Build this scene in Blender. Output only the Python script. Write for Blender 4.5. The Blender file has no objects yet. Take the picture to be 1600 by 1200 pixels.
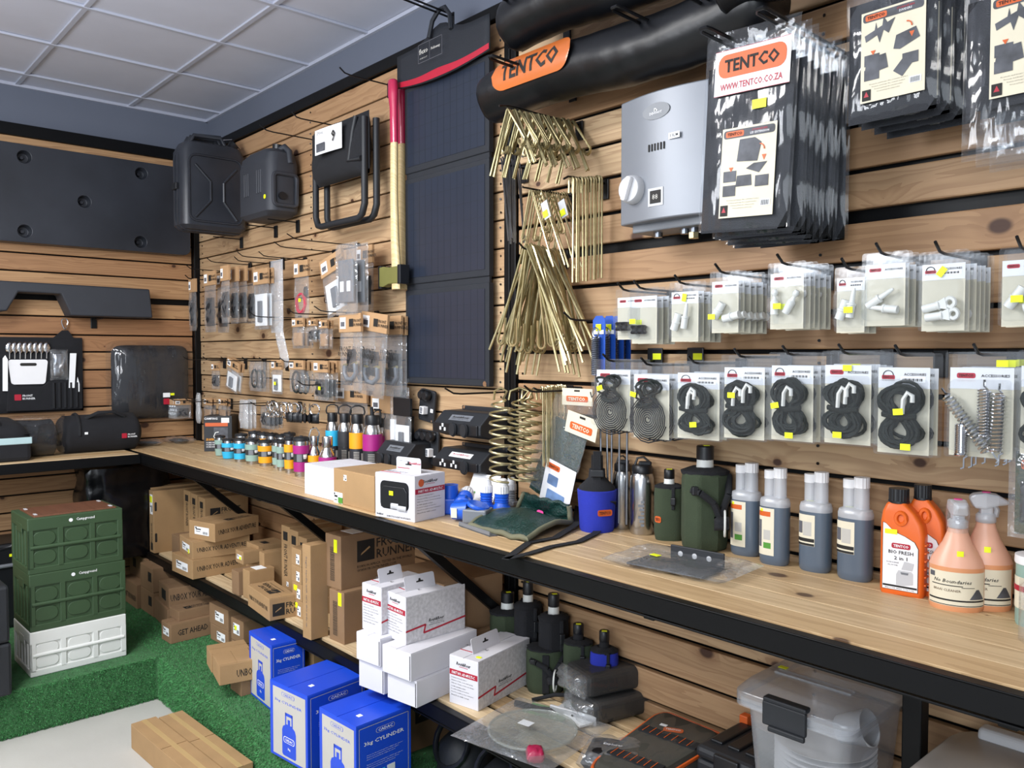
import bpy, bmesh, math, random
from mathutils import Vector as V, Matrix, noise
PI = math.pi
random.seed(7)
S = bpy.context.scene
# ------------------------------------------------------------------ camera
F = 1281.0
RX = V((0.667784644, 0.0272920681, -0.743854026))
RY = V((0.744354431, -0.0239645761, 0.667354614))
RZ = V((0.000387341, -0.999340203, -0.0363181477))
CAM = V((5.06297112, -1.94, 1.6))
cd = bpy.data.cameras.new('camera'); cam = bpy.data.objects.new('camera', cd); S.collection.objects.link(cam)
cd.sensor_width = 36.0; cd.lens = F * 36.0 / 1600.0; cd.clip_start = 0.05
_r = V((RX[0], RY[0], RZ[0])); _u = -V((RX[1], RY[1], RZ[1])); _b = -V((RX[2], RY[2], RZ[2]))
cam.matrix_world = Matrix(((_r.x, _u.x, _b.x, CAM.x), (_r.y, _u.y, _b.y, CAM.y), (_r.z, _u.z, _b.z, CAM.z), (0, 0, 0, 1)))
S.camera = cam
# ------------------------------------------------------------------ light
wd = bpy.data.worlds.new('world'); S.world = wd; wd.use_nodes = True
wd.node_tree.nodes['Background'].inputs[0].default_value = (0.78, 0.86, 1.0, 1)
wd.node_tree.nodes['Background'].inputs[1].default_value = 0.34
def area(name, loc, sx, sy, power, col, target=None):
    l = bpy.data.lights.new(name, 'AREA'); l.shape = 'RECTANGLE'; l.size = sx; l.size_y = sy; l.energy = power; l.color = col
    o = bpy.data.objects.new(name, l); S.collection.objects.link(o); o.location = loc
    if target: o.rotation_euler = (V(target) - V(loc)).to_track_quat('-Z', 'Y').to_euler()
    return o
area('ceiling_panel_light', (2.6, -2.2, 3.0), 1.1, 0.55, 48, (1.0, 0.985, 0.96))
area('ceiling_panel_light', (5.4, -2.3, 3.0), 1.1, 0.55, 22, (1.0, 0.985, 0.96))
area('ceiling_panel_light', (1.4, -3.6, 3.0), 1.1, 0.55, 38, (1.0, 0.99, 0.97))
area('window_daylight', (5.6, -5.2, 1.9), 3.0, 2.2, 70, (0.86, 0.93, 1.0), (2.4, 0, 1.2))
area('ceiling_fill_light', (2.9, -2.6, 2.3), 1.6, 0.5, 36, (0.92, 0.95, 1.0), (2.0, -1.2, 3.1))  # added upward fill that brightens the ceiling, not a fitting of the shop
S.view_settings.view_transform = 'Standard'; S.view_settings.look = 'None'
S.view_settings.gamma = 1.0; S.view_settings.use_curve_mapping = False
S.view_settings.exposure = 0.70
S.cycles.transparent_max_bounces = 40; S.cycles.max_bounces = 8
# ------------------------------------------------------------------ finding places in the room from sight lines
def ray(px, py):
    c = V(((px - 800) / F, (py - 600) / F, 1)); return V((RX.dot(c), RY.dot(c), RZ.dot(c)))
def W(px, py, off=0.0):
    r = ray(px, py); return CAM + r * ((-off - CAM.y) / r.y)
def B(px, py, off=0.0):
    r = ray(px, py); return CAM + r * ((off - CAM.x) / r.x)
def Hz(px, py, z):
    r = ray(px, py); return CAM + r * ((z - CAM.z) / r.z)
def tocam(d): return V((RX.x*d.x + RY.x*d.y + RZ.x*d.z, RX.y*d.x + RY.y*d.y + RZ.y*d.z, RX.z*d.x + RY.z*d.y + RZ.z*d.z))
def sx_(P, d, px):
    a = tocam(P - CAM); b = tocam(d); u = (px - 800) / F; return (u*a.z - a.x) / (b.x - u*b.z)
def sy_(P, d, py):
    a = tocam(P - CAM); b = tocam(d); u = (py - 600) / F; return (u*a.z - a.y) / (b.y - u*b.z)
def depth(P): return tocam(P - CAM).z
X_, Y_, Z_ = V((1, 0, 0)), V((0, 1, 0)), V((0, 0, 1))
# ------------------------------------------------------------------ materials
def lin(c):
    if isinstance(c, str): c = tuple(int(c[i:i+2], 16) for i in (0, 2, 4))
    return tuple(((v/255)/12.92 if v/255 <= 0.04045 else ((v/255+0.055)/1.055)**2.4) for v in c)
MATS = {}
def M(name, col='808080', rough=0.5, metal=0.0, var=0.06, scale=14.0, bump=0.0, bscale=200.0, spec=0.5, trans=0.0, coat=0.0, sss=0.0, alpha=1.0):
    if name in MATS: return MATS[name]
    m = bpy.data.materials.new(name); m.use_nodes = True; nt = m.node_tree; N = nt.nodes; L = nt.links
    p = N['Principled BSDF']; c = lin(col)
    p.inputs['Roughness'].default_value = rough; p.inputs['Metallic'].default_value = metal
    p.inputs['Specular IOR Level'].default_value = spec; p.inputs['Transmission Weight'].default_value = trans
    p.inputs['Coat Weight'].default_value = coat; p.inputs['Alpha'].default_value = alpha
    tc = N.new('ShaderNodeTexCoord')
    n = N.new('ShaderNodeTexNoise'); n.inputs['Scale'].default_value = scale; n.inputs['Detail'].default_value = 4
    L.new(tc.outputs['Object'], n.inputs['Vector'])
    mx = N.new('ShaderNodeMix'); mx.data_type = 'RGBA'
    mx.inputs[6].default_value = tuple(v*(1-var*2) for v in c) + (1,); mx.inputs[7].default_value = tuple(min(1, v*(1+var*2)) for v in c) + (1,)
    L.new(n.outputs['Fac'], mx.inputs[0]); L.new(mx.outputs[2], p.inputs['Base Color'])
    if bump:
        n2 = N.new('ShaderNodeTexNoise'); n2.inputs['Scale'].default_value = bscale; L.new(tc.outputs['Object'], n2.inputs['Vector'])
        b = N.new('ShaderNodeBump'); b.inputs['Strength'].default_value = bump; b.inputs['Distance'].default_value = 0.004
        L.new(n2.outputs['Fac'], b.inputs['Height']); L.new(b.outputs['Normal'], p.inputs['Normal'])
    MATS[name] = m; return m
def film(name, tint=(0.97, 0.98, 0.99), gloss=0.10, milk=0.05, rough=0.08, bscale=22.0, bump=0.5, milkcol=(0.85, 0.87, 0.9), stretch=1.0, edge=0.32):
    if name in MATS: return MATS[name]
    m = bpy.data.materials.new(name); m.use_nodes = True; nt = m.node_tree; N = nt.nodes; L = nt.links
    for x in list(N): N.remove(x)
    out = N.new('ShaderNodeOutputMaterial'); tr = N.new('ShaderNodeBsdfTransparent'); tr.inputs[0].default_value = tint + (1,)
    df = N.new('ShaderNodeBsdfDiffuse'); df.inputs[0].default_value = milkcol + (1,)
    gl = N.new('ShaderNodeBsdfGlossy'); gl.inputs['Roughness'].default_value = rough
    tc = N.new('ShaderNodeTexCoord'); n = N.new('ShaderNodeTexNoise'); n.inputs['Scale'].default_value = bscale; n.inputs['Detail'].default_value = 3
    mp = N.new('ShaderNodeMapping'); mp.inputs['Scale'].default_value = (1, 1, stretch); L.new(tc.outputs['Object'], mp.inputs[0]); L.new(mp.outputs[0], n.inputs['Vector'])
    b = N.new('ShaderNodeBump'); b.inputs['Strength'].default_value = bump; b.inputs['Distance'].default_value = 0.02
    L.new(n.outputs['Fac'], b.inputs['Height']); L.new(b.outputs['Normal'], gl.inputs['Normal'])
    lw = N.new('ShaderNodeLayerWeight'); lw.inputs[0].default_value = 0.25
    mm = N.new('ShaderNodeMath'); mm.operation = 'MULTIPLY_ADD'; mm.inputs[1].default_value = edge; mm.inputs[2].default_value = gloss
    L.new(lw.outputs['Facing'], mm.inputs[0])
    m1 = N.new('ShaderNodeMixShader'); m1.inputs[0].default_value = milk; L.new(tr.outputs[0], m1.inputs[1]); L.new(df.outputs[0], m1.inputs[2])
    m2 = N.new('ShaderNodeMixShader'); L.new(mm.outputs[0], m2.inputs[0]); L.new(m1.outputs[0], m2.inputs[1]); L.new(gl.outputs[0], m2.inputs[2])
    L.new(m2.outputs[0], out.inputs[0]); MATS[name] = m; return m
def wood(name, ca, cb, dark, rough=0.55, knot=0.5, wave=26.0):
    if name in MATS: return MATS[name]
    m = bpy.data.materials.new(name); m.use_nodes = True; nt = m.node_tree; N = nt.nodes; L = nt.links; p = N['Principled BSDF']
    tc = N.new('ShaderNodeTexCoord'); oi = N.new('ShaderNodeObjectInfo')
    def math_(op, a, b=None, c=None):
        x = N.new('ShaderNodeMath'); x.operation = op
        for i, v in enumerate((a, b, c)):
            if v is None: continue
            if isinstance(v, (int, float)): x.inputs[i].default_value = v
            else: L.new(v, x.inputs[i])
        return x.outputs[0]
    sp = N.new('ShaderNodeSeparateXYZ'); L.new(tc.outputs['Object'], sp.inputs[0])
    off = math_('MULTIPLY', oi.outputs['Random'], 37.0)
    gx = math_('ADD', sp.outputs[0], off); gz = math_('ADD', math_('ADD', sp.outputs[1], sp.outputs[2]), math_('MULTIPLY', off, 0.31))
    cv = N.new('ShaderNodeCombineXYZ'); L.new(math_('MULTIPLY', gx, 0.7), cv.inputs[0]); L.new(gz, cv.inputs[1])
    vo = N.new('ShaderNodeTexVoronoi'); vo.voronoi_dimensions = '2D'; vo.inputs['Scale'].default_value = 4.2; L.new(cv.outputs[0], vo.inputs['Vector'])
    d = vo.outputs['Distance']
    kn = N.new('ShaderNodeMapRange'); kn.interpolation_type = 'SMOOTHSTEP'; L.new(d, kn.inputs[0]); sc_ = N.new('ShaderNodeSeparateXYZ'); L.new(vo.outputs['Color'], sc_.inputs[0])
    kr = math_('MULTIPLY', math_('POWER', sc_.outputs[0], 1.5), 0.105); L.new(kr, kn.inputs[1]); L.new(math_('MULTIPLY', kr, 0.55), kn.inputs[2])
    halo = N.new('ShaderNodeMapRange'); halo.interpolation_type = 'SMOOTHSTEP'; L.new(d, halo.inputs[0]); L.new(math_('MULTIPLY', kr, 2.4), halo.inputs[1]); L.new(kr, halo.inputs[2]); halo.inputs[3].default_value = 0; halo.inputs[4].default_value = 1
    kn.inputs[3].default_value = 0; kn.inputs[4].default_value = 1
    bulge = math_('MULTIPLY', math_('POWER', math_('SUBTRACT', 1.0, math_('MINIMUM', math_('MULTIPLY', d, 2.2), 1.0)), 3.0), 0.05)
    c1 = N.new('ShaderNodeCombineXYZ'); L.new(math_('MULTIPLY', gx, 0.5), c1.inputs[0]); L.new(math_('MULTIPLY', math_('ADD', gz, bulge), 9.0), c1.inputs[1])
    n1 = N.new('ShaderNodeTexNoise'); n1.inputs['Scale'].default_value = 1.6; n1.inputs['Detail'].default_value = 3; L.new(c1.outputs[0], n1.inputs['Vector'])
    rings = math_('FRACT', math_('ADD', math_('MULTIPLY', n1.outputs['Fac'], 9.0), math_('MULTIPLY', gz, wave)))
    rs = N.new('ShaderNodeMapRange'); rs.interpolation_type = 'SMOOTHSTEP'; L.new(rings, rs.inputs[0]); rs.inputs[1].default_value = 0.25; rs.inputs[2].default_value = 1.0
    c2 = N.new('ShaderNodeCombineXYZ'); L.new(math_('MULTIPLY', gx, 2.5), c2.inputs[0]); L.new(math_('MULTIPLY', gz, 160.0), c2.inputs[1])
    n2 = N.new('ShaderNodeTexNoise'); n2.inputs['Scale'].default_value = 1.0; n2.inputs['Detail'].default_value = 4; L.new(c2.outputs[0], n2.inputs['Vector'])
    def mixc(f, a, b, bl='MIX'):
        x = N.new('ShaderNodeMix'); x.data_type = 'RGBA'; x.blend_type = bl
        if isinstance(f, (int, float)): x.inputs[0].default_value = f
        else: L.new(f, x.inputs[0])
        for i, v in ((6, a), (7, b)):
            if isinstance(v, tuple): x.inputs[i].default_value = v + (1,)
            else: L.new(v, x.inputs[i])
        return x.outputs[2]
    base = mixc(oi.outputs['Random'], lin(ca), lin(cb))
    g = math_('MULTIPLY', rs.outputs[0], 0.42)
    col = mixc(g, base, lin(dark))
    col = mixc(math_('MULTIPLY', n2.outputs['Fac'], 0.22), col, lin(dark))
    n3 = N.new('ShaderNodeTexNoise'); n3.inputs['Scale'].default_value = 2.2; L.new(cv.outputs[0], n3.inputs['Vector'])
    col = mixc(math_('MULTIPLY', n3.outputs['Fac'], 0.25), col, lin('6b4a2c'))
    col = mixc(math_('MULTIPLY', halo.outputs[0], knot*0.5), col, lin(dark))
    col = mixc(math_('MULTIPLY', kn.outputs[0], knot), col, lin('3a1e10'))
    L.new(col, p.inputs['Base Color']); p.inputs['Roughness'].default_value = rough
    b = N.new('ShaderNodeBump'); b.inputs['Strength'].default_value = 0.12; b.inputs['Distance'].default_value = 0.003
    L.new(n2.outputs['Fac'], b.inputs['Height']); L.new(b.outputs['Normal'], p.inputs['Normal'])
    MATS[name] = m; return m
# ------------------------------------------------------------------ mesh building
class Bm:
    def __init__(s): s.b = bmesh.new(); s.mi = 0
    def _q(s, fs):
        for f in fs: f.material_index = s.mi
        return fs
    def face(s, pts):
        f = s.b.faces.new([s.b.verts.new(p) for p in pts]); f.material_index = s.mi; return f
    def box(s, a, c, mt=None):
        x0, y0, z0 = a; x1, y1, z1 = c
        P = [V(p) for p in ((x0,y0,z0),(x1,y0,z0),(x1,y1,z0),(x0,y1,z0),(x0,y0,z1),(x1,y0,z1),(x1,y1,z1),(x0,y1,z1))]
        if mt: P = [mt @ p for p in P]
        v = [s.b.verts.new(p) for p in P]
        for q in ((0,3,2,1),(4,5,6,7),(0,1,5,4),(1,2,6,5),(2,3,7,6),(3,0,4,7)):
            s.b.faces.new([v[i] for i in q]).material_index = s.mi
        return s
    def cbox(s, c, sz, mt=None):
        return s.box((c[0]-sz[0]/2, c[1]-sz[1]/2, c[2]-sz[2]/2), (c[0]+sz[0]/2, c[1]+sz[1]/2, c[2]+sz[2]/2), mt)
    def loft(s, rings, cap0=True, cap1=True, closed=True):
        R = [[s.b.verts.new(p) for p in r] for r in rings]; n = len(R[0])
        for i in range(len(R)-1):
            for j in range(n if closed else n-1):
                k = (j+1) % n
                try: s.b.faces.new((R[i][j], R[i][k], R[i+1][k], R[i+1][j])).material_index = s.mi
                except ValueError: pass
        if cap0 and n > 2: s.b.faces.new(list(reversed(R[0]))).material_index = s.mi
        if cap1 and n > 2: s.b.faces.new(R[-1]).material_index = s.mi
        return s
    def lathe(s, prof, n=16, c=(0,0), sq=(1,1), cap0=True, cap1=True, mt=None, pw=1.0):
        rings = []
        for r, z in prof:
            ring = []
            for i in range(n):
                a = 2*PI*i/n; ca, sa = math.cos(a), math.sin(a)
                if pw != 1.0: ca = math.copysign(abs(ca)**pw, ca); sa = math.copysign(abs(sa)**pw, sa)
                p = V((c[0]+r*sq[0]*ca, c[1]+r*sq[1]*sa, z))
                ring.append(mt @ p if mt else p)
            rings.append(ring)
        return s.loft(rings, cap0, cap1)
    def cyl(s, p0, p1, r0, r1=None, n=10):
        p0, p1 = V(p0), V(p1); q = (p1-p0).to_track_quat('Z', 'Y').to_matrix().to_4x4(); q.translation = p0
        return s.lathe([(r0, 0), (r0 if r1 is None else r1, (p1-p0).length)], n, mt=q)
    def tube(s, pts, r, n=6, closed=False):
        pts = [V(p) for p in pts]; N = len(pts); rings = []; up = None
        for i, p in enumerate(pts):
            a = pts[(i-1) % N] if (closed or i) else p; b = pts[(i+1) % N] if (closed or i < N-1) else p
            t = (b-a); t = t.normalized() if t.length > 1e-9 else V((0,0,1))
            if up is None: up = t.orthogonal().normalized()
            up = (up - t*up.dot(t)); up = up.normalized() if up.length > 1e-6 else t.orthogonal().normalized()
            w = t.cross(up); rr = r[i] if isinstance(r, (list, tuple)) else r
            rings.append([p + up*rr*math.cos(2*PI*k/n) + w*rr*math.sin(2*PI*k/n) for k in range(n)])
        if closed: rings.append(rings[0])
        s.loft(rings, not closed, not closed)
        if closed: bmesh.ops.remove_doubles(s.b, verts=s.b.verts, dist=1e-6)
        return s
    def prism(s, poly, t, mt):      # polygon in the frame's xy plane, thickness t along -z of the frame
        a = [mt @ V((x, y, 0)) for x, y in poly]; c = [mt @ V((x, y, -t)) for x, y in poly]
        va = [s.b.verts.new(p) for p in a]; vc = [s.b.verts.new(p) for p in c]; n = len(va)
        s.b.faces.new(va).material_index = s.mi; s.b.faces.new(list(reversed(vc))).material_index = s.mi
        for i in range(n):
            k = (i+1) % n; s.b.faces.new((va[k], va[i], vc[i], vc[k])).material_index = s.mi
        return s
    def grid(s, fn, nu, nv):
        G = [[s.b.verts.new(fn(i/nu, j/nv)) for j in range(nv+1)] for i in range(nu+1)]
        for i in range(nu):
            for j in range(nv): s.b.faces.new((G[i][j], G[i+1][j], G[i+1][j+1], G[i][j+1])).material_index = s.mi
        return s
    def pillow(s, mt, w, h, t, nu=10, nv=10, wr=0.0, seed=0, pw=0.5, flat=0.0):   # closed puffy pad, centred, in the frame's xy plane
        def zz(u, v, sg):
            e = max(0, (1-abs(2*u-1)**4)*(1-abs(2*v-1)**4))**pw
            nz = noise.noise(V((u*5+seed*3.1, v*5+seed*1.7, sg*2.0))) * wr
            return sg*(t/2)*e*(1 if sg > 0 else 1-flat) + nz*e
        for sg in (1, -1):
            s.grid(lambda u, v: mt @ V(((u-.5)*w*(1 if sg > 0 else 1), (v-.5)*h, zz(u, v, sg))), nu, nv)
        bmesh.ops.remove_doubles(s.b, verts=s.b.verts, dist=1e-5); return s
    def mesh(s, name):
        bmesh.ops.recalc_face_normals(s.b, faces=s.b.faces); me = bpy.data.meshes.new(name); s.b.to_mesh(me); s.b.free(); return me
def obj(name, b, mats, parent=None, smooth=0, bev=0.0, mt=None, seg=2):
    me = b.mesh(name) if isinstance(b, Bm) else b
    if not isinstance(mats, (list, tuple)): mats = [mats]
    if not me.materials:
        for m in mats: me.materials.append(m)
    if smooth:
        me.polygons.foreach_set('use_smooth', [True]*len(me.polygons)); me.set_sharp_from_angle(angle=math.radians(smooth))
    o = bpy.data.objects.new(name, me); S.collection.objects.link(o)
    if parent is not None: o.parent = parent
    if mt is not None: o.matrix_basis = mt
    if bev:
        md = o.modifiers.new('bevel', 'BEVEL'); md.width = bev; md.segments = seg; md.limit_method = 'ANGLE'; md.angle_limit = math.radians(40)
    return o
def tag(o, label, cat, group=None, kind=None):
    o['label'] = label; o['category'] = cat
    if group: o['group'] = group
    if kind: o['kind'] = kind
    return o
def thing(name, label, cat, loc=(0,0,0), rz=0.0, group=None, mt=None):
    o = bpy.data.objects.new(name, None); S.collection.objects.link(o); o.empty_display_size = 0.02
    if mt is not None: o.matrix_basis = mt
    else: o.location = loc; o.rotation_euler = (0, 0, rz)
    return tag(o, label, cat, group)
def dup(root, loc=None, mt=None, label=None, group=None, rot=None):
    r = root.copy(); S.collection.objects.link(r)
    if mt is not None: r.matrix_basis = mt
    if loc is not None: r.location = loc
    if rot is not None: r.rotation_euler = rot
    if label: r['label'] = label
    if group: r['group'] = group
    def rec(a, na):
        for ch in [k for k in KIDS(a)]:
            c = ch.copy(); S.collection.objects.link(c); c.parent = na; rec(ch, c)
    rec(root, r); return r
ORD = 'first second third fourth fifth sixth seventh eighth ninth tenth eleventh twelfth thirteenth fourteenth fifteenth sixteenth seventeenth eighteenth nineteenth'.split()
def nth(n):            # 1 -> first
    if n < 20: return ORD[n-1]
    t = {2: 'twent', 3: 'thirt', 4: 'fort', 5: 'fift'}[n//10]
    return t+'ieth' if n % 10 == 0 else t+'y-'+ORD[n % 10-1]
def KIDS(o): return list(o.children)
def fr(o, x, y):
    x, y = V(x).normalized(), V(y).normalized(); z = x.cross(y); o = V(o)
    return Matrix(((x.x, y.x, z.x, o.x), (x.y, y.y, z.y, o.y), (x.z, y.z, z.z, o.z), (0, 0, 0, 1)))
def T(x, y, z): return Matrix.Translation((x, y, z))
def rot(a, ax): return Matrix.Rotation(a, 4, ax)
FRONT = fr((0,0,0), (1,0,0), (0,0,1))          # a frame that faces -Y (into the aisle)
_TX = {}
def text(s, parent, mt, h, mat, bold=0.0, w=None, align='c', name='lettering', lift=0.0008, italic=0.0, track=1.0):
    key = (s, round(bold, 3), italic, mat.name, track)
    if key not in _TX:
        cu = bpy.data.curves.new('txt', 'FONT'); cu.body = s; cu.size = 1; cu.resolution_u = 1; cu.offset = bold; cu.shear = italic; cu.space_character = track
        o = bpy.data.objects.new('txt', cu); me = bpy.data.meshes.new_from_object(o)
        bpy.data.objects.remove(o); bpy.data.curves.remove(cu)
        xs = [v.co.x for v in me.vertices] or [0]; ys = [v.co.y for v in me.vertices] or [0]
        x0, x1, y0, y1 = min(xs), max(xs), min(ys), max(ys)
        for v in me.vertices: v.co.x -= (x0+x1)/2; v.co.y -= (y0+y1)/2
        me.materials.clear(); me.materials.append(mat); _TX[key] = (me, x1-x0, y1-y0)
    me, tw, th = _TX[key]
    k = h/th; kx = k if w is None else w/tw
    dx = {'c': 0, 'l': tw*kx/2, 'r': -tw*kx/2}[align]
    o = bpy.data.objects.new(name, me); S.collection.objects.link(o); o.parent = parent
    o.matrix_basis = mt @ T(dx, 0, lift) @ Matrix.Diagonal((kx, k, 1, 1)); return o
def rrect(w, h, r, n=4):
    p = []
    for cx, cy, a0 in ((w/2-r, h/2-r, 0), (-w/2+r, h/2-r, PI/2), (-w/2+r, -h/2+r, PI), (w/2-r, -h/2+r, 1.5*PI)):
        for i in range(n+1): a = a0 + PI/2*i/n; p.append((cx+r*math.cos(a), cy+r*math.sin(a)))
    return p
def patch(name, parent, mt, w, h, mat, r=0.0, t=0.0010):     # a thin printed card, sticker or panel
    b = Bm(); poly = rrect(w, h, r) if r else [(-w/2,-h/2),(w/2,-h/2),(w/2,h/2),(-w/2,h/2)]
    b.prism(poly, t, mt @ T(0, 0, t)); return obj(name, b, mat, parent)
# ------------------------------------------------------------------ the shop's palette
PLANK = wood('pine_wall', 'cdb08a', 'a67e58', '846042', 0.6, 0.95)
PLANKB = wood('pine_wall_back', 'c49c70', '9f714c', '774f33', 0.6, 0.95)
BENCH = wood('pine_shelf', 'e2cda8', 'c9a87a', 'a07f58', 0.5, 0.85, 6.0)
STEEL = M('black_steel', '08090b', 0.42, 0.0, 0.1, 8, 0.05, 120, spec=0.22)
STEEL2 = M('black_wire', '101114', 0.35, 0.3)
PAINT = M('grey_blue_paint', '626876', 0.75, 0, 0.03, 3)
TILE = M('ceiling_board', 'bfc3d2', 0.85, 0, 0.03, 6, 0.12, 400)
GRID = M('ceiling_grid', 'aeb2c0', 0.5, 0.0, 0.03)
CONC = M('concrete', 'b4b2ac', 0.7, 0, 0.10, 2.2, 0.1, 60)
CARPET = M('turf_backing', '3d6b41', 0.95, 0, 0.25, 30, 0.8, 350)
TURF = M('turf_blade', '3f8148', 0.8, 0, 0.35, 40)
CARD = M('kraft_cardboard', 'a08059', 0.85, 0, 0.09, 9, 0.15, 260)
CARD2 = M('kraft_cardboard_brown', '86694c', 0.85, 0, 0.09, 9, 0.15, 260)
CARDP = M('kraft_header', 'ab8761', 0.85, 0, 0.06, 20)
TAPE = M('packing_tape', 'b79a6c', 0.3, 0, 0.04)
INK = M('black_ink', '1c1a18', 0.7, 0, 0.02)
INKG = M('grey_ink', '5a5a60', 0.8)
WHITE = M('white_card', 'e6e6e8', 0.6, 0, 0.02)
WCARD = M('white_carton', 'd0cfd5', 0.65, 0, 0.03, 7)
GSPARK = M('sparkle_print', 'c3c1c4', 0.55, 0, 0.22, 90)
CREAM = M('cream_card', 'd9d1ba', 0.7, 0, 0.04, 20)
LABEL = M('paper_label', 'eef0f2', 0.6, 0, 0.02)
YEL = M('price_yellow', 'e8f21c', 0.5, 0, 0.02)
RED = M('print_red', 'a8152f', 0.5)
ORANGE = M('print_orange', 'cb5a20', 0.5)
PINK = M('sticker_pink', 'ee3f98', 0.5)
BLKP = M('black_plastic', '15171b', 0.38, 0, 0.12, 10, 0.04, 80)
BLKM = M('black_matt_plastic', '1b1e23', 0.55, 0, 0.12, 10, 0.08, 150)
TANK = M('rotomoulded_plastic', '292c33', 0.40, 0, 0.35, 3.5, 0.05, 60)
TANK2 = M('grey_black_plastic', '2e3138', 0.6, 0, 0.10, 6, 0.08, 300)
FAB = M('black_fabric', '14151a', 0.9, 0, 0.15, 30, 0.5, 500)
NAVY = M('dark_webbing', '121419', 0.8, 0, 0.15, 40, 0.6, 600)
CANV = M('green_canvas', '34402c', 0.85, 0, 0.1, 20, 0.5, 700)
CANB = M('blue_canvas', '1f2fa8', 0.8, 0, 0.08, 20, 0.5, 700)
MESHG = M('green_mesh', '12342f', 0.22, 0, 0.45, 160, 1.0, 260)
PIPING = M('olive_binding', '6b6a54', 0.85, 0, 0.1)
GOLD = M('zinc_gold_wire', 'c9bd93', 0.28, 0.8, 0.2, 60)
GOLD2 = M('zinc_gold_wire_dull', 'a89c74', 0.33, 0.75, 0.2, 60)
SILV = M('galvanised_wire', '8b8f96', 0.3, 0.9, 0.15, 40)
INOX = M('brushed_steel', 'b9babb', 0.24, 1.0, 0.06, 20)
CHROME = M('chrome', 'd5d6d8', 0.12, 1.0, 0.02)
SILVP = M('silver_panel', '7d8188', 0.42, 0.3, 0.04, 5)
CLEAR = film('clear_shell', tint=(0.95, 0.96, 0.97), gloss=0.012, milk=0.02, rough=0.18, bump=0.15, bscale=14, edge=0.2)
BAG = film('clear_bag', gloss=0.08, milk=0.08, bump=0.6, bscale=20)
WRAP = film('clear_wrap', tint=(0.95, 0.96, 0.97), gloss=0.03, milk=0.015, bump=0.5, bscale=16, stretch=0.12, edge=0.16)
FROST = film('frosted_tub', tint=(0.86, 0.88, 0.91), gloss=0.08, milk=0.20, rough=0.25, bump=0.1, milkcol=(0.72, 0.75, 0.8))
MILKY = film('milky_plastic', tint=(0.85, 0.87, 0.9), gloss=0.06, milk=0.45, rough=0.3, bump=0.05, milkcol=(0.8, 0.82, 0.86))
ORLIQ = film('orange_liquid_bottle', tint=(0.93, 0.62, 0.42), gloss=0.05, milk=0.62, rough=0.25, bump=0.05, milkcol=(0.85, 0.42, 0.20))
GRYPLATE = film('plate_glass', tint=(0.90, 0.92, 0.90), gloss=0.08, milk=0.22, rough=0.15, bump=0.1, milkcol=(0.6, 0.62, 0.58))
BLUELIQ = M('blue_liquid', '525e6c', 0.3, 0, 0.06, 5, coat=0.3)
ORJUG = M('orange_jug', 'd9621c', 0.42, 0, 0.05, 8, 0.05, 100)
BLUEP = M('blue_plastic', '1b57c8', 0.35, 0, 0.05)
GREYP = M('grey_plastic', '6f7379', 0.4)
LGREY = M('light_grey_plastic', 'b9babd', 0.4, 0, 0.05, 5)
TAUPE = M('grey_tub', 'b9b5b1', 0.4, 0, 0.04, 5)
CRG = M('green_crate', '33492f', 0.5, 0, 0.06, 8)
CRW = M('white_crate', 'd9dad6', 0.5, 0, 0.03, 8)
LIDW = wood('brown_lid', '6f4632', '64402e', '45291c', 0.5, 0.2, 40)
BLUEC = M('blue_carton', '1747c8', 0.4, 0, 0.06, 6)
GREYC = M('carton_grey_print', 'b7b4ad', 0.55, 0, 0.05, 6)
SOLAR = M('solar_cell', '252c3a', 0.32, 0.1, 0.08, 6)
SOLARF = M('solar_fabric', '181c24', 0.7, 0, 0.1, 20, 0.4, 400)
SOLARL = M('solar_line', '1a2029', 0.5)
MAGR = M('axe_red', 'b0224a', 0.35, 0, 0.05, coat=0.4)
HICK = wood('hickory', 'e2cf9f', 'd8c08c', 'b59a63', 0.45, 0.0, 60)
AXEH = M('axe_head_olive', '7c7a45', 0.45, 0.3, 0.08)
AXED = M('axe_head_dark', '23252a', 0.4, 0.4)
SAGE = M('sleeve_sage', '8ba79c', 0.5); CYAN = M('sleeve_cyan', '2fb0dd', 0.5); AMB = M('sleeve_amber', 'efa016', 0.5)
MAG = M('sleeve_magenta', 'a01c78', 0.5); CHAR = M('sleeve_charcoal', '2a2c31', 0.5)
WRAPL = M('dark_wrap_label', '2a2d2f', 0.5, 0, 0.6, 45)
ROPE = M('dark_green_cord', '101a18', 0.75, 0, 0.4, 200, 0.6, 400)
WEBC = M('webbing_coil', '1a1d22', 0.75, 0, 0.3, 120)
NYL = M('white_nylon', 'd8dad6', 0.4, 0, 0.02)
REDC = M('red_cord', 'c02a48', 0.5)
GCARD = M('blue_display_card', '1d4fae', 0.5)
BLUEPH = M('photo_print', '6580a8', 0.5, 0, 0.7, 12)
GRYPH = M('grey_print', '4a4c52', 0.6, 0, 0.6, 30)
GRNL = M('green_print', '4f8f35', 0.5)
KHAKI = M('khaki_canvas', '3b3a33', 0.9, 0, 0.08, 20, 0.5, 600)
WRAP2 = film('thin_clear_wrap', tint=(0.93, 0.94, 0.95), gloss=0.045, milk=0.008, bump=0.7, bscale=14, stretch=0.25)
SACK = M('black_sack', '08090c', 0.22, 0, 0.1, 8, 0.6, 14, spec=0.5)
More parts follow.
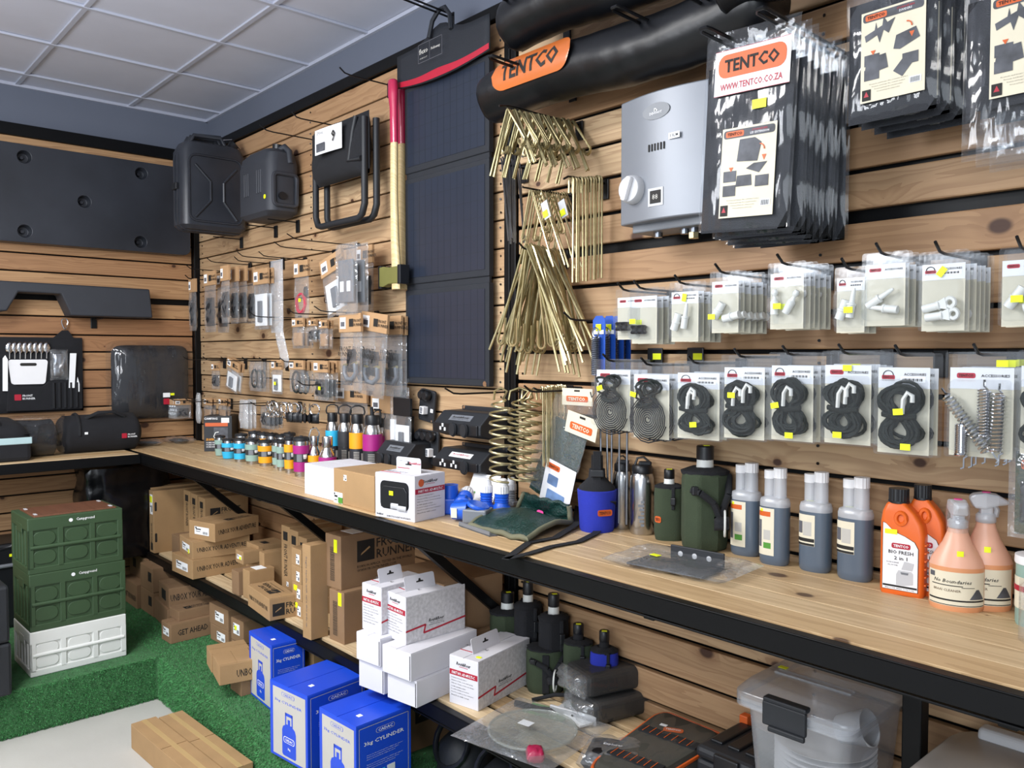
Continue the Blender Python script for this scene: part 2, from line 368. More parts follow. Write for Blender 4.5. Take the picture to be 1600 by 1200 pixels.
# ------------------------------------------------------------------ the setting
def struct(name, b, mats, **k):
    o = obj(name, b, mats, **k); o['kind'] = 'structure'; return o
XR, YB = 6.4, -4.6                                     # how far the walls and floor are built
struct('floor', Bm().box((-0.3, YB, -0.1), (XR, 0.15, 0.0)), CONC)
wr = struct('wall_right', Bm().box((-0.3, 0.10, 0.0), (XR, 0.25, 3.05)), PAINT)
wb = struct('wall_back', Bm().box((-0.25, YB, 0.0), (-0.06, 0.10, 3.05)), PAINT)
# black battens behind the boards, so the gaps read black
obj('backing_board', Bm().box((-0.02, 0.03, 0.0), (XR, 0.10, 2.835)), STEEL, wr)
obj('backing_board', Bm().box((-0.06, YB, 0.0), (-0.03, 0.03, 2.835)), STEEL, wb)
obj('top_rail', Bm().box((-0.03, -0.012, 2.79), (XR, 0.035, 2.84)), STEEL, wr, bev=0.003)
obj('top_rail', Bm().box((-0.04, YB, 2.765), (0.012, 0.0, 2.83)), STEEL, wb, bev=0.003)
obj('corner_post', Bm().box((0.0, -0.03, 0.2), (0.035, 0.012, 2.79)), STEEL, wr, bev=0.003)
obj('post', Bm().box((2.866, -0.008, 0.2), (2.895, 0.034, 2.79)), STEEL, wr, bev=0.003)
obj('post', Bm().box((2.899, -0.008, 0.2), (2.927, 0.034, 2.79)), STEEL, wr, bev=0.003)
def planks(parent, edges, x0, x1, rotz, mat, screws, lx):
    for i, (zt, zb) in enumerate(edges):
        L = x1-x0; h = zt-zb; jit = random.uniform(-0.002, 0.0015)
        b = Bm().box((-L/2, -0.011, -h/2), (L/2, 0.011, h/2))
        mt = (T((x0+x1)/2, 0.013+jit, (zt+zb)/2)) if not rotz else T(-0.013+jit, (x0+x1)/2, (zt+zb)/2) @ rot(PI/2, 'Z')
        obj('plank', b, mat, parent, mt=mt, bev=0.004)
        for sx in lx:
            for q in (0.25, 0.75):
                screws.cyl((sx+random.uniform(-.003, .003), 0.0005, zb+h*q), (sx, -0.0022, zb+h*q), 0.004, n=6)
sc = Bm()
zl = [2.787 - 0.1011*i for i in range(27)]
planks(wr, [(a-0.003, c+0.003) for a, c in zip(zl[:-1], zl[1:])], 0.037, 2.862, False, PLANK, sc, (2.84, 1.45, 0.09))
zr = [2.785, 2.675, 2.567, 2.462, 2.36, 2.255, 2.150, 2.040, (1.948, 1.915), 1.818, 1.705, 1.607, 1.504, 1.399, 1.298, 1.185, 1.085, 0.982, 0.870, 0.770, 0.650, 0.55, 0.45, 0.35, 0.22]
ed = []
for a, c in zip(zr[:-1], zr[1:]):
    ta = a[1] if isinstance(a, tuple) else a-0.006; bc = c[0] if isinstance(c, tuple) else c+0.006
    ed.append((ta, bc))
planks(wr, ed, 2.931, XR, False, PLANK, sc, (2.955, 4.05, 5.2))
zk = [2.768, 2.66, 2.558, 2.457, 2.355, 2.253, 2.145, 2.048, (1.93, 1.895), 1.808, 1.707, 1.612, 1.51, 1.405, 1.30, 1.195, 1.10, 1.0, 0.93, 0.838, 0.745, 0.65, 0.55, 0.45, 0.35, 0.22]
ed = []
for a, c in zip(zk[:-1], zk[1:]):
    ta = a[1] if isinstance(a, tuple) else a-0.004; bc = c[0] if isinstance(c, tuple) else c+0.004
    ed.append((ta, bc))
planks(wb, ed, YB, -0.032, True, PLANKB, sc, ())
o = obj('screw_heads', sc, STEEL2, wr); o['kind'] = 'stuff'
# ceiling: boards laid in a T-bar grid
cl = struct('ceiling', Bm().box((-0.25, YB, 3.075), (XR, 0.25, 3.12)), PAINT)
gx = [-0.06, 0.16] + [0.16+0.553*i for i in range(1, 12)]; gy = [0.10, -0.36] + [-0.36-0.577*i for i in range(1, 8)]
for i in range(len(gx)-1):
    for j in range(len(gy)-1):
        x0, x1, y1, y0 = gx[i], min(gx[i+1], XR), gy[j], max(gy[j+1], YB)
        if x1-x0 < .05 or y1-y0 < .05: continue
        obj('ceiling_tile', Bm().box((x0+.006, y0+.006, 3.058), (x1-.006, y1-.006, 3.07)), TILE, cl, mt=T(0, 0, random.uniform(0, .004)))
for x in gx[1:-1]: obj('grid_bar', Bm().box((x-.012, YB, 3.048), (x+.012, 0.1, 3.06)), GRID, cl, bev=.002)
for y in gy[1:-1]: obj('grid_bar', Bm().box((-0.06, y-.012, 3.050), (XR, y+.012, 3.061)), GRID, cl, bev=.002)
obj('edge_trim', Bm().box((-0.06, 0.085, 3.042), (XR, 0.10, 3.058)), GRID, cl); obj('edge_trim', Bm().box((-0.06, YB, 3.042), (-0.045, 0.10, 3.058)), GRID, cl)
# carpeted step that runs along both walls
PH = 0.2
b = Bm(); b.prism([(-0.03, 0.0), (-0.03, YB), (1.175, YB), (1.175, -0.657), (XR, -0.657), (XR, 0.0)], PH-0.001, T(0, 0, PH-0.001))
st = struct('floor_step', b, CARPET, bev=0.012)
tb = Bm(); rnd = random.Random(3)
def blade(p, up, h):
    a = rnd.uniform(0, 2*PI); q = up.orthogonal().normalized(); d = (Matrix.Rotation(a, 3, up) @ q)
    w = d*0.0022; tip = p + up*h + (Matrix.Rotation(rnd.uniform(0, 2*PI), 3, up) @ q)*h*0.7
    tb.face([p-w, p+w, tip])
for _ in range(26000):
    x = rnd.uniform(0.35, 3.2); blade(V((x, rnd.uniform(-0.657, -0.28), PH-.002)), Z_, rnd.uniform(.004, .009))
for _ in range(9000):
    blade(V((rnd.uniform(0.05, 1.17), rnd.uniform(-1.5, -0.657), PH-.002)), Z_, rnd.uniform(.003, .006))
for _ in range(16000):
    blade(V((rnd.uniform(1.175, 3.0), -0.656, rnd.uniform(0.0, PH))), -Y_, rnd.uniform(.004, .010))
for _ in range(14000):
    blade(V((1.174, rnd.uniform(-1.7, -0.657), rnd.uniform(0.0, PH))), X_, rnd.uniform(.004, .010))
o = obj('turf_pile', tb, TURF, st); o['kind'] = 'stuff'
# shelves: black angle frame, boards lying in it
def shelf(name, label, x0, x1, y0, y1, z, nb, gap, parts):
    t = thing(name, label, 'shelf', ((x0+x1)/2, (y0+y1)/2, z)); cx, cy = (x0+x1)/2, (y0+y1)/2
    wid = (y1-y0-0.03)/nb
    for i in range(nb):
        a = y0+0.028+wid*i
        if i: obj('gap_shade_strip', Bm().box((x0-cx, a-gap/2+.0002-cy, -.029), (x1-cx, a+gap/2-.0002-cy, -.0025 if gap < .01 else -.012)), STEEL, t)  # black filler added between boards, standing in for the shade in the gaps
        obj('board', Bm().box((x0-cx, a+gap/2-cy, -0.030), (x1-cx, a+wid-gap/2-cy, 0.0)), BENCH, t, bev=.0008, seg=1)
    b = Bm(); b.box((x0-cx, y0-cy, -0.050), (x1-cx, y0+.004-cy, -0.004)); b.box((x0-cx, y0-cy, -0.008), (x1-cx, y0+.027-cy, -0.003)); b.box((x0-cx, y0-cy, -0.058), (x1-cx, y0+.05-cy, -0.053))
    obj('front_angle', b, STEEL, t, bev=.0015)
    for p in parts: obj(p[0], Bm().box(V(p[1])-V((cx, cy, z)), V(p[2])-V((cx, cy, z))), STEEL, t, bev=.003)
    return t, cx, cy
s1, ax, ay = shelf('display_bench', 'long pine plank bench shelf in black angle iron along the right wall', 0.0, XR, -0.508, -0.015, 1.07, 5, 0.004,
      [('crossbar', (x, -0.50, 1.005), (x+.03, -.015, 1.038)) for x in (0.95, 1.9, 2.885, 3.9, 4.62, 5.6)])
for x in (0.95, 1.9, 2.885):
    obj('brace', Bm().cbox((0, 0, 0), (.03, .50, .03)), STEEL, s1, mt=T(x+.015-ax, -0.255-ay, -0.21) @ rot(-0.72, 'X'))
obj('leg', Bm().box((4.348-ax, -.20-ay, -1.07), (4.388-ax, -.16-ay, -.032)), STEEL, s1, bev=.003)
s2, bx, by = shelf('lower_shelf', 'lower pine plank shelf under the long bench, stacked with cartons', 0.3, XR, -0.425, -0.012, 0.5, 4, 0.022,
      [('crossbar', (x, -0.42, .435), (x+.03, -.012, .468)) for x in (0.95, 1.9, 2.885, 3.9, 4.62, 5.6)])
for x in (0.95, 2.2, 3.9): obj('leg', Bm().box((x-bx, -.06-by, -.3), (x+.035-bx, -.025-by, -.03)), STEEL, s2, bev=.003)
# back wall shelf
t = thing('back_shelf', 'short deep pine shelf on the back wall carrying black bags', 'shelf', (0.26, -2.46, 1.07))
for i in range(5): obj('board', Bm().box((-2.0, -.238+.098*i, -.03), (1.945, -.144+.098*i, 0)), BENCH, t, bev=.004, mt=rot(PI/2, 'Z') @ T(0, 0, 0))
obj('front_angle', Bm().box((.238, -2.0, -.052), (.252, 1.95, -.003)), STEEL, t, bev=.002)
# ------------------------------------------------------------------ cartons
class Ct: pass
def carton(label, near, left=None, right=None, top=None, z=0.5, sx=None, sy=None, h=None, yaw=None, mat=None, name='cardboard_box', group='cartons', seam=True, bev=0.002, N=None):
    mat = mat or CARD
    if N is None: N = Hz(near[0], near[1], z)
    L = Hz(left[0], left[1], z)-N if isinstance(left, tuple) else None
    R = Hz(right[0], right[1], z)-N if isinstance(right, tuple) else None
    if yaw is None:
        ys = []
        if L is not None: ys.append(math.atan2(-L.y, -L.x))
        if R is not None: ys.append(math.atan2(-R.x, R.y))
        yaw = sum(ys)/len(ys) if ys else 0.0
    xa = V((math.cos(yaw), math.sin(yaw), 0)); ya = V((-math.sin(yaw), math.cos(yaw), 0))
    if sx is None: sx = L.length if L is not None else abs(sx_(N, -xa, left))
    if sy is None: sy = R.length if R is not None else abs(sx_(N, ya, right))
    if h is None: h = sy_(N, Z_, top)
    t = thing(name, label, 'box', N, yaw, group)
    c = Ct(); c.t, c.sx, c.sy, c.h, c.N, c.yaw, c.top = t, sx, sy, h, N, yaw, z+h
    obj('body', Bm().box((-sx, 0, 0), (0, sy, h-(.002 if seam else 0))), mat, t, bev=bev)
    if seam:
        g = .0015
        if sx >= sy:
            for a, e in ((0.001, sy/2-g), (sy/2+g, sy-.001)): obj('flap', Bm().box((-sx+.001, a, h-.004), (-.001, e, h)), mat, t)
        else:
            for a, e in ((-sx+.001, -sx/2-g), (-sx/2+g, -.001)): obj('flap', Bm().box((a, 0.001, h-.004), (e, sy-.001, h)), mat, t)
    return c
def fc(c, f, u, v):       # frame on a face: L faces the aisle, R faces +x, T is the top; u, v run 0..1
    if f == 'L': return fr((-c.sx+u*c.sx, 0, v*c.h), (1,0,0), (0,0,1))
    if f == 'R': return fr((0, u*c.sy, v*c.h), (0,1,0), (0,0,1))
    return fr((-c.sx+u*c.sx, v*c.sy, c.h), (1,0,0), (0,1,0))
def sticker(c, f, u, v, w, h, mat=None, lines=True):
    mat = mat or LABEL; p = patch('label', c.t, fc(c, f, u, v), w, h, mat)
    if lines and mat is LABEL:
        b = Bm(); mt = fc(c, f, u, v)
        for k in range(6): b.box((w*(.08+.06*k), -h*.38, .0011), (w*(.08+.06*k)+w*.03, -h*.05, .0014), mt)
        b.box((-w*.42, h*.1, .0011), (-w*.05, h*.25, .0014), mt); b.box((-w*.42, -h*.15, .0011), (-w*.1, -h*.08, .0014), mt); b.box((-w*.46, h*.28, .0011), (-w*.34, h*.44, .0014), mt)
        obj('print', b, INK, p)
    return p
def fr_logo(t, mt, h, mat=None, sub=True, vert=False):     # square emblem and two stacked words
    mat = mat or INK
    patch('emblem', t, mt @ T(h*.5, 0, .0002), h, h, mat, t=.0006)
    b = Bm(); b.prism([(h*.2, -h*.2), (h*.75, h*.1), (h*.7, h*.18), (h*.25, -.1*h)], .0002, mt @ T(0, 0, .0012)); obj('emblem_mark', b, CARD if mat is INK else WHITE, t)
    text('FRONT', t, mt @ T(h*1.12, h*.27, 0), h*.44, mat, .012, align='l'); text('RUNNER', t, mt @ T(h*1.12, -h*.27, 0), h*.44, mat, .012, align='l')
    if sub: text('BORN IN AFRICA. TESTED IN THE WORLD', t, mt @ T(0, -h*.72, 0), h*.12, mat, align='l', w=h*3.3)
def handhole(c, f, u, v, w, h): patch('hand_hole', c.t, fc(c, f, u, v), w, h, INK, r=min(w, h)*.45, t=.0004)
# --- on the bench
c = carton('small plain white carton on the bench, left of the brown box', (522, 783), 476, None, 733, 1.07, sy=.2, mat=WCARD, name='white_box')
c = carton('plain brown carton on the bench edge beside the white windowed box', (585, 801), 521.5, None, 744, 1.07, sy=.2)
sticker(c, 'L', .3, .78, .02, .02); sticker(c, 'L', .12, .13, .06, .045)
for k in ((.15, .1),): patch('label_green', c.t, fc(c, 'L', .18, .1) @ T(0, 0, .001), .03, .02, GRNL)
def plug_box(label, near, left, right, top, z, tab=True, win=False, sx=None, sy=None, N=None, yaw=None, stick=False):
    c = carton(label, near, left, right, top, z, mat=WCARD, name='hang_tab_box', group='white printed plug boxes', sx=sx, sy=sy, N=N, yaw=yaw)
    info, pic = ('R', 'L') if win else ('L', 'R')
    W1 = c.sy if win else c.sx; W2 = c.sx if win else c.sy
    if not win: patch('sparkle_panel', c.t, fc(c, 'R', .5, .5), c.sy*.98, c.h*.97, GSPARK, t=.0005)
    # end panel: wordmark, red part number band, lines of small print
    text('Rout&Rour', c.t, fc(c, info, .5, .86), c.h*.07, INK, .02, w=W1*.5, italic=.3); patch('emblem_mark', c.t, fc(c, info, .5, .80), W1*.3, c.h*.008, RED)
    patch('red_band', c.t, fc(c, info, .5, .66), W1*.96, c.h*.11, RED)
    text('PART NO. AD-MULTI-C', c.t, fc(c, info, .5, .66) @ T(0, 0, .0012), c.h*.06, WHITE, .02, w=W1*.8, italic=.2)
    for k, (s, ww) in enumerate((('Complete 3-way plug adaptor', .55), ('Waterproof flap covers with spring', .75), ('With two 16amp sockets and charger', .8), ('1x 16A caravan socket', .5), ('1x earth leakage protection', .62), ('Steel box with power indicator', .78), ('Steel box with cover', .62))):
        text(s, c.t, fc(c, info, .07, .55-.06*k), c.h*.028, INK, 0, w=W1*ww, align='l')
    if win:
        b = Bm(); b.prism(rrect(c.sx*.72, c.h*.62, .018), .001, fc(c, 'L', .5, .53) @ T(0, 0, .0012)); obj('window', b, BLKP, c.t)
        b = Bm(); b.prism([(-c.sx*.33, -c.h*.28), (c.sx*.33, -c.h*.28), (c.sx*.33, c.h*.10), (c.sx*.26, c.h*.2), (-c.sx*.26, c.h*.2), (-c.sx*.33, c.h*.1)], .004, fc(c, 'L', .5, .53) @ T(0, 0, .005)); obj('adaptor_box', b, BLKP, c.t, bev=.003)
        patch('price_sticker', c.t, fc(c, 'L', .45, .58) @ T(0, 0, .006), .018, .014, YEL)
        b = Bm(); b.pillow(fc(c, 'L', .52, .30) @ T(0, 0, .005), .035, .018, .006, 6, 4); b.pillow(fc(c, 'L', .70, .27) @ T(0, 0, .005), .04, .016, .006, 6, 4); obj('plug_pins', b, LGREY, c.t, smooth=60)
        patch('round_sticker', c.t, fc(c, 'R', .2, .84) @ T(0, 0, .001), .024, .024, ORANGE, r=.0119)
        text('16A MULTI PLUG ADAPTOR WITH EARTH', c.t, fc(c, 'L', .6, .06), c.h*.04, INK, .01, w=c.sx*.6); text('Rout&Rour', c.t, fc(c, 'L', .13, .08), c.h*.05, INK, .02, w=c.sx*.17)
    else:
        b = Bm(); m = fc(c, 'R', 0, 0); W_, H_ = c.sy, c.h
        pts = [(0, .27), (.32, .33), (.29, .16), (1, .29)]
        for (u0, v0), (u1, v1) in zip(pts[:-1], pts[1:]): b.prism([(u0*W_, v0*H_-.003), (u1*W_, v1*H_-.003), (u1*W_, v1*H_+.003), (u0*W_, v0*H_+.003)] if u1 > u0 else [(u0*W_-.003, v0*H_), (u1*W_-.003, v1*H_), (u1*W_+.003, v1*H_), (u0*W_+.003, v0*H_)], .0004, m @ T(0, 0, .0012))
        obj('red_line', b, RED, c.t)
        text('Rout&Rour', c.t, fc(c, 'R', .5, .40) @ T(0, 0, .0004), c.h*.07, INK, .02, w=c.sy*.26, italic=.3)
        text('4x4 accessories', c.t, fc(c, 'R', .5, .34) @ T(0, 0, .0004), c.h*.025, INK, 0, w=c.sy*.2); text('www.routrour.co.za', c.t, fc(c, 'R', .5, .30) @ T(0, 0, .0004), c.h*.025, INK, 0, w=c.sy*.26)
    patch('top_print', c.t, fc(c, 'T', .25, .2), c.sx*.5, .004, RED); text('MULTI PLUG', c.t, fc(c, 'T', .3, .35), .012, INKG, .01)
    if stick: patch('price_sticker', c.t, fc(c, 'T', .8, .12), .02, .014, YEL, r=.006)
    if tab:
        tw = W2*.5 if not win else c.sx*.62; m = fr((-c.sx*.5, c.sy*.45, c.h), (1,0,0), (0,0,1)) if win else fr((-c.sx*.45, c.sy*.40, c.h), (0,1,0), (-.25,0,1))
        b = Bm(); b.prism([(p[0], p[1]+.02) for p in rrect(tw, .055, .008)], .0015, m); q = obj('hang_tab', b, WCARD, c.t)
        b = Bm(); b.prism([(-.014, .022), (.014, .022), (.014, .026), (.005, .027), (.003, .034), (-.003, .034), (-.005, .027), (-.014, .026)], .0004, m @ T(0, 0, .0006)); obj('hang_slot', b, INK, q)
        if win: patch('red_line', q, m @ T(-tw*.2, .012, .0004), tw*.5, .002, RED); text('Rout&Rour', q, m @ T(tw*.28, .03, .0006), .008, RED, .02); text('Use with 12v system', q, m @ T(-tw*.2, .035, .0006), .006, INKG)
    return c
plug_box('white windowed plug box on the bench showing a black adaptor', (648, 817), 586.5, (695.5, 806), 745, 1.07, win=True)
# --- lower shelf, right to left
pA2 = carton('plain white carton at lower left of the white carton stack', (600, 1086), (561, 1071), None, 1042, .5, sy=.24, mat=WCARD, name='white_box', group='plain white cartons')
pB2 = carton('plain white carton at lower right of the white carton stack', (651, 1107), (609, 1088), None, 1065, .5, sy=.26, mat=WCARD, name='white_box', group='plain white cartons', yaw=pA2.yaw)
pA1 = carton('plain white carton lying upper left in the white carton stack', (594, 1043), (557, 1029), None, 999, pA2.top, sy=.24, mat=WCARD, name='white_box', group='plain white cartons')
pB1 = carton('plain white carton lying upper right in the white carton stack', (642, 1066), (603, 1047), None, 1022, pB2.top, sy=.30, mat=WCARD, name='white_box', group='plain white cartons', yaw=pA1.yaw)
for c in (pA1, pB1, pA2, pB2):
    obj('tuck_slot', Bm().box((-.006, -.0006, c.h*.04), (-.003, .0004, c.h*.9)), INK, c.t)
plug_box('printed plug box with hang tab at the left on the white stack', (596, 993), (566, 982), None, 919, pA1.top, sy=.2)
plug_box('printed plug box with hang tab at the right on the white stack', (634, 1008), (602, 993), (727, 982), 934, pB1.top)
plug_box('printed plug box with tilted hang tab standing alone on the lower shelf', (747, 1112), (704, 1096), (823, 1066), 1035, .5, stick=True)
def barc(c, f, u, v, w, h):
    b = Bm(); m = fc(c, f, u, v); y = -h/2
    while y < h/2: k = random.uniform(.002, .006); b.prism([(-w/2, y), (w/2, y), (w/2, y+k*.5), (-w/2, y+k*.5)], .0002, m @ T(0, 0, .0006)); y += k
    obj('barcode', b, INK, c.t)
c = carton('tall brown carton, lower of two stacked left of the white boxes', (538, 1008), (515, 998), None, 927, .5, sy=.36, mat=CARD2); patch('price_sticker', c.t, fc(c, 'L', .72, .85), .022, .05, YEL); barc(c, 'L', .4, .45, .03, .13)
lowtop = c.top
c = carton('tall brown carton with printed emblem, upper of two stacked left of white boxes', (533, 923), (511, 914), None, 839, lowtop, sy=.37, mat=CARD2, yaw=c.yaw); patch('price_sticker', c.t, fc(c, 'L', .66, .8), .022, .05, YEL); barc(c, 'L', .45, .45, .03, .13)
fr_logo(c.t, fc(c, 'R', .20, .66), .082); text('WWW.FRONTRUNNER.COM', c.t, fc(c, 'R', .20, .30), .010, INK, 0, align='l')
patch('label', c.t, fc(c, 'T', .5, .3), .08, .1, LABEL)
N = V((sx_(V((0, -.30, .5)), X_, 700), -.30, .5))
c = carton('dark brown carton at the back of lower shelf behind the white stack', None, None, None, None, .5, sx=.24, sy=.27, h=.15, N=N, mat=CARD2)
cc = carton('brown carton with yellow sticker on another behind the white stack', None, None, None, None, .65, sx=.30, sy=.26, h=.18, N=N+V((-.02, 0, .15)), mat=CARD2); patch('price_sticker', cc.t, fc(cc, 'L', .15, .8), .025, .04, YEL)
c = carton('tall slim battered carton leaning upright by the stacked small boxes', (486, 1001), (471, 996), (515, 994), 853, .5, mat=CARD, seam=False)
text('fragile handle with care this side up', c.t, fc(c, 'L', .5, .5) @ rot(-PI/2, 'Z'), .012, INKG, 0, w=c.h*.75)
# four small boxes stacked
z = .5
for k, (lab, yl) in enumerate((('bottom of the four small stacked boxes, yellow sticker', 1), ('second from bottom of four small stacked boxes, yellow and white stickers', 1), ('third of the four small stacked boxes, white sticker', 0), ('topmost of the four small stacked boxes, white sticker', 0))):
    N = Hz(472, 968, .5); N.z = z
    c = carton(lab, None, None, None, None, z, sx=.085, sy=.16, h=.072, N=N+V((random.uniform(-.004, .004), 0, 0)), group='small stacked boxes')
    if yl: patch('price_sticker', c.t, fc(c, 'L', .35, .7), .03, .022, YEL)
    sticker(c, 'L', .66, .4, .028, .04); z += .0722
# three thin standing boxes, printed upright
for k, (px, top, lab) in enumerate(((480, 842, 'thin standing box with emblem, nearest of the three beside the slim leaning carton'), (466.5, 831, 'thin standing box with upright print, middle of the three by the slim carton'), (453.5, 824, 'thin standing box with upright print, farthest of three by the slim carton'))):
    N = V((sx_(V((0, -.25, .5)), X_, px), -.25, .5))
    c = carton(lab, None, px-13, None, top, .5, sy=.22, N=N, group='thin standing boxes', seam=False)
    patch('emblem', c.t, fc(c, 'L', .5, .86), c.sx*.5, c.h*.12, INK)
    text('FRONT RUNNER', c.t, fc(c, 'L', .5, .52) @ rot(-PI/2, 'Z'), c.sx*.4, INK, .01, w=c.h*.45)
    if k == 2: sticker(c, 'L', .7, .2, .02, .02)
# printed box overhanging the shelf
c = carton('printed carton jutting over the lower shelf edge, emblem on its end', (421, 971), (378, 948), (464, 964), 936, .5, sx=None)
fr_logo(c.t, fc(c, 'R', .12, .45), c.h*.55, sub=False); text('UNBOX YOUR ADVENTURE', c.t, fc(c, 'L', .5, .5), c.h*.2, INK, .01, w=c.sx*.85)
fr_logo(c.t, fc(c, 'T', .75, .45) @ rot(PI, 'Z'), .05, sub=True)
over = c
N = V((sx_(V((0, -.30, .5)), X_, 440), -.30, .5))
def back(lab, px, y, z, w, d, h, mat=None, yaw=0, st=True, **k):
    N = V((sx_(V((0, y, z)), X_, px), y, z)); c = carton(lab, None, None, None, None, z, sx=w, sy=d, h=h, N=N, mat=mat, yaw=yaw, group='small cartons on the lower shelf', **k)
    if st: sticker(c, 'L', .5, .5, w*.6, h*.35)
    return c
back('upright small carton with hand slot between the thin boxes and printed carton', 413, -.30, .5, .05, .14, .19, st=False)
k1 = back('small carton with white tape on top behind the printed carton', 390, -.39, .5, .07, .12, .13, st=False); patch('white_tape', k1.t, fc(k1, 'T', .5, .5), .06, .05, LABEL)
k2 = back('small brown carton at shelf edge, left behind the printed carton', 373, -.40, .5, .075, .12, .11, mat=CARD2, st=False)
k3 = back('little carton with yellow and white label on a brown one', 380, -.33, .61, .085, .1, .06)
patch('price_sticker', k3.t, fc(k3, 'L', .65, .45) @ T(0, 0, .001), .02, .014, YEL)
k4 = back('small carton with printed top and white label in the middle of the shelf', 404, -.25, .575, .13, .14, .11); patch('emblem', k4.t, fc(k4, 'T', .6, .4), .05, .03, INK)
back('plain carton under the small carton with printed top', 404, -.24, .5, .14, .15, .075, st=False)
# three long printed boxes
c3 = carton('long printed carton, bottom of the three-box pile on the lower shelf', (301, 906), (278, 890), (386, 886), 876, .5, group='long printed cartons')
c2 = carton('long printed carton, middle of the three-box pile on the lower shelf', (301, 875), (284.5, 861), (389, 861), 847, c3.top, group='long printed cartons')
c1 = carton('long printed carton set askew on top of the three-box pile', (336, 848), (297, 840), (403, 832), 819, c2.top, group='long printed cartons')
for c in (c1, c2, c3):
    text('UNBOX YOUR ADVENTURE', c.t, fc(c, 'R', .5, .5), c.h*.26, INK, .012, w=c.sy*.85); sticker(c, 'L', .5, .5, c.sx*.55, c.h*.42)
fr_logo(c1.t, fc(c1, 'T', .8, .35) @ rot(PI/2, 'Z'), .04, sub=True)
patch('price_sticker', c2.t, fc(c2, 'L', .72, .35) @ T(0, 0, .001), .02, .02, YEL)
back('dark wood-grain carton left of the three printed boxes', 279, -.38, .5, .095, .12, .135, mat=CARD2, st=False)
for k, (px, lab) in enumerate(((241.5, 'tall flat carton with yellow-topped label, nearer of two at the shelf end'), (233, 'tall flat carton, farther of two standing at the shelf end'))):
    N = Hz(241, 865, .5) if k == 0 else Hz(241, 865, .5)+V((-.075, .01, 0))
    c = carton(lab, None, None, None, None, .5, sx=.07, sy=.38, h=.345 if k == 0 else .355, N=N, seam=False, group='tall flat cartons')
    sticker(c, 'L', .5, .78, .04, .11); text('FRONT RUNNER', c.t, fc(c, 'L', .5, .3) @ rot(-PI/2, 'Z'), .02, INK, .01, w=.12); patch('emblem', c.t, fc(c, 'L', .5, .1), .03, .04, INK)
    if k == 0:
        patch('price_sticker', c.t, fc(c, 'L', .5, .86) @ T(0, 0, .001), .035, .035, YEL)
        handhole(c, 'R', .03, .25, .012, .05); handhole(c, 'R', .03, .75, .012, .05)
for k, px in enumerate((321, 309, 298)):
    N = V((sx_(V((0, -.27, .5)), X_, px), -.27, .5))
    c = carton(('emblem-printed flat carton at front of the three standing behind the pile', 'middle flat carton of the three standing behind the pile', 'rear flat carton of the three standing behind the pile')[k], None, px-10, None, None, .5, sy=.24, h=.335+.006*k, N=N, seam=False, group='flat cartons behind the pile')
    patch('emblem', c.t, fc(c, 'L', .5, .88), c.sx*.45, .035, INK); text('FRONT RUNNER', c.t, fc(c, 'L', .5, .62) @ rot(-PI/2, 'Z'), c.sx*.35, INK, .01, w=.13)
    if k == 0: fr_logo(c.t, fc(c, 'R', .12, .75), .055, sub=False)
# --- on the green step
def step(lab, near, left, right, top, z=PH, mat=None, **k): return carton(lab, near, left, right, top, z, mat=mat or CARD2, group='cartons on the green step', **k)
c = step('long carton lettered on its side, lower one at the front of the step pile', (267, 1007), (253, 998), (342, 988), 977); sticker(c, 'L', .5, .55, c.sx*.6, c.h*.4); text('GET AHEAD', c.t, fc(c, 'R', .45, .5), c.h*.3, INK, .012, w=c.sy*.62)
ctop = c.top; gy_ = c.yaw
N = c.N + V((-.03, .05, c.h)); c = step('carton with printed lid lying on the lettered long carton', None, None, None, None, ctop, sx=c.sx*1.0, sy=c.sy*.85, h=.05, N=N, yaw=gy_); fr_logo(c.t, fc(c, 'T', .7, .2) @ rot(PI/2, 'Z'), .035, sub=True)
c = step('long carton at the bottom under the lettered one, against the shelf leg', (262, 986), (241, 964), None, 953, sy=.30); e = c
c = step('long lettered carton on top of the back pile under the shelf', (264, 951), (244, 937), None, 920, c.top, sy=.34, yaw=e.yaw); text('UNBOX YOUR ADVENTURE', c.t, fc(c, 'R', .45, .5), c.h*.34, INK, .012, w=c.sy*.85); patch('emblem', c.t, fc(c, 'L', .5, .5), c.sx*.4, c.h*.5, INK)
bN = e.N
for k in range(2):
    q = step(('lower', 'upper')[k]+' carton of the middle pair behind the front step pile', None, None, None, None, PH+.13*k, sx=.20, sy=.3, h=.128, N=V((bN.x-.27, bN.y+.02, PH+.13*k)), yaw=0); patch('emblem', q.t, fc(q, 'L', .75, .6), .05, .05, INK)
    q = step(('lower', 'upper')[k]+' carton of the far pair in the corner under the shelf', None, None, None, None, PH+.13*k, sx=.3, sy=.3, h=.128, N=V((bN.x-.49, bN.y+.06, PH+.13*k)), yaw=0); patch('emblem', q.t, fc(q, 'L', .3, .6), .05, .05, INK)
q = step('small carton beside the crates with a cream lid flap', (214, 952), 190, None, 915, sy=.2); text('FRONT RUNNER', q.t, fc(q, 'L', .5, .4), .03, INK, .01, w=q.sx*.9)
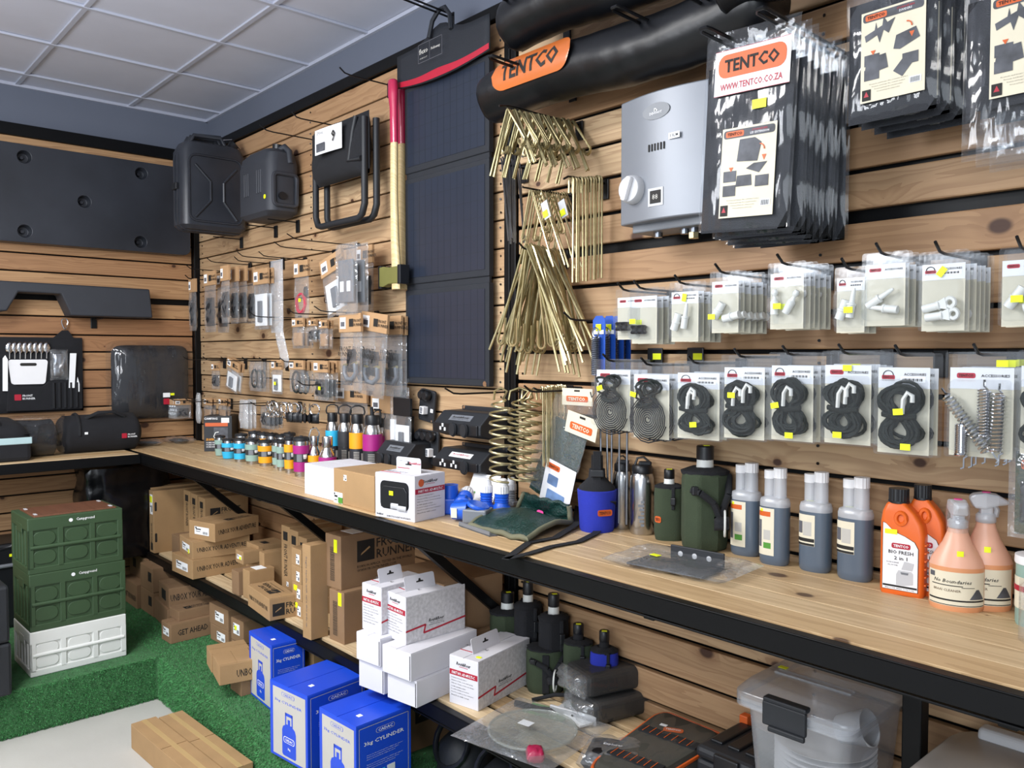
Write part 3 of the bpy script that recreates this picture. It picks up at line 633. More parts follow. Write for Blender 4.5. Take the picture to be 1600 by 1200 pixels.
# label-faced stack
c = step('lowest label-faced carton of the stack right of the lettered one', (357, 1013), (329, 998), None, 987, sy=.28); sticker(c, 'L', .6, .45, c.sx*.45, c.h*.5); d4 = c
c = step('second label-faced carton of the stack right of the lettered one', None, None, None, None, d4.top, sx=d4.sx*1.05, sy=.3, h=d4.h*1.25, N=d4.N+V((0, 0, d4.h)), yaw=d4.yaw); sticker(c, 'L', .55, .5, c.sx*.45, c.h*.45); text('GET AHEAD', c.t, fc(c, 'R', .5, .3), c.h*.3, INK, .012, w=.2)
c = step('topmost label-faced carton of the stack touching the shelf above', None, None, None, None, c.top, sx=d4.sx*.95, sy=.28, h=d4.h*.5, N=V((c.N.x-.03, c.N.y+.04, c.top)), yaw=d4.yaw); sticker(c, 'L', .5, .5, c.sx*.45, c.h*.5)
c = step('carton with yellow-marked label right of the label-faced stack', None, None, None, None, PH+.062, sx=.12, sy=.28, h=.105, N=V((d4.N.x+.17, d4.N.y+.0, PH+.062)), yaw=d4.yaw); sticker(c, 'L', .45, .55, .06, .05); patch('price_sticker', c.t, fc(c, 'L', .4, .6) @ T(0, 0, .001), .02, .02, YEL)
step('low carton under the one with the yellow-marked label', None, None, None, None, PH, sx=.12, sy=.28, h=.06, N=V((d4.N.x+.17, d4.N.y+.0, PH)), yaw=d4.yaw)
c = step('short carton standing under the lettered long one near the blue box', (377, 1089), (360, 1076), None, 1064, sy=.2); z5 = c.top
c = step('lettered long carton with folded lid beside the small blue box', (343, 1072), (330, 1053), (400, 1062), 1040, z5, mat=CARD); text('UNBOX YOUR ADVENTURE', c.t, fc(c, 'R', .8, .5), c.h*.36, INK, .012, w=c.sy*1.2) if 0 else text('UNBOX', c.t, fc(c, 'R', .75, .45), c.h*.36, INK, .012, w=c.sy*.55)
step('long plain carton lying behind the lettered one beside the small blue box', None, None, None, None, z5, sx=c.sx*.8, sy=c.sy*1.1, h=c.h*.95, N=c.N+V((-c.sx*1.05, .03, 0)), yaw=c.yaw, mat=CARD)
c = step('wide brown carton under the shelf behind the small blue box', (490, 1055), 445, None, 1010, .3, sy=.2, mat=CARD)
# --- blue gas cylinder cartons
def gas_cylinder_print(t, mt, h):
    b = Bm(); w = h*.27
    p = [(-w, -.46*h), (-w*.85, -.5*h), (w*.85, -.5*h), (w, -.46*h), (w, .08*h), (w*.85, .17*h), (w*.5, .22*h), (w*.42, .24*h), (-w*.42, .24*h), (-w*.5, .22*h), (-w*.85, .17*h), (-w, .08*h)]
    b.prism(p, .0005, mt @ T(0, 0, .0009))
    for a, e in (((-w*.55, .22*h), (-w*.38, .5*h)), ((w*.38, .22*h), (w*.55, .5*h)), ((-w*.55, .43*h), (w*.55, .5*h)), ((-w*.18, .24*h), (w*.18, .36*h))):
        b.prism([(a[0], a[1]), (e[0], a[1]), (e[0], e[1]), (a[0], e[1])], .0005, mt @ T(0, 0, .0009))
    q = obj('cylinder_print', b, BLUEC, t)
    b = Bm(); b.prism(rrect(w*1.55, h*.14, h*.05), .0002, mt @ T(0, -.12*h, .0012)); obj('print_border', b, WHITE, q)
    b = Bm(); b.prism(rrect(w*1.42, h*.115, h*.04), .0002, mt @ T(0, -.12*h, .0014)); obj('print_field', b, BLUEC, q)
    text('CADAC', q, mt @ T(0, -.12*h, .0008), h*.065, WHITE, .02, w=w*1.1); text('3kg', q, mt @ T(0, -.32*h, .0004), h*.07, WHITE, .02)
def gas_box(lab, near, left, right, top, z, h=None, full=True):
    c = carton(lab, near, left, right, top, z, mat=BLUEC, name='gas_cylinder_box', group='blue gas cylinder cartons', h=h); return c
def gas_print(c):
    t = c.t
    patch('white_panel', t, fc(c, 'L', .52, .49), c.sx*.86, c.h*.90, GREYC, t=.0006)
    gas_cylinder_print(t, fc(c, 'L', .52, .36), c.h*.58)
    b = Bm(); b.prism(rrect(c.sx*.34, c.h*.055, .006), .0002, fc(c, 'L', .5, .88) @ T(0, 0, .0010)); obj('print_border', b, BLUEC, t)
    b = Bm(); b.prism(rrect(c.sx*.32, c.h*.048, .005), .0002, fc(c, 'L', .5, .88) @ T(0, 0, .0012)); obj('print_field', b, GREYC, t)
    text('CADAC', t, fc(c, 'L', .5, .88) @ T(0, 0, .0005), c.h*.03, BLUEC, .02, w=c.sx*.24); text('3kg CYLINDER', t, fc(c, 'L', .5, .77), c.h*.045, BLUEC, .008, w=c.sx*.72)
    b = Bm(); m = fc(c, 'R', 0, 0)
    for a in ((.05, .05, .058, .95), (.94, .05, .948, .95), (.05, .944, .948, .95)): b.prism([(a[0]*c.sy, a[1]*c.h), (a[2]*c.sy, a[1]*c.h), (a[2]*c.sy, a[3]*c.h), (a[0]*c.sy, a[3]*c.h)], .0002, m @ T(0, 0, .0008))
    b.prism(rrect(c.sy*.34, c.h*.062, .008), .0002, fc(c, 'R', .52, .86) @ T(0, 0, .0008)); obj('white_border', b, GREYC, t)
    b = Bm(); b.prism(rrect(c.sy*.325, c.h*.054, .007), .0002, fc(c, 'R', .52, .86) @ T(0, 0, .0010)); obj('print_field', b, BLUEC, t)
    text('CADAC', t, fc(c, 'R', .52, .86) @ T(0, 0, .0006), c.h*.035, WHITE, .015, w=c.sy*.26); text('3kg CYLINDER', t, fc(c, 'R', .5, .74), c.h*.06, WHITE, .012, w=c.sy*.72)
    for k in range(6): text('Thank you for purchasing this refillable gas cylinder', t, fc(c, 'R', .18, .60-.025*k-(.04 if k > 2 else 0)), c.h*.012, WHITE, 0, w=c.sy*(.66-.07*(k % 3)), align='l')
    patch('warning_panel', t, fc(c, 'R', .62, .34), c.sy*.14, c.h*.09, WHITE); patch('warning_panel', t, fc(c, 'R', .46, .34), c.sy*.1, c.h*.07, CYAN)
    patch('price_sticker', t, fc(c, 'T', .72, .25), .016, .016, LABEL)
c1 = carton('blue gas cylinder carton standing farthest, half behind the next one', (425, 1112), (390, 1083), None, 1009, PH, sy=.14, mat=BLUEC, name='gas_cylinder_box', group='blue gas cylinder cartons'); gas_print(c1)
HB = c1.h
def by_top(lab, nt, lt, rt, h):
    zt = .0; N = None
    # the top corners lie on one level plane: the carton stands on the step with the height of its neighbour
    zt = PH+h; N = Hz(nt[0], nt[1], zt); L = Hz(lt[0], lt[1], zt)-N; R = Hz(rt[0], rt[1], zt)-N
    yaw = (math.atan2(-L.y, -L.x)+math.atan2(-R.x, R.y))/2
    c = carton(lab, None, None, None, None, PH, sx=L.length, sy=R.length, h=h, N=V((N.x, N.y, PH)), yaw=yaw, mat=BLUEC, name='gas_cylinder_box', group='blue gas cylinder cartons'); gas_print(c); return c
c2 = by_top('blue gas cylinder carton in the middle with a torn white panel', (480, 1088), (434, 1057), (560, 1051), HB)
c3 = by_top('blue gas cylinder carton standing nearest at the bottom edge', (556, 1136), (500, 1104), (641, 1102), HB)
# --- two long cartons on the concrete floor
zf = .10
N = Hz(246, 1123, zf)
for k, (a, d, lab) in enumerate((((204.5, 1131), (246, 1122), 'long flat carton on the concrete floor, left of the pair'), ((247.5, 1121), (284, 1109), 'long flat carton on the concrete floor, right of the pair'))):
    P0, P1 = Hz(a[0], a[1], zf), Hz(d[0], d[1], zf); wv = P1-P0; yaw = math.radians(93)
    c = Ct(); c.sx, c.sy, c.h = wv.length, .75, zf; yy = yaw
    t = thing('long_cardboard_box', lab, 'box', (P0.x, P0.y, 0), yy, 'long floor cartons'); c.t = t
    obj('body', Bm().box((0, -.62, 0), (wv.length, 0, zf-.003)), CARD, t, bev=.002)
    for y0, y1 in ((-.62, -.305), (-.30, -.001)): obj('flap', Bm().box((.001, y0, zf-.004), (wv.length-.001, y1, zf)), CARD, t)
    obj('tape', Bm().box((wv.length*.4, -.62, zf-.001), (wv.length*.6, 0.0005, zf+.0006)), TAPE, t)
# ------------------------------------------------------------------ hooks and things hung on the right wall
def hook(x, z, L, what, loop=False, r=.0032, up=.02, back=False):
    t = thing('display_hook', 'black wire display hook '+what, 'hook', (x, -.003, z), 0 if not back else PI/2, 'wall hooks')
    if back: t.location = (.003, x, z)
    obj('back_plate', Bm().box((-.016, -.006, -.05), (.016, 0, .012)), STEEL2, t, bev=.002)
    b = Bm()
    if loop:
        b.tube([(-.013, -.004, 0), (-.013, -L, up*.5), (-.008, -L-.010, up*.6), (.008, -L-.010, up*.6), (.013, -L, up*.5), (.013, -.004, 0)], r, 6)
    else: b.tube([(0, -.004, 0), (0, -L*.8, 0), (0, -L*.9, up*.15), (0, -L, up)], r, 6)
    obj('arm', b, STEEL2, t, smooth=50); return t
def offof(P, px): return -(P.y) - sx_(P, -Y_, px) if 0 else sx_(P, -Y_, px)
def at_off(px, py, off): return W(px, py, off)
JR = random.Random(11)
# ---- folding solar panel
tl, br = W(636, 147, .03), W(768, 606, .03)
x0, x1, zb = tl.x, br.x, br.z
t = thing('folding_solar_panel', 'folding solar panel of three dark panels hung in a strip with a red-edged top flap', 'solar panel', ((x0+x1)/2, -.03, zb)); w = x1-x0
zs = [W(700, y, .03).z - zb for y in (612, 600, 441, 428, 272, 258)]
zz = [(0.0, W(705, 446, .03).z-zb), (W(705, 440, .03).z-zb, W(700, 263, .03).z-zb), (W(700, 258, .03).z-zb, W(700, 112, .03).z-zb)]
for a, c in zz:
    f = obj('panel', Bm().box((-w/2, -.012, a+.004), (w/2, .012, c-.004)), SOLARF, t, bev=.004)
    obj('cell_sheet', Bm().box((-w/2+.022, -.0138, a+.03), (w/2-.022, -.0118, c-.025)), SOLAR, f)
    b = Bm(); n = 12
    for i in range(1, n): xx = -w/2+.022+(w-.044)*i/n; b.box((xx-.0007, -.0142, a+.03), (xx+.0007, -.0137, c-.025))
    for i in range(1, 6): q = a+.03+(c-a-.055)*i/6; b.box((-w/2+.022, -.0142, q-.0006), (w/2-.022, -.0137, q+.0006))
    obj('cell_lines', b, SOLARL, f)
for za, zc in ((zz[0][1], zz[1][0]), (zz[1][1], zz[2][0])): obj('fabric_hinge', Bm().box((-w/2+.004, -.006, min(za, zc)-.02), (w/2-.004, .004, max(za, zc)+.02)), SOLARF, t)
b = Bm()
for k in range(2): b.lathe([(.010, -.002), (.010, .002)], 10, mt=T((-1, 1)[k]*(w/2-.02), -.014, .014) @ rot(PI/2, 'X'))
obj('eyelet', b, CHROME, t)
ztop = zz[2][1]
def flap(u, v):
    x = (u-.5)*(w+.05); z0 = ztop-.02-.05*(1-(2*u-1)**2)*.6+.02; z1 = ztop+.125+.05*math.exp(-((u-.5)/.16)**2)
    return V((x, -.026-.012*(1-(2*u-1)**2)*(1-v)-.004, z0+(z1-z0)*v))
obj('top_flap', Bm().grid(flap, 16, 6), SOLARF, t, smooth=60).modifiers.new('solid', 'SOLIDIFY').thickness = .004
obj('red_edge', Bm().grid(lambda u, v: flap(u, .02+v*.16)+V((0, -.003, 0)), 16, 2), RED, t, smooth=60)
obj('carry_handle', Bm().tube([(-.05, -.045, ztop+.13), (-.035, -.04, ztop+.19), (-.01, -.03, ztop+.225), (.03, -.03, ztop+.225), (.06, -.03, ztop+.19), (.075, -.036, ztop+.13)], .009, 6), SOLARF, t, smooth=50)
m = T(-.02, -.063, ztop+.075) @ FRONT
b = Bm()
for a in ((-.075, -.035, .075, -.0335), (-.075, .0335, .075, .035), (-.075, -.035, -.0735, .035), (.0735, -.035, .075, .035), (-.003, -.035, -.0015, .035)): b.prism([(a[0], a[1]), (a[2], a[1]), (a[2], a[3]), (a[0], a[3])], .0004, m)
obj('print_frame', b, INKG, t); text('flexo', t, m @ T(-.04, .006, 0), .02, GREYC, .01); text('SOLAR BOOST', t, m @ T(-.04, -.02, 0), .005, GREYC); text('Fold-away', t, m @ T(.036, 0, 0), .013, GREYC, .02)
hook((x0+x1)/2-.0, zb+ztop+.215, .26, 'with a closed loop above the folding solar panel', loop=True, r=.004)
# ---- two axes side by side
for k, (px, off, lab) in enumerate(((615, .09, 'long-handled axe with red grip, nearer of the two hung side by side'), (627, .03, 'long-handled axe with red grip, behind and right of the nearer one'))):
    a = W(px, 124, off) if k == 0 else W(px, 128, off); c = W(px+4, 452, off); H = a.z-c.z
    t = thing('axe', lab, 'axe', (a.x, -off, c.z), 0, 'axes')
    def ring(z, rx, ry, x): return [V((x+rx*math.cos(2*PI*i/12), ry*math.sin(2*PI*i/12), z)) for i in range(12)]
    g = H-.24
    obj('grip', Bm().loft([ring(H, .016, .012, -.006), ring(H-.006, .024, .017, -.006), ring(H-.06, .026, .018, -.004), ring(H-.11, .02, .015, 0), ring(H-.25, .019, .014, .002)]), MAGR, t, smooth=50)
    obj('handle', Bm().loft([ring(H-.25, .0185, .0138, .002), ring(H*.45, .02, .014, .0), ring(.20, .023, .0145, .004), ring(.10, .026, .015, .012), ring(.0, .026, .014, .012)]), HICK, t, smooth=50)
    b = Bm(); hd = [(-.085, .015), (-.06, .012), (-.02, .022), (.05, .022), (.055, .09), (-.02, .088), (-.06, .094), (-.085, .092)]
    b.prism(hd, .036, T(0, -.018, 0) @ FRONT); h = obj('axe_head', b, AXEH, t, bev=.003)
    obj('blade_guard', Bm().box((-.100, -.014, .006), (-.078, .014, .100)), AXED, h, bev=.003); obj('poll', Bm().box((.05, -.022, .018), (.072, .022, .094)), AXED, h, bev=.003)
a = W(615, 132, .0); hook(a.x-.02, a.z, .24, 'through the red grip of the nearer axe')
# ---- folding stool
P = W(540, 346, .10); Q = W(500, 215, .10); zz0 = P.z-.02; H = W(545, 190, .06).z-zz0; x0 = W(498, 300, .10).x; x1 = W(588, 300, .10).x; w = (x1-x0)*.86; cx = x0+w/2+.01
t = thing('folding_stool', 'folded black camping stool with a printed card on its fabric', 'stool', (cx, -.02, zz0))
for k, y in enumerate((-.10, -.05)):
    s_ = .0 if k == 0 else .012
    pts = [(-w/2+s_, y, H*.92), (-w/2+s_, y, .06), (-w/2+s_+.02, y, .022), (-w/2+.05+s_, y, .015), (w/2-.05+s_, y, .015), (w/2-.02+s_, y, .03), (w/2+s_, y, .07), (w/2+s_, y, H*.92)]
    obj('tube_frame', Bm().tube(pts, .0145, 8), BLKM, t, smooth=60)
obj('cross_tube', Bm().tube([(w/2, -.115, H*.55), (w*.30, -.125, H*.55), (w*.38, -.125, H*.8), (w*.42, -.12, H*.93)], .011, 8), BLKM, t, smooth=60)
b = Bm(); b.pillow(T(-.01, -.085, H*.70) @ FRONT, w+.05, H*.56, .10, 12, 12, .016, 3, .6); obj('seat_fabric', b, FAB, t, smooth=80)
pc = Bm(); pc.grid(lambda u, v: V((-w*.42+.085+u*w*.5, -.166+.012*u*u, H*.66+v*H*.23)), 4, 4); cdk = obj('printed_card', pc, WHITE, t); m = T(-w*.42+.085, -.1675, H*.66) @ FRONT
patch('photo', cdk, m @ T(.05, .028, 0), .07, .035, GRYPH); text('9', cdk, m @ T(w*.37, H*.13, -.003), .05, INK, .02); text('STOOL', cdk, m @ T(.05, H*.19, .002), .012, INK)
a = W(498, 222, 0); hook(a.x+.02, a.z, .30, 'left of the folded stool'); hook(a.x+.17, a.z+.04, .22, 'over the top of the folded stool')
# ---- jerry can and water can, high in the corner
def rbox(w, d, z, r=.05, n=4, cy=0): return [V((p[0], p[1]+cy, z)) for p in rrect(w, d, r, n)]
t = thing('jerry_can', 'black ribbed jerry can hung in the corner beside the flat tank', 'jerry can', (.715, -.20, 2.25), PI/2)
b = Bm(); b.loft([rbox(a, c, z, r) for a, c, z, r in ((.30, .13, 0, .03), (.345, .165, .02, .04), (.345, .165, .40, .04), (.30, .15, .445, .04), (.24, .12, .455, .03))]); obj('body', b, TANK, t, smooth=35)
for y in (-.022, .022): obj('weld_seam', Bm().tube([V((p[0], y, p[1]+.205)) for p in rrect(.352, .415, .05)], .0075, 6, True), TANK, t, smooth=60)
b = Bm(); b.tube([V((p[0], -.083, p[1]+.21)) for p in rrect(.28, .34, .04)], .006, 6, True); obj('panel_rim', b, TANK, t, smooth=60)
b = Bm()
for a, c in (((-.11, .33), (.0-.03, .25)), ((-.11, .06), (-.03, .15)), ((-.03, .25), (-.03, .15)), ((.11, .33), (.04, .25)), ((.04, .25), (.04, .15)), ((.04, .15), (.11, .06))): b.tube([(a[0], -.084, a[1]), (c[0], -.084, c[1])], .007, 6)
obj('pressed_rib', b, TANK, t, smooth=60)
for y in (-.045, 0, .045): obj('carry_handle', Bm().tube([(-.12, y, .44), (-.10, y, .485), (.04, y, .495), (.07, y, .45)], .011, 8), TANK, t, smooth=60)
obj('side_clip', Bm().box((-.19, -.03, .2), (-.172, .03, .235)), BLKP, t, bev=.003); obj('spout_cap', Bm().cyl((.11, 0, .44), (.135, 0, .485), .028, n=12), BLKP, t, smooth=40); obj('wire_bail', Bm().tube([(.06, -.02, .49), (.11, -.03, .50), (.16, -.02, .46)], .004, 5), CHROME, t)
t = thing('water_can', 'dark grey moulded water can with yellow dot, right of the jerry can', 'water can', (1.20, -.10, 2.268))
b = Bm(); b.loft([rbox(a, c, z, r) for a, c, z, r in ((.30, .13, 0, .04), (.36, .165, .02, .045), (.36, .165, .25, .045), (.34, .15, .30, .05), (.26, .11, .325, .05))]); obj('body', b, TANK2, t, smooth=40)
for x in (-.09, .05):
    for k in range(3): obj('moulded_rib', Bm().tube([(x+.022*k, -.083, .11), (x+.022*k, -.083, .22)], .006, 6), TANK2, t, smooth=60)
obj('end_frame', Bm().tube([V((.181, p[0], p[1]+.12)) for p in rrect(.12, .15, .02)], .011, 6, True), TANK2, t, smooth=60)
obj('tap_cap', Bm().cyl((.172, -.02, .09), (.194, -.02, .09), .018, n=12), BLKP, t, smooth=40); obj('filler_cap', Bm().cyl((.10, 0, .315), (.105, 0, .35), .024, n=12), BLKP, t, smooth=40); obj('handle', Bm().tube([(.115, .0, .32), (.14, .02, .335), (.165, .03, .31), (.175, .03, .25)], .016, 8), TANK2, t, smooth=60)
patch('price_sticker', t, fr((.135, -.0835, .085), X_, Z_), .022, .02, YEL, r=.008)
for x, zh, lab in ((1.08, 2.25, 'under the left side of the water can'), (1.32, 2.25, 'under the right side of the water can'), (.66, 2.235, 'under the black jerry can')): hook(x, zh, .16, lab, up=0)
# ---- awning rolls on long hooks at the top
a = W(770, 152, .16); c = W(1215, 22, .16)
def roll(lab, x0, x1, z, r, off, seed, patchx=None):
    L = x1-x0; t = thing('awning_roll', lab, 'awning', ((x0+x1)/2, -off, z-r))
    def f(u, v):
        an = 2*PI*v; x = (u-.5)*L; e = min(1, min(u, 1-u)*14+.72); rr = r*e*(1+.06*noise.noise(V((x*6+seed, math.cos(an)*1.5, math.sin(an)*1.5)))+.03*noise.noise(V((x*22, math.cos(an)*3+seed, math.sin(an)*3))))
        return V((x, rr*math.cos(an), r+rr*math.sin(an)+.012*math.sin(u*7)))
    b = Bm(); b.grid(f, 60, 20); bmesh.ops.remove_doubles(b.b, verts=b.b.verts, dist=1e-4); bmesh.ops.holes_fill(b.b, edges=b.b.edges); obj('pvc_cover', b, VINYL, t, smooth=80)
    if patchx is not None:
        pw = .34; ph = .105
        def g(px, py): an = PI+(-py)/r*1.0+.05; an = PI - py/r; return V((px, (r*1.055)*math.cos(an), r+(r*1.055)*math.sin(an)))
        def pg(u, v):
            x = (u-.5)*pw; y = (v-.5)*ph; k = abs(x)-(pw/2-ph/2)
            if k > 0: y *= math.sqrt(max(0, 1-(min(k, ph/2)/(ph/2))**2))
            an = PI - (y+.02)/(r*1.07); return V((patchx+x, r*1.08*math.cos(an), r+.012*math.sin((patchx/L+.5)*7)+r*1.08*math.sin(an)))
        obj('orange_patch', Bm().grid(pg, 40, 8), ORANGEV, t, smooth=80)
        key = text('TENTCO', t, Matrix.Identity(4), .055, INK, .03, w=.25)
        me = key.data.copy(); mb = key.matrix_basis.copy(); key.matrix_basis = Matrix.Identity(4); bm2 = bmesh.new(); bm2.from_mesh(me); bmesh.ops.subdivide_edges(bm2, edges=[e for e in bm2.edges if e.calc_length() > .25], cuts=1)
        for vv in bm2.verts:
            p = mb @ vv.co; an = PI-(p.y+.02)/(r*1.07); vv.co = V((patchx+p.x, r*1.095*math.cos(an), r+.012*math.sin((patchx/L+.5)*7)+r*1.095*math.sin(an)))
        bm2.to_mesh(me); bm2.free(); key.data = me
    return t
VINYL = M('black_vinyl', '0b0d11', 0.36, 0, 0.15, 8, 0.2, 30, spec=0.4); ORANGEV = M('orange_vinyl', 'bb632a', 0.35, 0, 0.05, 6, 0.1, 40, coat=0.3)
xr0 = W(768, 150, .17).x; xr1 = W(1216, 30, .17).x; zr_ = (W(900, 110, .17).z)
R1 = roll('long black vinyl awning roll with an orange patch, lower of two high on the wall', xr0, xr1, W(1000, 75, .17).z, .082, .17, 2.3, patchx=W(828, 118, .25).x-(xr0+xr1)/2)
xq0, xq1 = W(800, 40, .18).x, W(1120, 0, .18).x
R2 = roll('black vinyl awning roll at the top edge, above the one with the orange patch', xq0, xq1+.1, W(850, 25, .18).z+.01, .085, .18, 7.7)
R3 = roll('rolled black vinyl bundle at the upper right end of the orange-patched roll', W(1165, 20, .15).x, W(1240, 0, .15).x+.15, W(1195, 2, .15).z+.03, .075, .24, 5.1)
for px, py, lab in ((897, 145, 'under the left half of the orange-patched roll'), (1090, 85, 'under the right half of the orange-patched roll')):
    q = W(px, py, 0); hook(q.x, q.z+.02, .34, lab, loop=True, r=.0045)
for px, py, lab in ((888, 48, 'under the topmost awning roll'), (1188, 62, 'empty, at the right end of the orange-patched roll')):
    q = W(px, py, 0); hook(q.x, q.z+.02, .30, lab, loop=True, r=.0045)
# ---- gas water heater
o_ = .16
a, c = W(972, 163, o_), W(1097, 362, o_); x0, x1 = W(970, 250, o_).x, W(1107, 250, o_).x; z0, z1 = W(966, 354, o_).z, W(972, 162, o_).z
t = thing('gas_water_heater', 'silver gas water heater with white knob, mounted on the plank wall', 'water heater', ((x0+x1)/2, -.02, z0)); w = x1-x0; H = z1-z0
n = 10; prof = [(-w/2+w*i/n, -.14-.022*math.cos(PI*(i/n-.5))) for i in range(n+1)]
b = Bm(); ringf = lambda z, s=1.0: [V((x, y, z)) for x, y in prof]+[V((w/2, -.03, z)), V((-w/2, -.03, z))]
b.loft([ringf(0), ringf(H)]); obj('front_cover', b, SILVP, t, smooth=30, bev=.004)
obj('side_case', Bm().box((-w/2+.006, -.06, .006), (w/2-.006, .0, H-.006)), GREYP, t)
b = Bm(); b.prism([(x*.045, y*.022) for x, y in [(math.cos(2*PI*i/20), math.sin(2*PI*i/20)) for i in range(20)]], .001, T(-.005, -.163, H*.84) @ FRONT); e = obj('badge', b, GREYP, t); text('D', e, T(-.005, -.1635, H*.845) @ FRONT, .012, WHITE, .02); text('DEWHOT', e, T(-.005, -.1635, H*.825) @ FRONT, .007, WHITE, .02)
b = Bm()
for k in range(6): b.box((-.03+.01*k, -.164, H*.535), (-.026+.01*k, -.1615, H*.59))
obj('vent_slots', b, INK, t); patch('sticker', t, T(.055, -.1625, H*.62) @ FRONT, .035, .016, LABEL); text('5.5L/M', t, T(.055, -.1637, H*.62) @ FRONT, .007, INK, .01)
k = obj('control_knob', Bm().lathe([(.040, 0), (.038, .018), (.034, .024)], 20, mt=T(-.085, -.156, H*.265) @ rot(PI/2, 'X')), LGREY, t, smooth=40); obj('knob_grip', Bm().cbox((-.085, -.186, H*.265), (.016, .016, .066)), WHITE, k, mt=T(-.085, -.186, H*.265) @ rot(.35, 'Y') @ T(.085, .186, -H*.265), bev=.004)
patch('display', t, T(-.005, -.162, H*.175) @ FRONT, .05, .048, LGREY); patch('display_screen', t, T(-.005, -.1632, H*.175) @ FRONT, .036, .034, INK); text('88', t, T(-.005, -.1645, H*.175) @ FRONT, .014, GREYC)
for x in (-.06, .03, .06): obj('pipe_fitting', Bm().cyl((x, -.08, .01), (x, -.08, -.035), .016, .012, 10), SILV, t, smooth=40)
obj('valve_block', Bm().box((-.12, -.12, -.022), (.12, -.03, .004)), GREYP, t, bev=.004); obj('brass_nut', Bm().cyl((.06, -.08, -.034), (.06, -.08, -.05), .014, n=6), GOLD, t)
# ------------------------------------------------------------------ blister packs of small parts on two rows of hooks
def fitting(b, mt, kind):
    if kind == 'eye':
        b.lathe([(.0085, 0), (.0085, .028), (.010, .029), (.010, .033), (.007, .034)], 10, mt=mt)
        b.loft([[mt @ V((x*.012, y*.006, .033)) for x, y in ((-.6,-1),(.6,-1),(.6,1),(-.6,1))], [mt @ V((x*.012, y*.005, .046)) for x, y in ((-1,-1),(1,-1),(1,1),(-1,1))]])
        b.tube([mt @ V((.009*math.cos(a), 0, .052+.009*math.sin(a))) for a in [2*PI*i/12 for i in range(12)]], .0045, 6, True)
    elif kind == 'spike':
        b.lathe([(.0085, 0), (.0085, .026), (.0098, .027), (.0098, .031), (.006, .032), (.0045, .058), (.0025, .064)], 10, mt=mt)
    elif kind == 'cup':
        b.lathe([(.010, 0), (.010, .018), (.0115, .019), (.0115, .023), (.0095, .024), (.0095, .044)], 10, mt=mt)
    elif kind == 'ball':
        b.lathe([(.009, 0), (.0095, .03), (.006, .034), (.004, .042), (.0075, .047), (.008, .052), (.005, .058)], 10, mt=mt)
def lay(x, z, a, y=-.012): return T(x, y, z) @ rot(a, 'Y')
def ropes(seed, w, h, r=.0032, n=150, loops=9):      # one cord wound into many uneven loops with a waist
    rr = random.Random(seed); pts = []; per = max(10, n//loops)
    for q in range(loops):
        top = q % 2 == 0; cz = h*(.23 if top else -.23)+rr.uniform(-.05, .05)*h; cx = rr.uniform(-.10, .10)*w; a = w*rr.uniform(.22, .46); b = h*rr.uniform(.15, .29); tl = rr.uniform(-.7, .7); y = -.006-.016*rr.random()
        for i in range(per):
            th = (-PI/2 if top else PI/2)+2*PI*i/per; x, z = a*math.cos(th), b*math.sin(th)
            pts.append(V((cx+x*math.cos(tl)-z*math.sin(tl)*.5, y-.004*math.sin(th*2), cz+z*math.cos(tl)*.9+x*math.sin(tl)*.4)))
    for k in range(2): pts = [(pts[max(0, i-1)]+pts[i]*2+pts[min(len(pts)-1, i+1)])/4 for i in range(len(pts))]
    return Bm().tube(pts, r, 5)
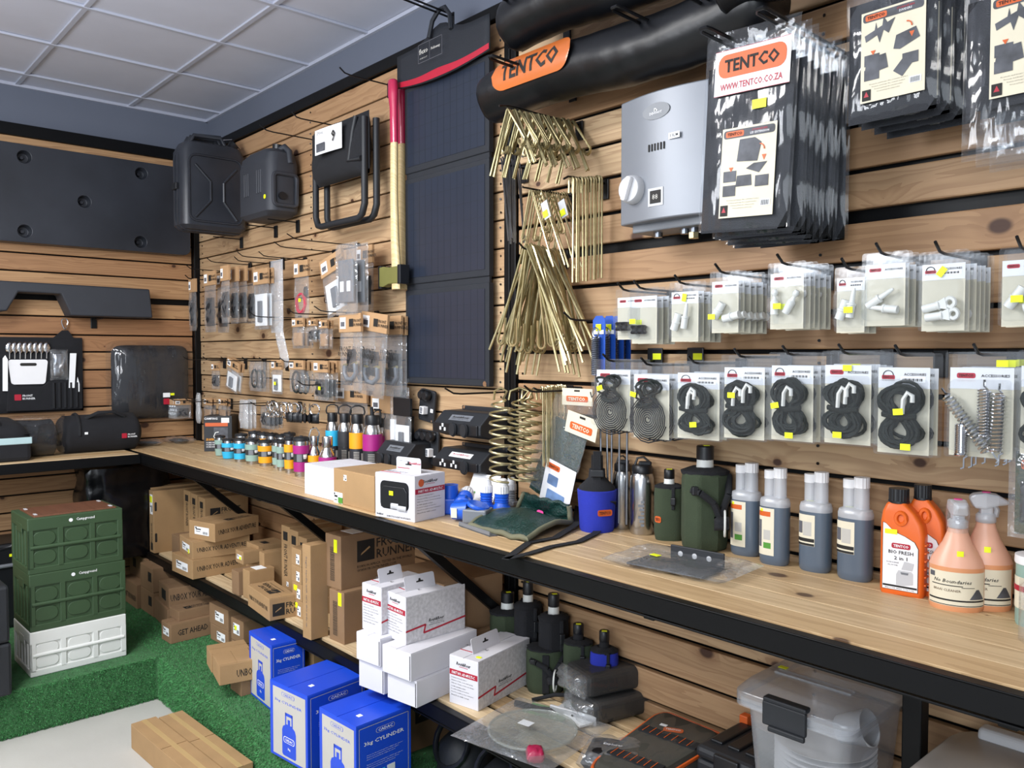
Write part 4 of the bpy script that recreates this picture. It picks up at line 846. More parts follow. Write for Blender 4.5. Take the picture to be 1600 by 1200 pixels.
def pack(label, mt, w, h, kind, brand, group, yel=(), seed=0, cat='accessory pack', dark=False):
    """clear shell on a printed card; local origin at the hang hole, front towards -y"""
    t = thing('blister_pack', label, cat, mt=mt, group=group)
    top = -.016; cw = w*.86; ch = h*.82; cz = -h*.10-ch/2+top*.2
    b = Bm(); b.prism([(x, z-h/2+.010) for x, z in rrect(w, h, .006)], .0006, T(0, 0, 0) @ FRONT)
    bz = -h*.60; bh = h*.58 if not dark else h*.68; bz = -h*.585 if not dark else -h*.55
    q = [rrect(w*.82, bh, .008), rrect(w*.78, bh*.96, .010), rrect(w*.76, bh*.94, .010)]
    dep = .022 if not dark else .030
    b.loft([[V((x, -.001 - d, z+bz)) for x, z in p] for p, d in zip(q, (0, dep*.8, dep))], False, True)
    obj('clear_shell', b, CLEAR, t)
    c = patch('backing_card', t, T(0, .002, cz) @ FRONT, cw, ch, CREAM, t=.0005); m = T(0, .0010, 0) @ FRONT
    patch('card_header', c, T(0, .0012, -h*.10-h*.10) @ FRONT, cw, h*.20, WHITE, t=.0004)
    m = T(0, .0006, -h*.195) @ FRONT
    if brand == 0:
        patch('red_logo', c, m @ T(-cw*.24, h*.02, 0), cw*.30, h*.05, RED, r=h*.018, t=.0004); text('TENTCO', c, m @ T(-cw*.24, h*.02, .0002), h*.026, INK, .02, w=cw*.24); text('ACCESSORIES', c, m @ T(cw*.22, h*.02, 0), h*.026, INK, .015, w=cw*.44)
    else:
        patch('red_logo', c, m @ T(-cw*.30, h*.00, 0), cw*.26, h*.04, RED, r=h*.01, t=.0004); text('TENTCO', c, m @ T(-cw*.30, 0, .0002), h*.022, INK, .02, w=cw*.22)
        bb = Bm(); bb.tube([m @ V((-cw*.30+cw*.10*math.cos(a), h*.02+h*.045*math.sin(a), .0006)) for a in [PI*i/8 for i in range(9)]], .0009, 4); obj('logo_arch', bb, INK, c)
        text('for Sportsmen', c, m @ T(-cw*.30, -h*.032, 0), h*.014, INK, .0, w=cw*.26); text('ACCESSORIES', c, m @ T(cw*.22, h*.03, 0), h*.024, INK, .015, w=cw*.42)
        patch('barcode_label', c, m @ T(cw*.18, -h*.02, 0), cw*.48, h*.055, LABEL, t=.0004); bb = Bm()
        for i in range(16): x = -cw*.02+cw*.025*i; bb.prism([(x, -h*.035), (x+cw*(.006+.008*(i*7 % 3)), -h*.035), (x+cw*(.006+.008*(i*7 % 3)), -h*.01), (x, -h*.01)], .0002, m @ T(0, 0, .0008))
        obj('barcode', bb, INK, c)
    for (x, z, a) in yel: patch('price_sticker', t, T(x*w, -.0025-(dep if z < -.3 else 0), z*h) @ FRONT @ rot(a, 'Z'), .020, .013, YEL, t=.0004)
    z0 = -h*.80
    if kind in ('cups', 'spikes', 'eyes', 'balls', 'mix'):
        K = {'cups': ('cup', 'cup'), 'spikes': ('spike', 'spike'), 'eyes': ('eye', 'eye'), 'balls': ('ball', 'ball'), 'mix': ('cup', 'spike')}[kind]
        sp = {'cups': ((-.26, .02, .6), (.06, .0, 1.35)), 'spikes': ((-.30, .05, 1.0), (.34, -.01, -1.45)), 'eyes': ((-.34, .06, 1.35), (-.28, -.05, 1.45)), 'balls': ((-.24, 0, .0), (.05, .02, .55)), 'mix': ((-.26, -.02, .35), (.06, .0, .15))}[kind]
        for kk, (x, z, a) in zip(K, sp):
            b = Bm(); fitting(b, lay(x*w, z0+.012+z*h, a), kk); obj('pole_fitting', b, NYL, t, smooth=40)
    elif kind == 'black':
        for x in (-.20, .02): b = Bm(); b.lathe([(.011, 0), (.014, .004), (.009, .012), (.014, .020), (.011, .024)], 10, mt=T(x*w, -.012, z0+.004)); obj('rubber_grip', b, BLKP, t, smooth=40)
    elif kind == 'coil':
        pts = []
        for i in range(150): a = i*.42; r = .005+.00024*i*w/.085; pts.append((r*math.cos(a)*1.0, -.014, -h*.68+r*math.sin(a)*1.0))
        obj('webbing_coil', Bm().tube(pts, .0019, 4), WEBC, t, smooth=60)
        obj('tether_cord', ropes(seed, w*.8, h*.40, .0036, 120, 9), ROPE, t, smooth=60, mt=T(0, 0, -h*.36))
        b = Bm(); b.tube([(-.2*w, -.02, -h*.28), (-.25*w, -.022, -h*.40), (-.12*w, -.022, -h*.44)], .004, 6); obj('hook', b, BLKP, t, smooth=60)
    elif kind == 'rope':
        obj('guy_rope', ropes(seed, w*.84, h*.66, .0040, 420, 28), ROPE, t, smooth=60, mt=T(0, 0, -h*.56))
        b = Bm(); b.tube([(-.28*w, -.021, -h*.54), (0, -.024, -h*.575), (.28*w, -.021, -h*.55)], .005, 6); b.tube([(-.28*w, -.020, -h*.555), (0, -.024, -h*.59), (.28*w, -.021, -h*.565)], .005, 6); obj('rope_wrap', b, ROPE, t, smooth=60)
    elif kind == 'springs':
        for x, a, z, L in ((-.14, -.62, -.62, .62), (.08, 0, -.52, .45), (.26, .03, -.60, .55), (-.22, 0, -.78, .30)):
            n = 16; pts = []; Lm = L*h
            for i in range(n*8): th = 2*PI*i/8; pts.append((.0115*math.cos(th), .0115*math.sin(th), -Lm/2+Lm*i/(n*8)))
            pts = [(0, 0, -Lm/2-.025), (.006, 0, -Lm/2-.022), (.006, 0, -Lm/2-.004)]+pts+[(0, 0, Lm/2+.006), (0, 0, Lm/2+.018)]
            obj('tension_spring', Bm().tube(pts, .0021, 4), CHROME, t, smooth=60, mt=T(x*w, -.014, z*h) @ rot(a, 'Y'))
    if kind == 'rope':
        rr = random.Random(seed+50)
        for i in range(rr.choice((1, 2, 2))):
            x, z = rr.uniform(-.25, .25)*w, -h*(.36 if i else .40)
            b = Bm(); b.tube([(x, -.026, z-.03), (x+.002, -.027, z), (x+.010, -.027, z+.014), (x+.020, -.027, z+.008), (x+.020, -.027, z-.006)], .0048, 6); obj('plastic_hook', b, NYL, t, smooth=60)
    return t
def short(l):
    for c in (' in the', ' with one', ', low', ', hook', ' cut by', ' at the left', ' without', ', left'):
        if len(l.split(c)[0].split()) > 4: l = l.split(c)[0]
    return l
def row(items, depth, group):
    for it in items:
        pxl, pxr, pyt, pyb, kind, brand, n, yel, lab = it
        off = depth; A = W((pxl+pxr)/2, pyt, off); w = W(pxr, pyt, off).x-W(pxl, pyt, off).x; h = A.z-W((pxl+pxr)/2, pyb, off).z
        x, z = A.x, A.z-.012
        dark = kind in ('coil', 'rope', 'springs')
        f = pack('front '+lab, T(x, -off, z) @ rot(JR.uniform(-.03, .05), 'Z'), w, h, kind, brand, group, yel, seed=int(pxl), dark=dark)
        pit = .026 if not dark else .036
        for k in range(1, n):
            o2 = off-pit*k
            if o2 < .02: break
            dup(f, mt=T(x+JR.uniform(-.003, .003), -o2, z+JR.uniform(-.002, .002)) @ rot(JR.uniform(-.04, .06), 'Z'), label=nth(k)+' pack queued behind the '+short(lab))
        hook(x, z+.004, off+.04, 'through the '+short(lab))
row([(962, 1000, 450, 528, 'black', 0, 2, (), 'card of black fittings far left in the upper row'),
     (984, 1029, 447, 535, 'black', 0, 4, ((-.2, -.55, 0),), 'card of black rubber grips in the upper pack row'),
     (1046, 1094, 439, 532, 'mix', 1, 5, ((0, -.20, 1.4),), 'card of two white upright pole fittings in the upper pack row'),
     (1109, 1157, 422, 518, 'cups', 0, 6, ((-.25, -.68, 0),), 'card of two white tube cups with one yellow tag in the upper row'),
     (1199, 1260, 408, 512, 'balls', 0, 6, ((-.1, -.60, 0),), 'card of white ball-end fittings in the upper row'),
     (1304, 1355, 415, 517, 'mix', 1, 3, ((.1, -.60, 0),), 'half-hidden card with round logo in the upper row'),
     (1346, 1420, 392, 507, 'spikes', 0, 4, (), 'card of two white spike fittings without tag in the upper row'),
     (1435, 1514, 390, 515, 'eyes', 1, 6, ((-.02, -.20, .9),), 'card of two white eye fittings with tilted tag in the upper row'),
     (1561, 1640, 383, 507, 'cups', 0, 3, ((-.05, -.60, 0),), 'card of white fittings cut by the right edge in the upper row')], .20, 'pole fitting packs on the upper hooks')
row([(928, 988, 560, 672, 'coil', 0, 3, ((-.15, -.35, .3),), 'pack of black webbing coil at the left end of the lower row'),
     (985, 1050, 566, 686, 'coil', 0, 4, ((-.25, -.36, -.2),), 'pack of black webbing coil with orange dot in the lower row'),
     (1054, 1128, 563, 687, 'rope', 1, 5, ((.05, -.74, .1),), 'pack of green rope with white hooks, low yellow tag'),
     (1127, 1199, 553, 687, 'rope', 1, 4, ((-.12, -.42, 0),), 'pack of green rope next to the low-tagged one'),
     (1200, 1276, 549, 690, 'rope', 1, 3, ((-.2, -.54, .2), (.1, -.86, 0)), 'pack of green rope with two tags, hook at top'),
     (1283, 1367, 547, 695, 'rope', 0, 4, ((0, -.13, 0), (-.05, -.83, 0)), 'pack of green rope tagged on header and bottom'),
     (1366, 1459, 549, 711, 'rope', 1, 2, ((.02, -.52, .1), (.15, -.85, 0)), 'pack of green rope with a large loop, left of the springs'),
     (1476, 1592, 548, 716, 'springs', 0, 4, ((.28, -.06, 0),), 'pack of steel tension springs in the lower row'),
     (1590, 1680, 545, 712, 'rope', 1, 2, (), 'pack cut by the right edge in the lower row')], .20, 'rope and spring packs on the lower hooks')
# loose shelf-talkers on empty hooks behind the lower row
for px, py, lab in ((1022, 557, 'yellow-tagged hook plate above the rope packs, left of two'), (1085, 557, 'yellow-tagged hook plate above the rope packs, right of two')):
    q = W(px, py, .02); t = thing('hook_plate', 'black '+lab, 'hook plate', (q.x, -.012, q.z)); obj('plate', Bm().box((-.028, -.006, -.025), (.028, 0, .025)), BLKP, t, bev=.003); patch('price_sticker', t, T(.01, -.007, 0) @ FRONT, .03, .018, YEL)
# green pack at the right edge
q = W(1597, 705, .18); t = thing('hanging_pack', 'green carded pack hanging at the right edge beside the spray bottles', 'accessory pack', (q.x+.045, -.18, q.z)); h = q.z-W(1597, 835, .18).z
patch('backing_card', t, T(0, 0, -h/2) @ FRONT, .11, h, CANV); patch('red_logo', t, T(-.02, -.001, -.025) @ FRONT, .05, .018, ORANGE, r=.004); text('TENTCO', t, T(-.02, -.0025, -.025) @ FRONT, .010, INK, .02)
b = Bm(); b.pillow(T(0, -.006, -h/2) @ FRONT, .13, h*1.08, .03, 8, 8, .006, 4); obj('clear_bag', b, BAG, t, smooth=80); obj('content', Bm().pillow(T(.0, -.006, -h*.6) @ FRONT, .09, h*.5, .02, 6, 6), BLKP, t, smooth=80); hook(q.x+.045, q.z+.01, .2, 'carrying the green pack at the right edge')
# ---- big flat bagged covers with printed sheets
def flatpack(label, mt, w, h, header, sheet, group=None, content=SOLARF, tail=0.0, th=.012):
    t = thing('bagged_cover', label, 'bagged cover', mt=mt, group=group)
    b = Bm(); b.pillow(T(0, 0, -h/2-.03) @ FRONT, w*.93, h*.94, th, 10, 10, .002, 1, .25); obj('folded_cover', b, content, t, smooth=70)
    b = Bm(); b.pillow(T(0, 0, -h/2+.01-tail/2) @ FRONT, w, h+.05+tail, th*1.5, 18, 22, .007, 5, .3); obj('clear_bag', b, WRAP, t, smooth=80)
    y = -th/2-.004
    if header:
        hh = h*.25; p = patch('header_label', t, T(w*.05, y-.004, -hh*.62) @ FRONT, w*.80, hh, WHITE, t=.0006); m = T(w*.05, y-.005, -hh*.62) @ FRONT
        bb = Bm()
        for a in ((-.4, -.5, .4, -.49), (-.4, .49, .4, .5)): bb.prism([(w*a[0], hh*a[1]), (w*a[2], hh*a[1]), (w*a[2], hh*a[3]), (w*a[0], hh*a[3])], .0004, m)
        obj('red_border', bb, RED, p)
        patch('orange_logo', p, m @ T(0, hh*.14, 0), w*.72, hh*.52, ORANGE, r=hh*.2, t=.0005); text('TENTCO', p, m @ T(0, hh*.14, .0004), hh*.30, INK, .03, w=w*.58); text('WWW.TENTCO.CO.ZA', p, m @ T(0, -hh*.32, 0), hh*.15, RED, .015, w=w*.66)
        patch('price_sticker', t, T(w*.15, y-.003, -h*.36) @ FRONT, .035, .02, YEL)
    if sheet:
        sw, sh, sx, sz = sheet; p = patch('printed_sheet', t, T(sx, y-.003, sz) @ FRONT, sw, sh, CREAM, t=.0006); m = T(sx, y-.0042, sz) @ FRONT
        patch('print_banner', p, m @ T(0, sh*.43, 0), sw*.94, sh*.09, GRYPH, r=sh*.03, t=.0004); patch('orange_logo', p, m @ T(-sw*.26, sh*.43, .0003), sw*.34, sh*.065, ORANGE, r=sh*.02, t=.0004); text('TENTCO', p, m @ T(-sw*.26, sh*.43, .0008), sh*.035, INK, .02, w=sw*.28)
        text('STORAGE BIN', p, m @ T(sw*.2, sh*.445, .0004), sh*.022, RED, .01); text('LID EXTENSION' if header else 'DIVIDERS', p, m @ T(sw*.2, sh*.415, .0004), sh*.024, WHITE, .01)
        bb = Bm()
        if header:
            bb.prism([(x*sw, z*sh) for x, z in ((-.2, .12), (-.16, .36), (.12, .36), (.24, .30), (.18, .10))], .0004, m @ T(0, 0, .0006)); bb.prism([(x*sw, z*sh) for x, z in ((-.02, .03), (.12, .08), (.36, .08), (.22, -.03))], .0004, m @ T(0, 0, .0006)); bb.prism([(x*sw, z*sh) for x, z in ((-.2, -.16), (-.18, -.04), (.08, -.04), (.1, -.16))], .0004, m @ T(0, 0, .0006))
        else:
            bb.prism([(x*sw, z*sh) for x, z in ((-.42, .17), (-.44, .24), (-.28, .28), (-.26, .36), (-.24, .29), (-.16, .31), (-.14, .40), (-.08, .33), (.04, .36), (-.06, .21), (-.14, .26), (-.20, .13), (-.24, .22))], .0004, m @ T(0, 0, .0006))
            bb.prism([(x*sw, z*sh) for x, z in ((.02, .02), (.06, .16), (.36, .2), (.42, .08), (.12, .0))], .0004, m @ T(0, 0, .0006)); bb.prism([(x*sw, z*sh) for x, z in ((-.44, -.2), (-.4, -.02), (-.1, -.0), (-.06, -.16))], .0004, m @ T(0, 0, .0006)); bb.prism([(x*sw, z*sh) for x, z in ((.02, -.22), (.2, -.08), (.38, -.12), (.16, -.3))], .0004, m @ T(0, 0, .0006))
        obj('product_picture', bb, GRYPH, p)
        bb = Bm(); bb.tube([m @ V((sw*(.22+.08*math.sin(a)), sh*(.22+.06*math.cos(a)), .001)) for a in [PI*i/8 for i in range(5)]], sh*.008, 4); bb.prism([(x*sw, z*sh) for x, z in ((.26, .16), (.34, .16), (.30, .10))], .0004, m @ T(0, 0, .0008)); bb.prism([(x*sw, z*sh) for x, z in ((-.34, .06), (-.26, .06), (-.30, .01))], .0004, m @ T(0, 0, .0008)); obj('red_arrow', bb, ORANGE, p)
        for x, z in ((-.32, .0-.04), (-.32, -.2), (.28, -.12)): patch('small_picture', p, m @ T(x*sw, z*sh, 0), sw*.24, sh*.12, GRYPH, t=.0007)
        for k in range(4): text('Protects and keeps the contents in place', p, m @ T(-sw*.05, -sh*(.31+.03*k), 0), sh*.014, INK, 0, w=sw*(.6-.08*k))
        patch('corner_mark', p, m @ T(-sw*.40, -sh*.42, 0), sw*.14, sh*.12, INK, t=.0006); bb = Bm(); bb.prism([(x*sw, z*sh) for x, z in ((-.44, -.44), (-.36, -.44), (-.40, -.38))], .0004, m @ T(0, 0, .001)); obj('red_mark', bb, RED, p)
        patch('barcode', p, m @ T(sw*.36, -sh*.36, 0), sw*.18, sh*.07, LABEL, t=.0006); bb = Bm()
        for i in range(9): bb.prism([(sw*(.29+.016*i), -sh*.39), (sw*(.297+.016*i), -sh*.39), (sw*(.297+.016*i), -sh*.335), (sw*(.29+.016*i), -sh*.335)], .0002, m @ T(0, 0, .0012))
        obj('barcode_bars', bb, INK, p)
    return t
o_ = .30; a, c, d = W(1122, 78, o_), W(1250, 345, o_), W(1095, 345, o_)
w = W(1250, 100, o_).x-W(1115, 100, o_).x+.02; h = W(1180, 66, o_).z-W(1175, 350, o_).z; xc = (W(1112, 200, o_).x+W(1240, 200, o_).x)/2; zt = W(1182, 62, o_).z
f = flatpack('front bagged black cover with large orange printed header on the long double hook', T(xc, -o_, zt) @ rot(.05, 'Y'), w, h, True, (w*.58, h*.50, w*.06, -h*.72))
for k in range(1, 8):
    o2 = o_-.033*k
    g = flatpack('first bagged black cover queued behind the header-labelled front one', T(xc+JR.uniform(-.008, .008), -o2, zt-.012+JR.uniform(-.012, .004)) @ rot(.03+JR.uniform(-.03, .03), 'Y'), w, h, False, None, 'covers behind the header-labelled front one') if k == 1 else dup(g, label=nth(k)+' bagged black cover queued behind the header-labelled front one', mt=T(xc+JR.uniform(-.008, .008), -o2, zt-.012+JR.uniform(-.012, .004)) @ rot(.03+JR.uniform(-.03, .03), 'Y'))
hook(xc-.07, zt+.015, o_+.07, 'double wire left, through the header-labelled covers', loop=True, r=.0045); hook(xc+.07, zt+.015, o_+.07, 'double wire right, through the header-labelled covers', loop=True, r=.0045)
o_ = .22; x0, x1 = W(1322, 100, o_).x, W(1470, 100, o_).x; zt = W(1400, -40, o_).z; h = zt-W(1400, 165, o_).z; w = x1-x0
def sheet_at(pl, pr, pt, pb, xc, zt): a, c = W(pl, pt, o_), W(pr, pb, o_); return (abs(c.x-a.x), abs(a.z-c.z), (a.x+c.x)/2-xc, (a.z+c.z)/2-zt)
sw = W(1450, 90, o_).x-W(1350, 90, o_).x; sh = W(1400, 12, o_).z-W(1400, 155, o_).z; xs = (W(1350, 90, o_).x+W(1450, 90, o_).x)/2; zs_ = W(1400, 82, o_).z
f = flatpack('bagged black cover with a cream printed sheet at the upper right', T((x0+x1)/2, -o_, zt), w, h, False, (sw, sh, xs-(x0+x1)/2, zs_-zt))
for k in range(1, 4): dup(f, mt=T((x0+x1)/2+.01*k, -o_+.04*k, zt-.004*k), label=nth(k)+' bagged cover queued behind the upper right one with a printed sheet', group='covers behind the upper right one')
x2 = W(1505, 100, o_).x; xs = (W(1551, 80, o_).x+W(1551, 80, o_).x)/2+sw/2; zs_ = W(1600, 68, o_).z
f = flatpack('bagged black cover with crumpled plastic tail, cut by the right edge', T(x2+w/2, -o_, W(1600, -50, o_).z), w, W(1600, -50, o_).z-W(1600, 140, o_).z, False, (sw, sh, xs-(x2+w/2), zs_-W(1600, -50, o_).z), tail=.10)
for k in range(1, 3): dup(f, mt=T(x2+w/2+.012*k, -o_+.04*k, W(1600, -50, o_).z-.006*k), label=nth(k)+' bagged cover queued behind the one with the crumpled tail', group='covers behind the one with the tail')
for xx, lab in (((x0+x1)/2-.05, 'left, through the upper right covers'), ((x0+x1)/2+.06, 'right, through the upper right covers'), (x2+w/2, 'through the cover cut by the right edge')): hook(xx, zt+.0, .28, lab)
# ------------------------------------------------------------------ bundles of wire pegs
def wire(name, label, pts, r, mat, group, mt, n=5, cat='tent peg'):
    o = obj(name, Bm().tube(pts, r, n), mat, smooth=60, mt=mt); return tag(o, label, cat, group)
def arc(cx, cz, r, a0, a1, n=6): return [(cx+r*math.cos(a0+(a1-a0)*i/n), 0, cz+r*math.sin(a0+(a1-a0)*i/n)) for i in range(n+1)]
def peg_V(s, L, short, ang, curl=.014, ang2=None):       # long shaft one side, hooked arm the other, hung by the bend
    a = ang; p = [(-s*math.sin(a)*L, 0, -math.cos(a)*L), (-s*math.sin(a)*.008, 0, -.004), (0, 0, 0), (s*math.sin(a)*.008, 0, -.004)]
    a2 = ang2 or ang; ex, ez = s*math.sin(a2)*short, -math.cos(a2)*short; p.append((ex, 0, ez))
    for i in range(1, 8): q = PI*i/7*1.1; p.append((ex-s*curl*(1-math.cos(q)), 0, ez-curl*math.sin(q)))
    return p
def bundle(a_px, b_px, off_b, n, fn, r, mats, label, group, jit=.003, tilt=.05, hooklab=None, loop=False):
    Bp = W(b_px[0], b_px[1], off_b); L = sx_(Bp, -Y_, a_px[0]); ms = {}
    dz = sy_(Bp+V((0, -L, 0)), Z_, a_px[1])
    for k in range(n):
        u = k/max(1, n-1); u = (u*.55+.45*min(1, (k//4)*4/max(1, n-4))) if n > 40 else u; p = Bp+V((0, -L*u, dz*u)); key = fn(k)
        if key[0] not in ms:
            ms[key[0]] = wire('tent_peg', label, key[1], r, mats[k % len(mats)], group, Matrix.Identity(4)); o = ms[key[0]]
        else: o = ms[key[0]].copy(); S.collection.objects.link(o)
        o['label'] = nth(n-k)+' '+label+', counted from the hook tip'
        o.matrix_basis = T(p.x+JR.uniform(-jit, jit), p.y, p.z+JR.uniform(-jit, jit)) @ rot(JR.uniform(-tilt, tilt), 'Y') @ rot(JR.uniform(-.08, .08), 'Z') 
    if hooklab: hook(Bp.x, Bp.z+dz*.0-.008, off_b+L+.03, hooklab, loop=loop, up=dz+.01)
    return Bp, L
M_ = lambda px, py0, py1, off: W(px, py0, off).z-W(px, py1, off).z
bundle((793, 170), (897, 189), .03, 52, lambda k: ((0, peg_V(1, .20, .125, .38, .014, .62)) if (k//4) % 2 == 0 else (1, peg_V(-1, .19, .12, .45, .013, .50))), .0033, (GOLD2, GOLD), 'gold curl-ended peg in the topmost bunch', 'topmost tent-shaped bunch of pegs', .002, .04, 'carrying the topmost tent-shaped bunch of pegs')
bundle((829, 296), (884, 301), .03, 16, lambda k: ((0, peg_V(1, .20, .14, .28, .010, .45)) if (k//3) % 2 == 0 else (1, peg_V(-1, .27, .15, .40, .010, .30))), .0026, (GOLD2, GOLD), 'gold peg in the yellow-tagged middle bunch', 'middle bunch of pegs', .002, .05, 'carrying the middle bunch of pegs')
for px, py, lab in ((853, 328, 'left clear tag on the middle bunch of pegs'), (880, 326, 'right clear tag on the middle bunch of pegs')):
    q = W(px, py, .19 if px < 860 else .13); t = thing('peg_tag', lab+' with yellow price', 'price tag', q); patch('tag', t, FRONT @ rot(.35, 'Z'), .028, .055, LGREY); patch('price_sticker', t, T(0, -.002, -.012) @ FRONT @ rot(.35, 'Z'), .02, .02, YEL)
def bigU(s, L, ang, curl, back): 
    a = ang; ex, ez = -s*math.sin(a)*L, -math.cos(a)*L
    p = [(ex, 0, ez), (-s*.006, 0, -.01), (0, 0, 0), (s*.012, 0, -.012), (s*math.sin(a*.8)*back, 0, -math.cos(a*.8)*back)]
    bx, bz = p[-1][0], p[-1][2]
    for i in range(1, 9): q = PI*i/8; p.append((bx-s*curl*(1-math.cos(q))*1.0, 0, bz-curl*math.sin(q)))
    p.append((bx-s*curl*2-s*math.sin(a)*.0-.004*s, 0, bz+.07)); return p
bundle((823, 382), (874, 392), .03, 30, lambda k: (k % 6, bigU(1 if k % 6 < 3 else -1, .42-.02*(k % 3), .28+.12*(k % 3), .017, .31+.015*(k % 2))), .0042, (GOLD, GOLD2), 'thick wide-hooked gold peg in the lower bunch', 'large lower bunch of thick pegs', .005, .05, 'carrying the large lower bunch of thick pegs')
def straight(L, w=.009): return [(-w, 0, -.035)]+[(-w*math.cos(PI*i/6), 0, w*math.sin(PI*i/6)) for i in range(7)]+[(w, 0, -L)]
bundle((893, 283), (937, 281), .03, 11, lambda k: (0, straight(M_(915, 283, 440, .1), .010)), .0034, (GOLD2,), 'straight gold peg beside the water heater', 'straight pegs left of the water heater', .002, .012, 'carrying the straight pegs left of the water heater')
bundle((782, 250), (812, 258), .03, 8, lambda k: (0, [(0, 0, .01), (.005, 0, 0), (.03, 0, -M_(790, 250, 375, .08))] if 1 else 0), .0034, (SILV,), 'dull grey rod peg left of the gold pegs', 'grey steel rod pegs by the black post', .006, .08, 'carrying the grey steel rod pegs')
bundle((846, 607), (882, 604), .03, 14, lambda k: (0, straight(M_(850, 605, 725, .1), .005)), .0024, (GOLD, GOLD2), 'thin gold wire peg by the bagged net', 'thin wire pegs by the bagged net', .003, .015, 'carrying the thin wire pegs')
q = W(843, 611, .15); hook(q.x+.03, q.z-.0, .24, 'with a bent tip in front of the thin wire pegs')
# screw-shaped spiral pegs
hk = W(818, 607, .0)
for k, (px, off) in enumerate(((771, .26), (800, .17), (812, .10), (822, .05))):
    p = W(px+12, 608, off); L = p.z-W(px+12, 752, off).z; pts = []; n = 9*12
    for i in range(n+1):
        a = 2*PI*i/12; rr = .036*min(1, .25+i/14); pts.append((rr*math.cos(a), rr*math.sin(a), -.03-(L-.03)*i/n))
    pts = [(-.035, 0, -.035), (-.03, 0, -.006), (.0, 0, .004), (.028, 0, -.006)]+pts
    o = wire('spiral_peg', ('gold spiral screw peg, first on the hook beside the socket boxes', 'gold spiral screw peg, second on the hook beside the black post', 'gold spiral screw peg, third along the hook on the black post', 'gold spiral screw peg nearest the wall on the black post hook')[k], pts, .0036, (GOLD, GOLD2)[k % 2], 'spiral screw pegs', T(p.x, p.y, p.z) @ rot(.9*k, 'Z'), 6)
hook(hk.x, hk.z-.01, .34, 'with a bent tip carrying the spiral screw pegs')
# tension springs on blue cards
for k, (px, off) in enumerate(((928, .17), (944, .13), (957, .09), (968, .05))):
    p = W(px+8, 500, off); h = p.z-W(px+8, 592, off).z
    if k == 0: h *= 1.05
    t = thing('spring_card', ('long steel spring on a blue card, foremost beside the gold pegs', 'steel spring on a blue card, second of the four hung together', 'steel spring on a blue card, third of the four hung together', 'steel spring on a blue card, nearest the wall of the four')[k], 'spring', p, 0, 'springs on blue cards')
    b = Bm(); b.prism([(-.024, -h*.9), (.024, -h*.9), (.024, .0), (.012, .012), (-.012, .012), (-.024, 0)], .001, FRONT); obj('blue_card', b, GCARD, t); patch('price_sticker', t, T(0, -.002, -.022) @ FRONT, .02, .02, YEL); patch('white_print', t, T(.0, -.0016, -.035) @ FRONT, .04, .012, LABEL)
    n = 20; pts = [(.012*math.cos(2*PI*i/8), -.014+.012*math.sin(2*PI*i/8), -.05-(h-.07)*i/(n*8)) for i in range(n*8)]
    obj('coil', Bm().tube(pts, .0022, 4), SILV, t, smooth=60); obj('eye_loop', Bm().tube([(.012*math.sin(a), -.014, -.036+.014*math.cos(a)) for a in [2*PI*i/10 for i in range(10)]], .0024, 5, True), SILV, t, smooth=60); obj('end_hook', Bm().tube([(0, -.014, -h+.02), (0, -.014, -h-.03), (-.015, -.014, -h-.045), (-.02, -.014, -h-.03)], .0022, 5), SILV, t, smooth=60)
q = W(975, 503, 0); hook(q.x, q.z, .26, 'carrying the springs on blue cards')
# thin steel rods behind the flasks
for k, px in enumerate((938, 948, 956, 968, 980)):
    p = W(px, 660, .05+.012*k); tag(obj('steel_rod', Bm().tube([(0, 0, 0), (.008 if k < 2 else 0, 0, -.30)], .0032, 6), SILV, smooth=60, mt=T(p.x, p.y, p.z)), nth(k+1)+' thin steel rod from the left, hanging behind the steel bottles', 'rod', 'thin rods behind the steel flasks')
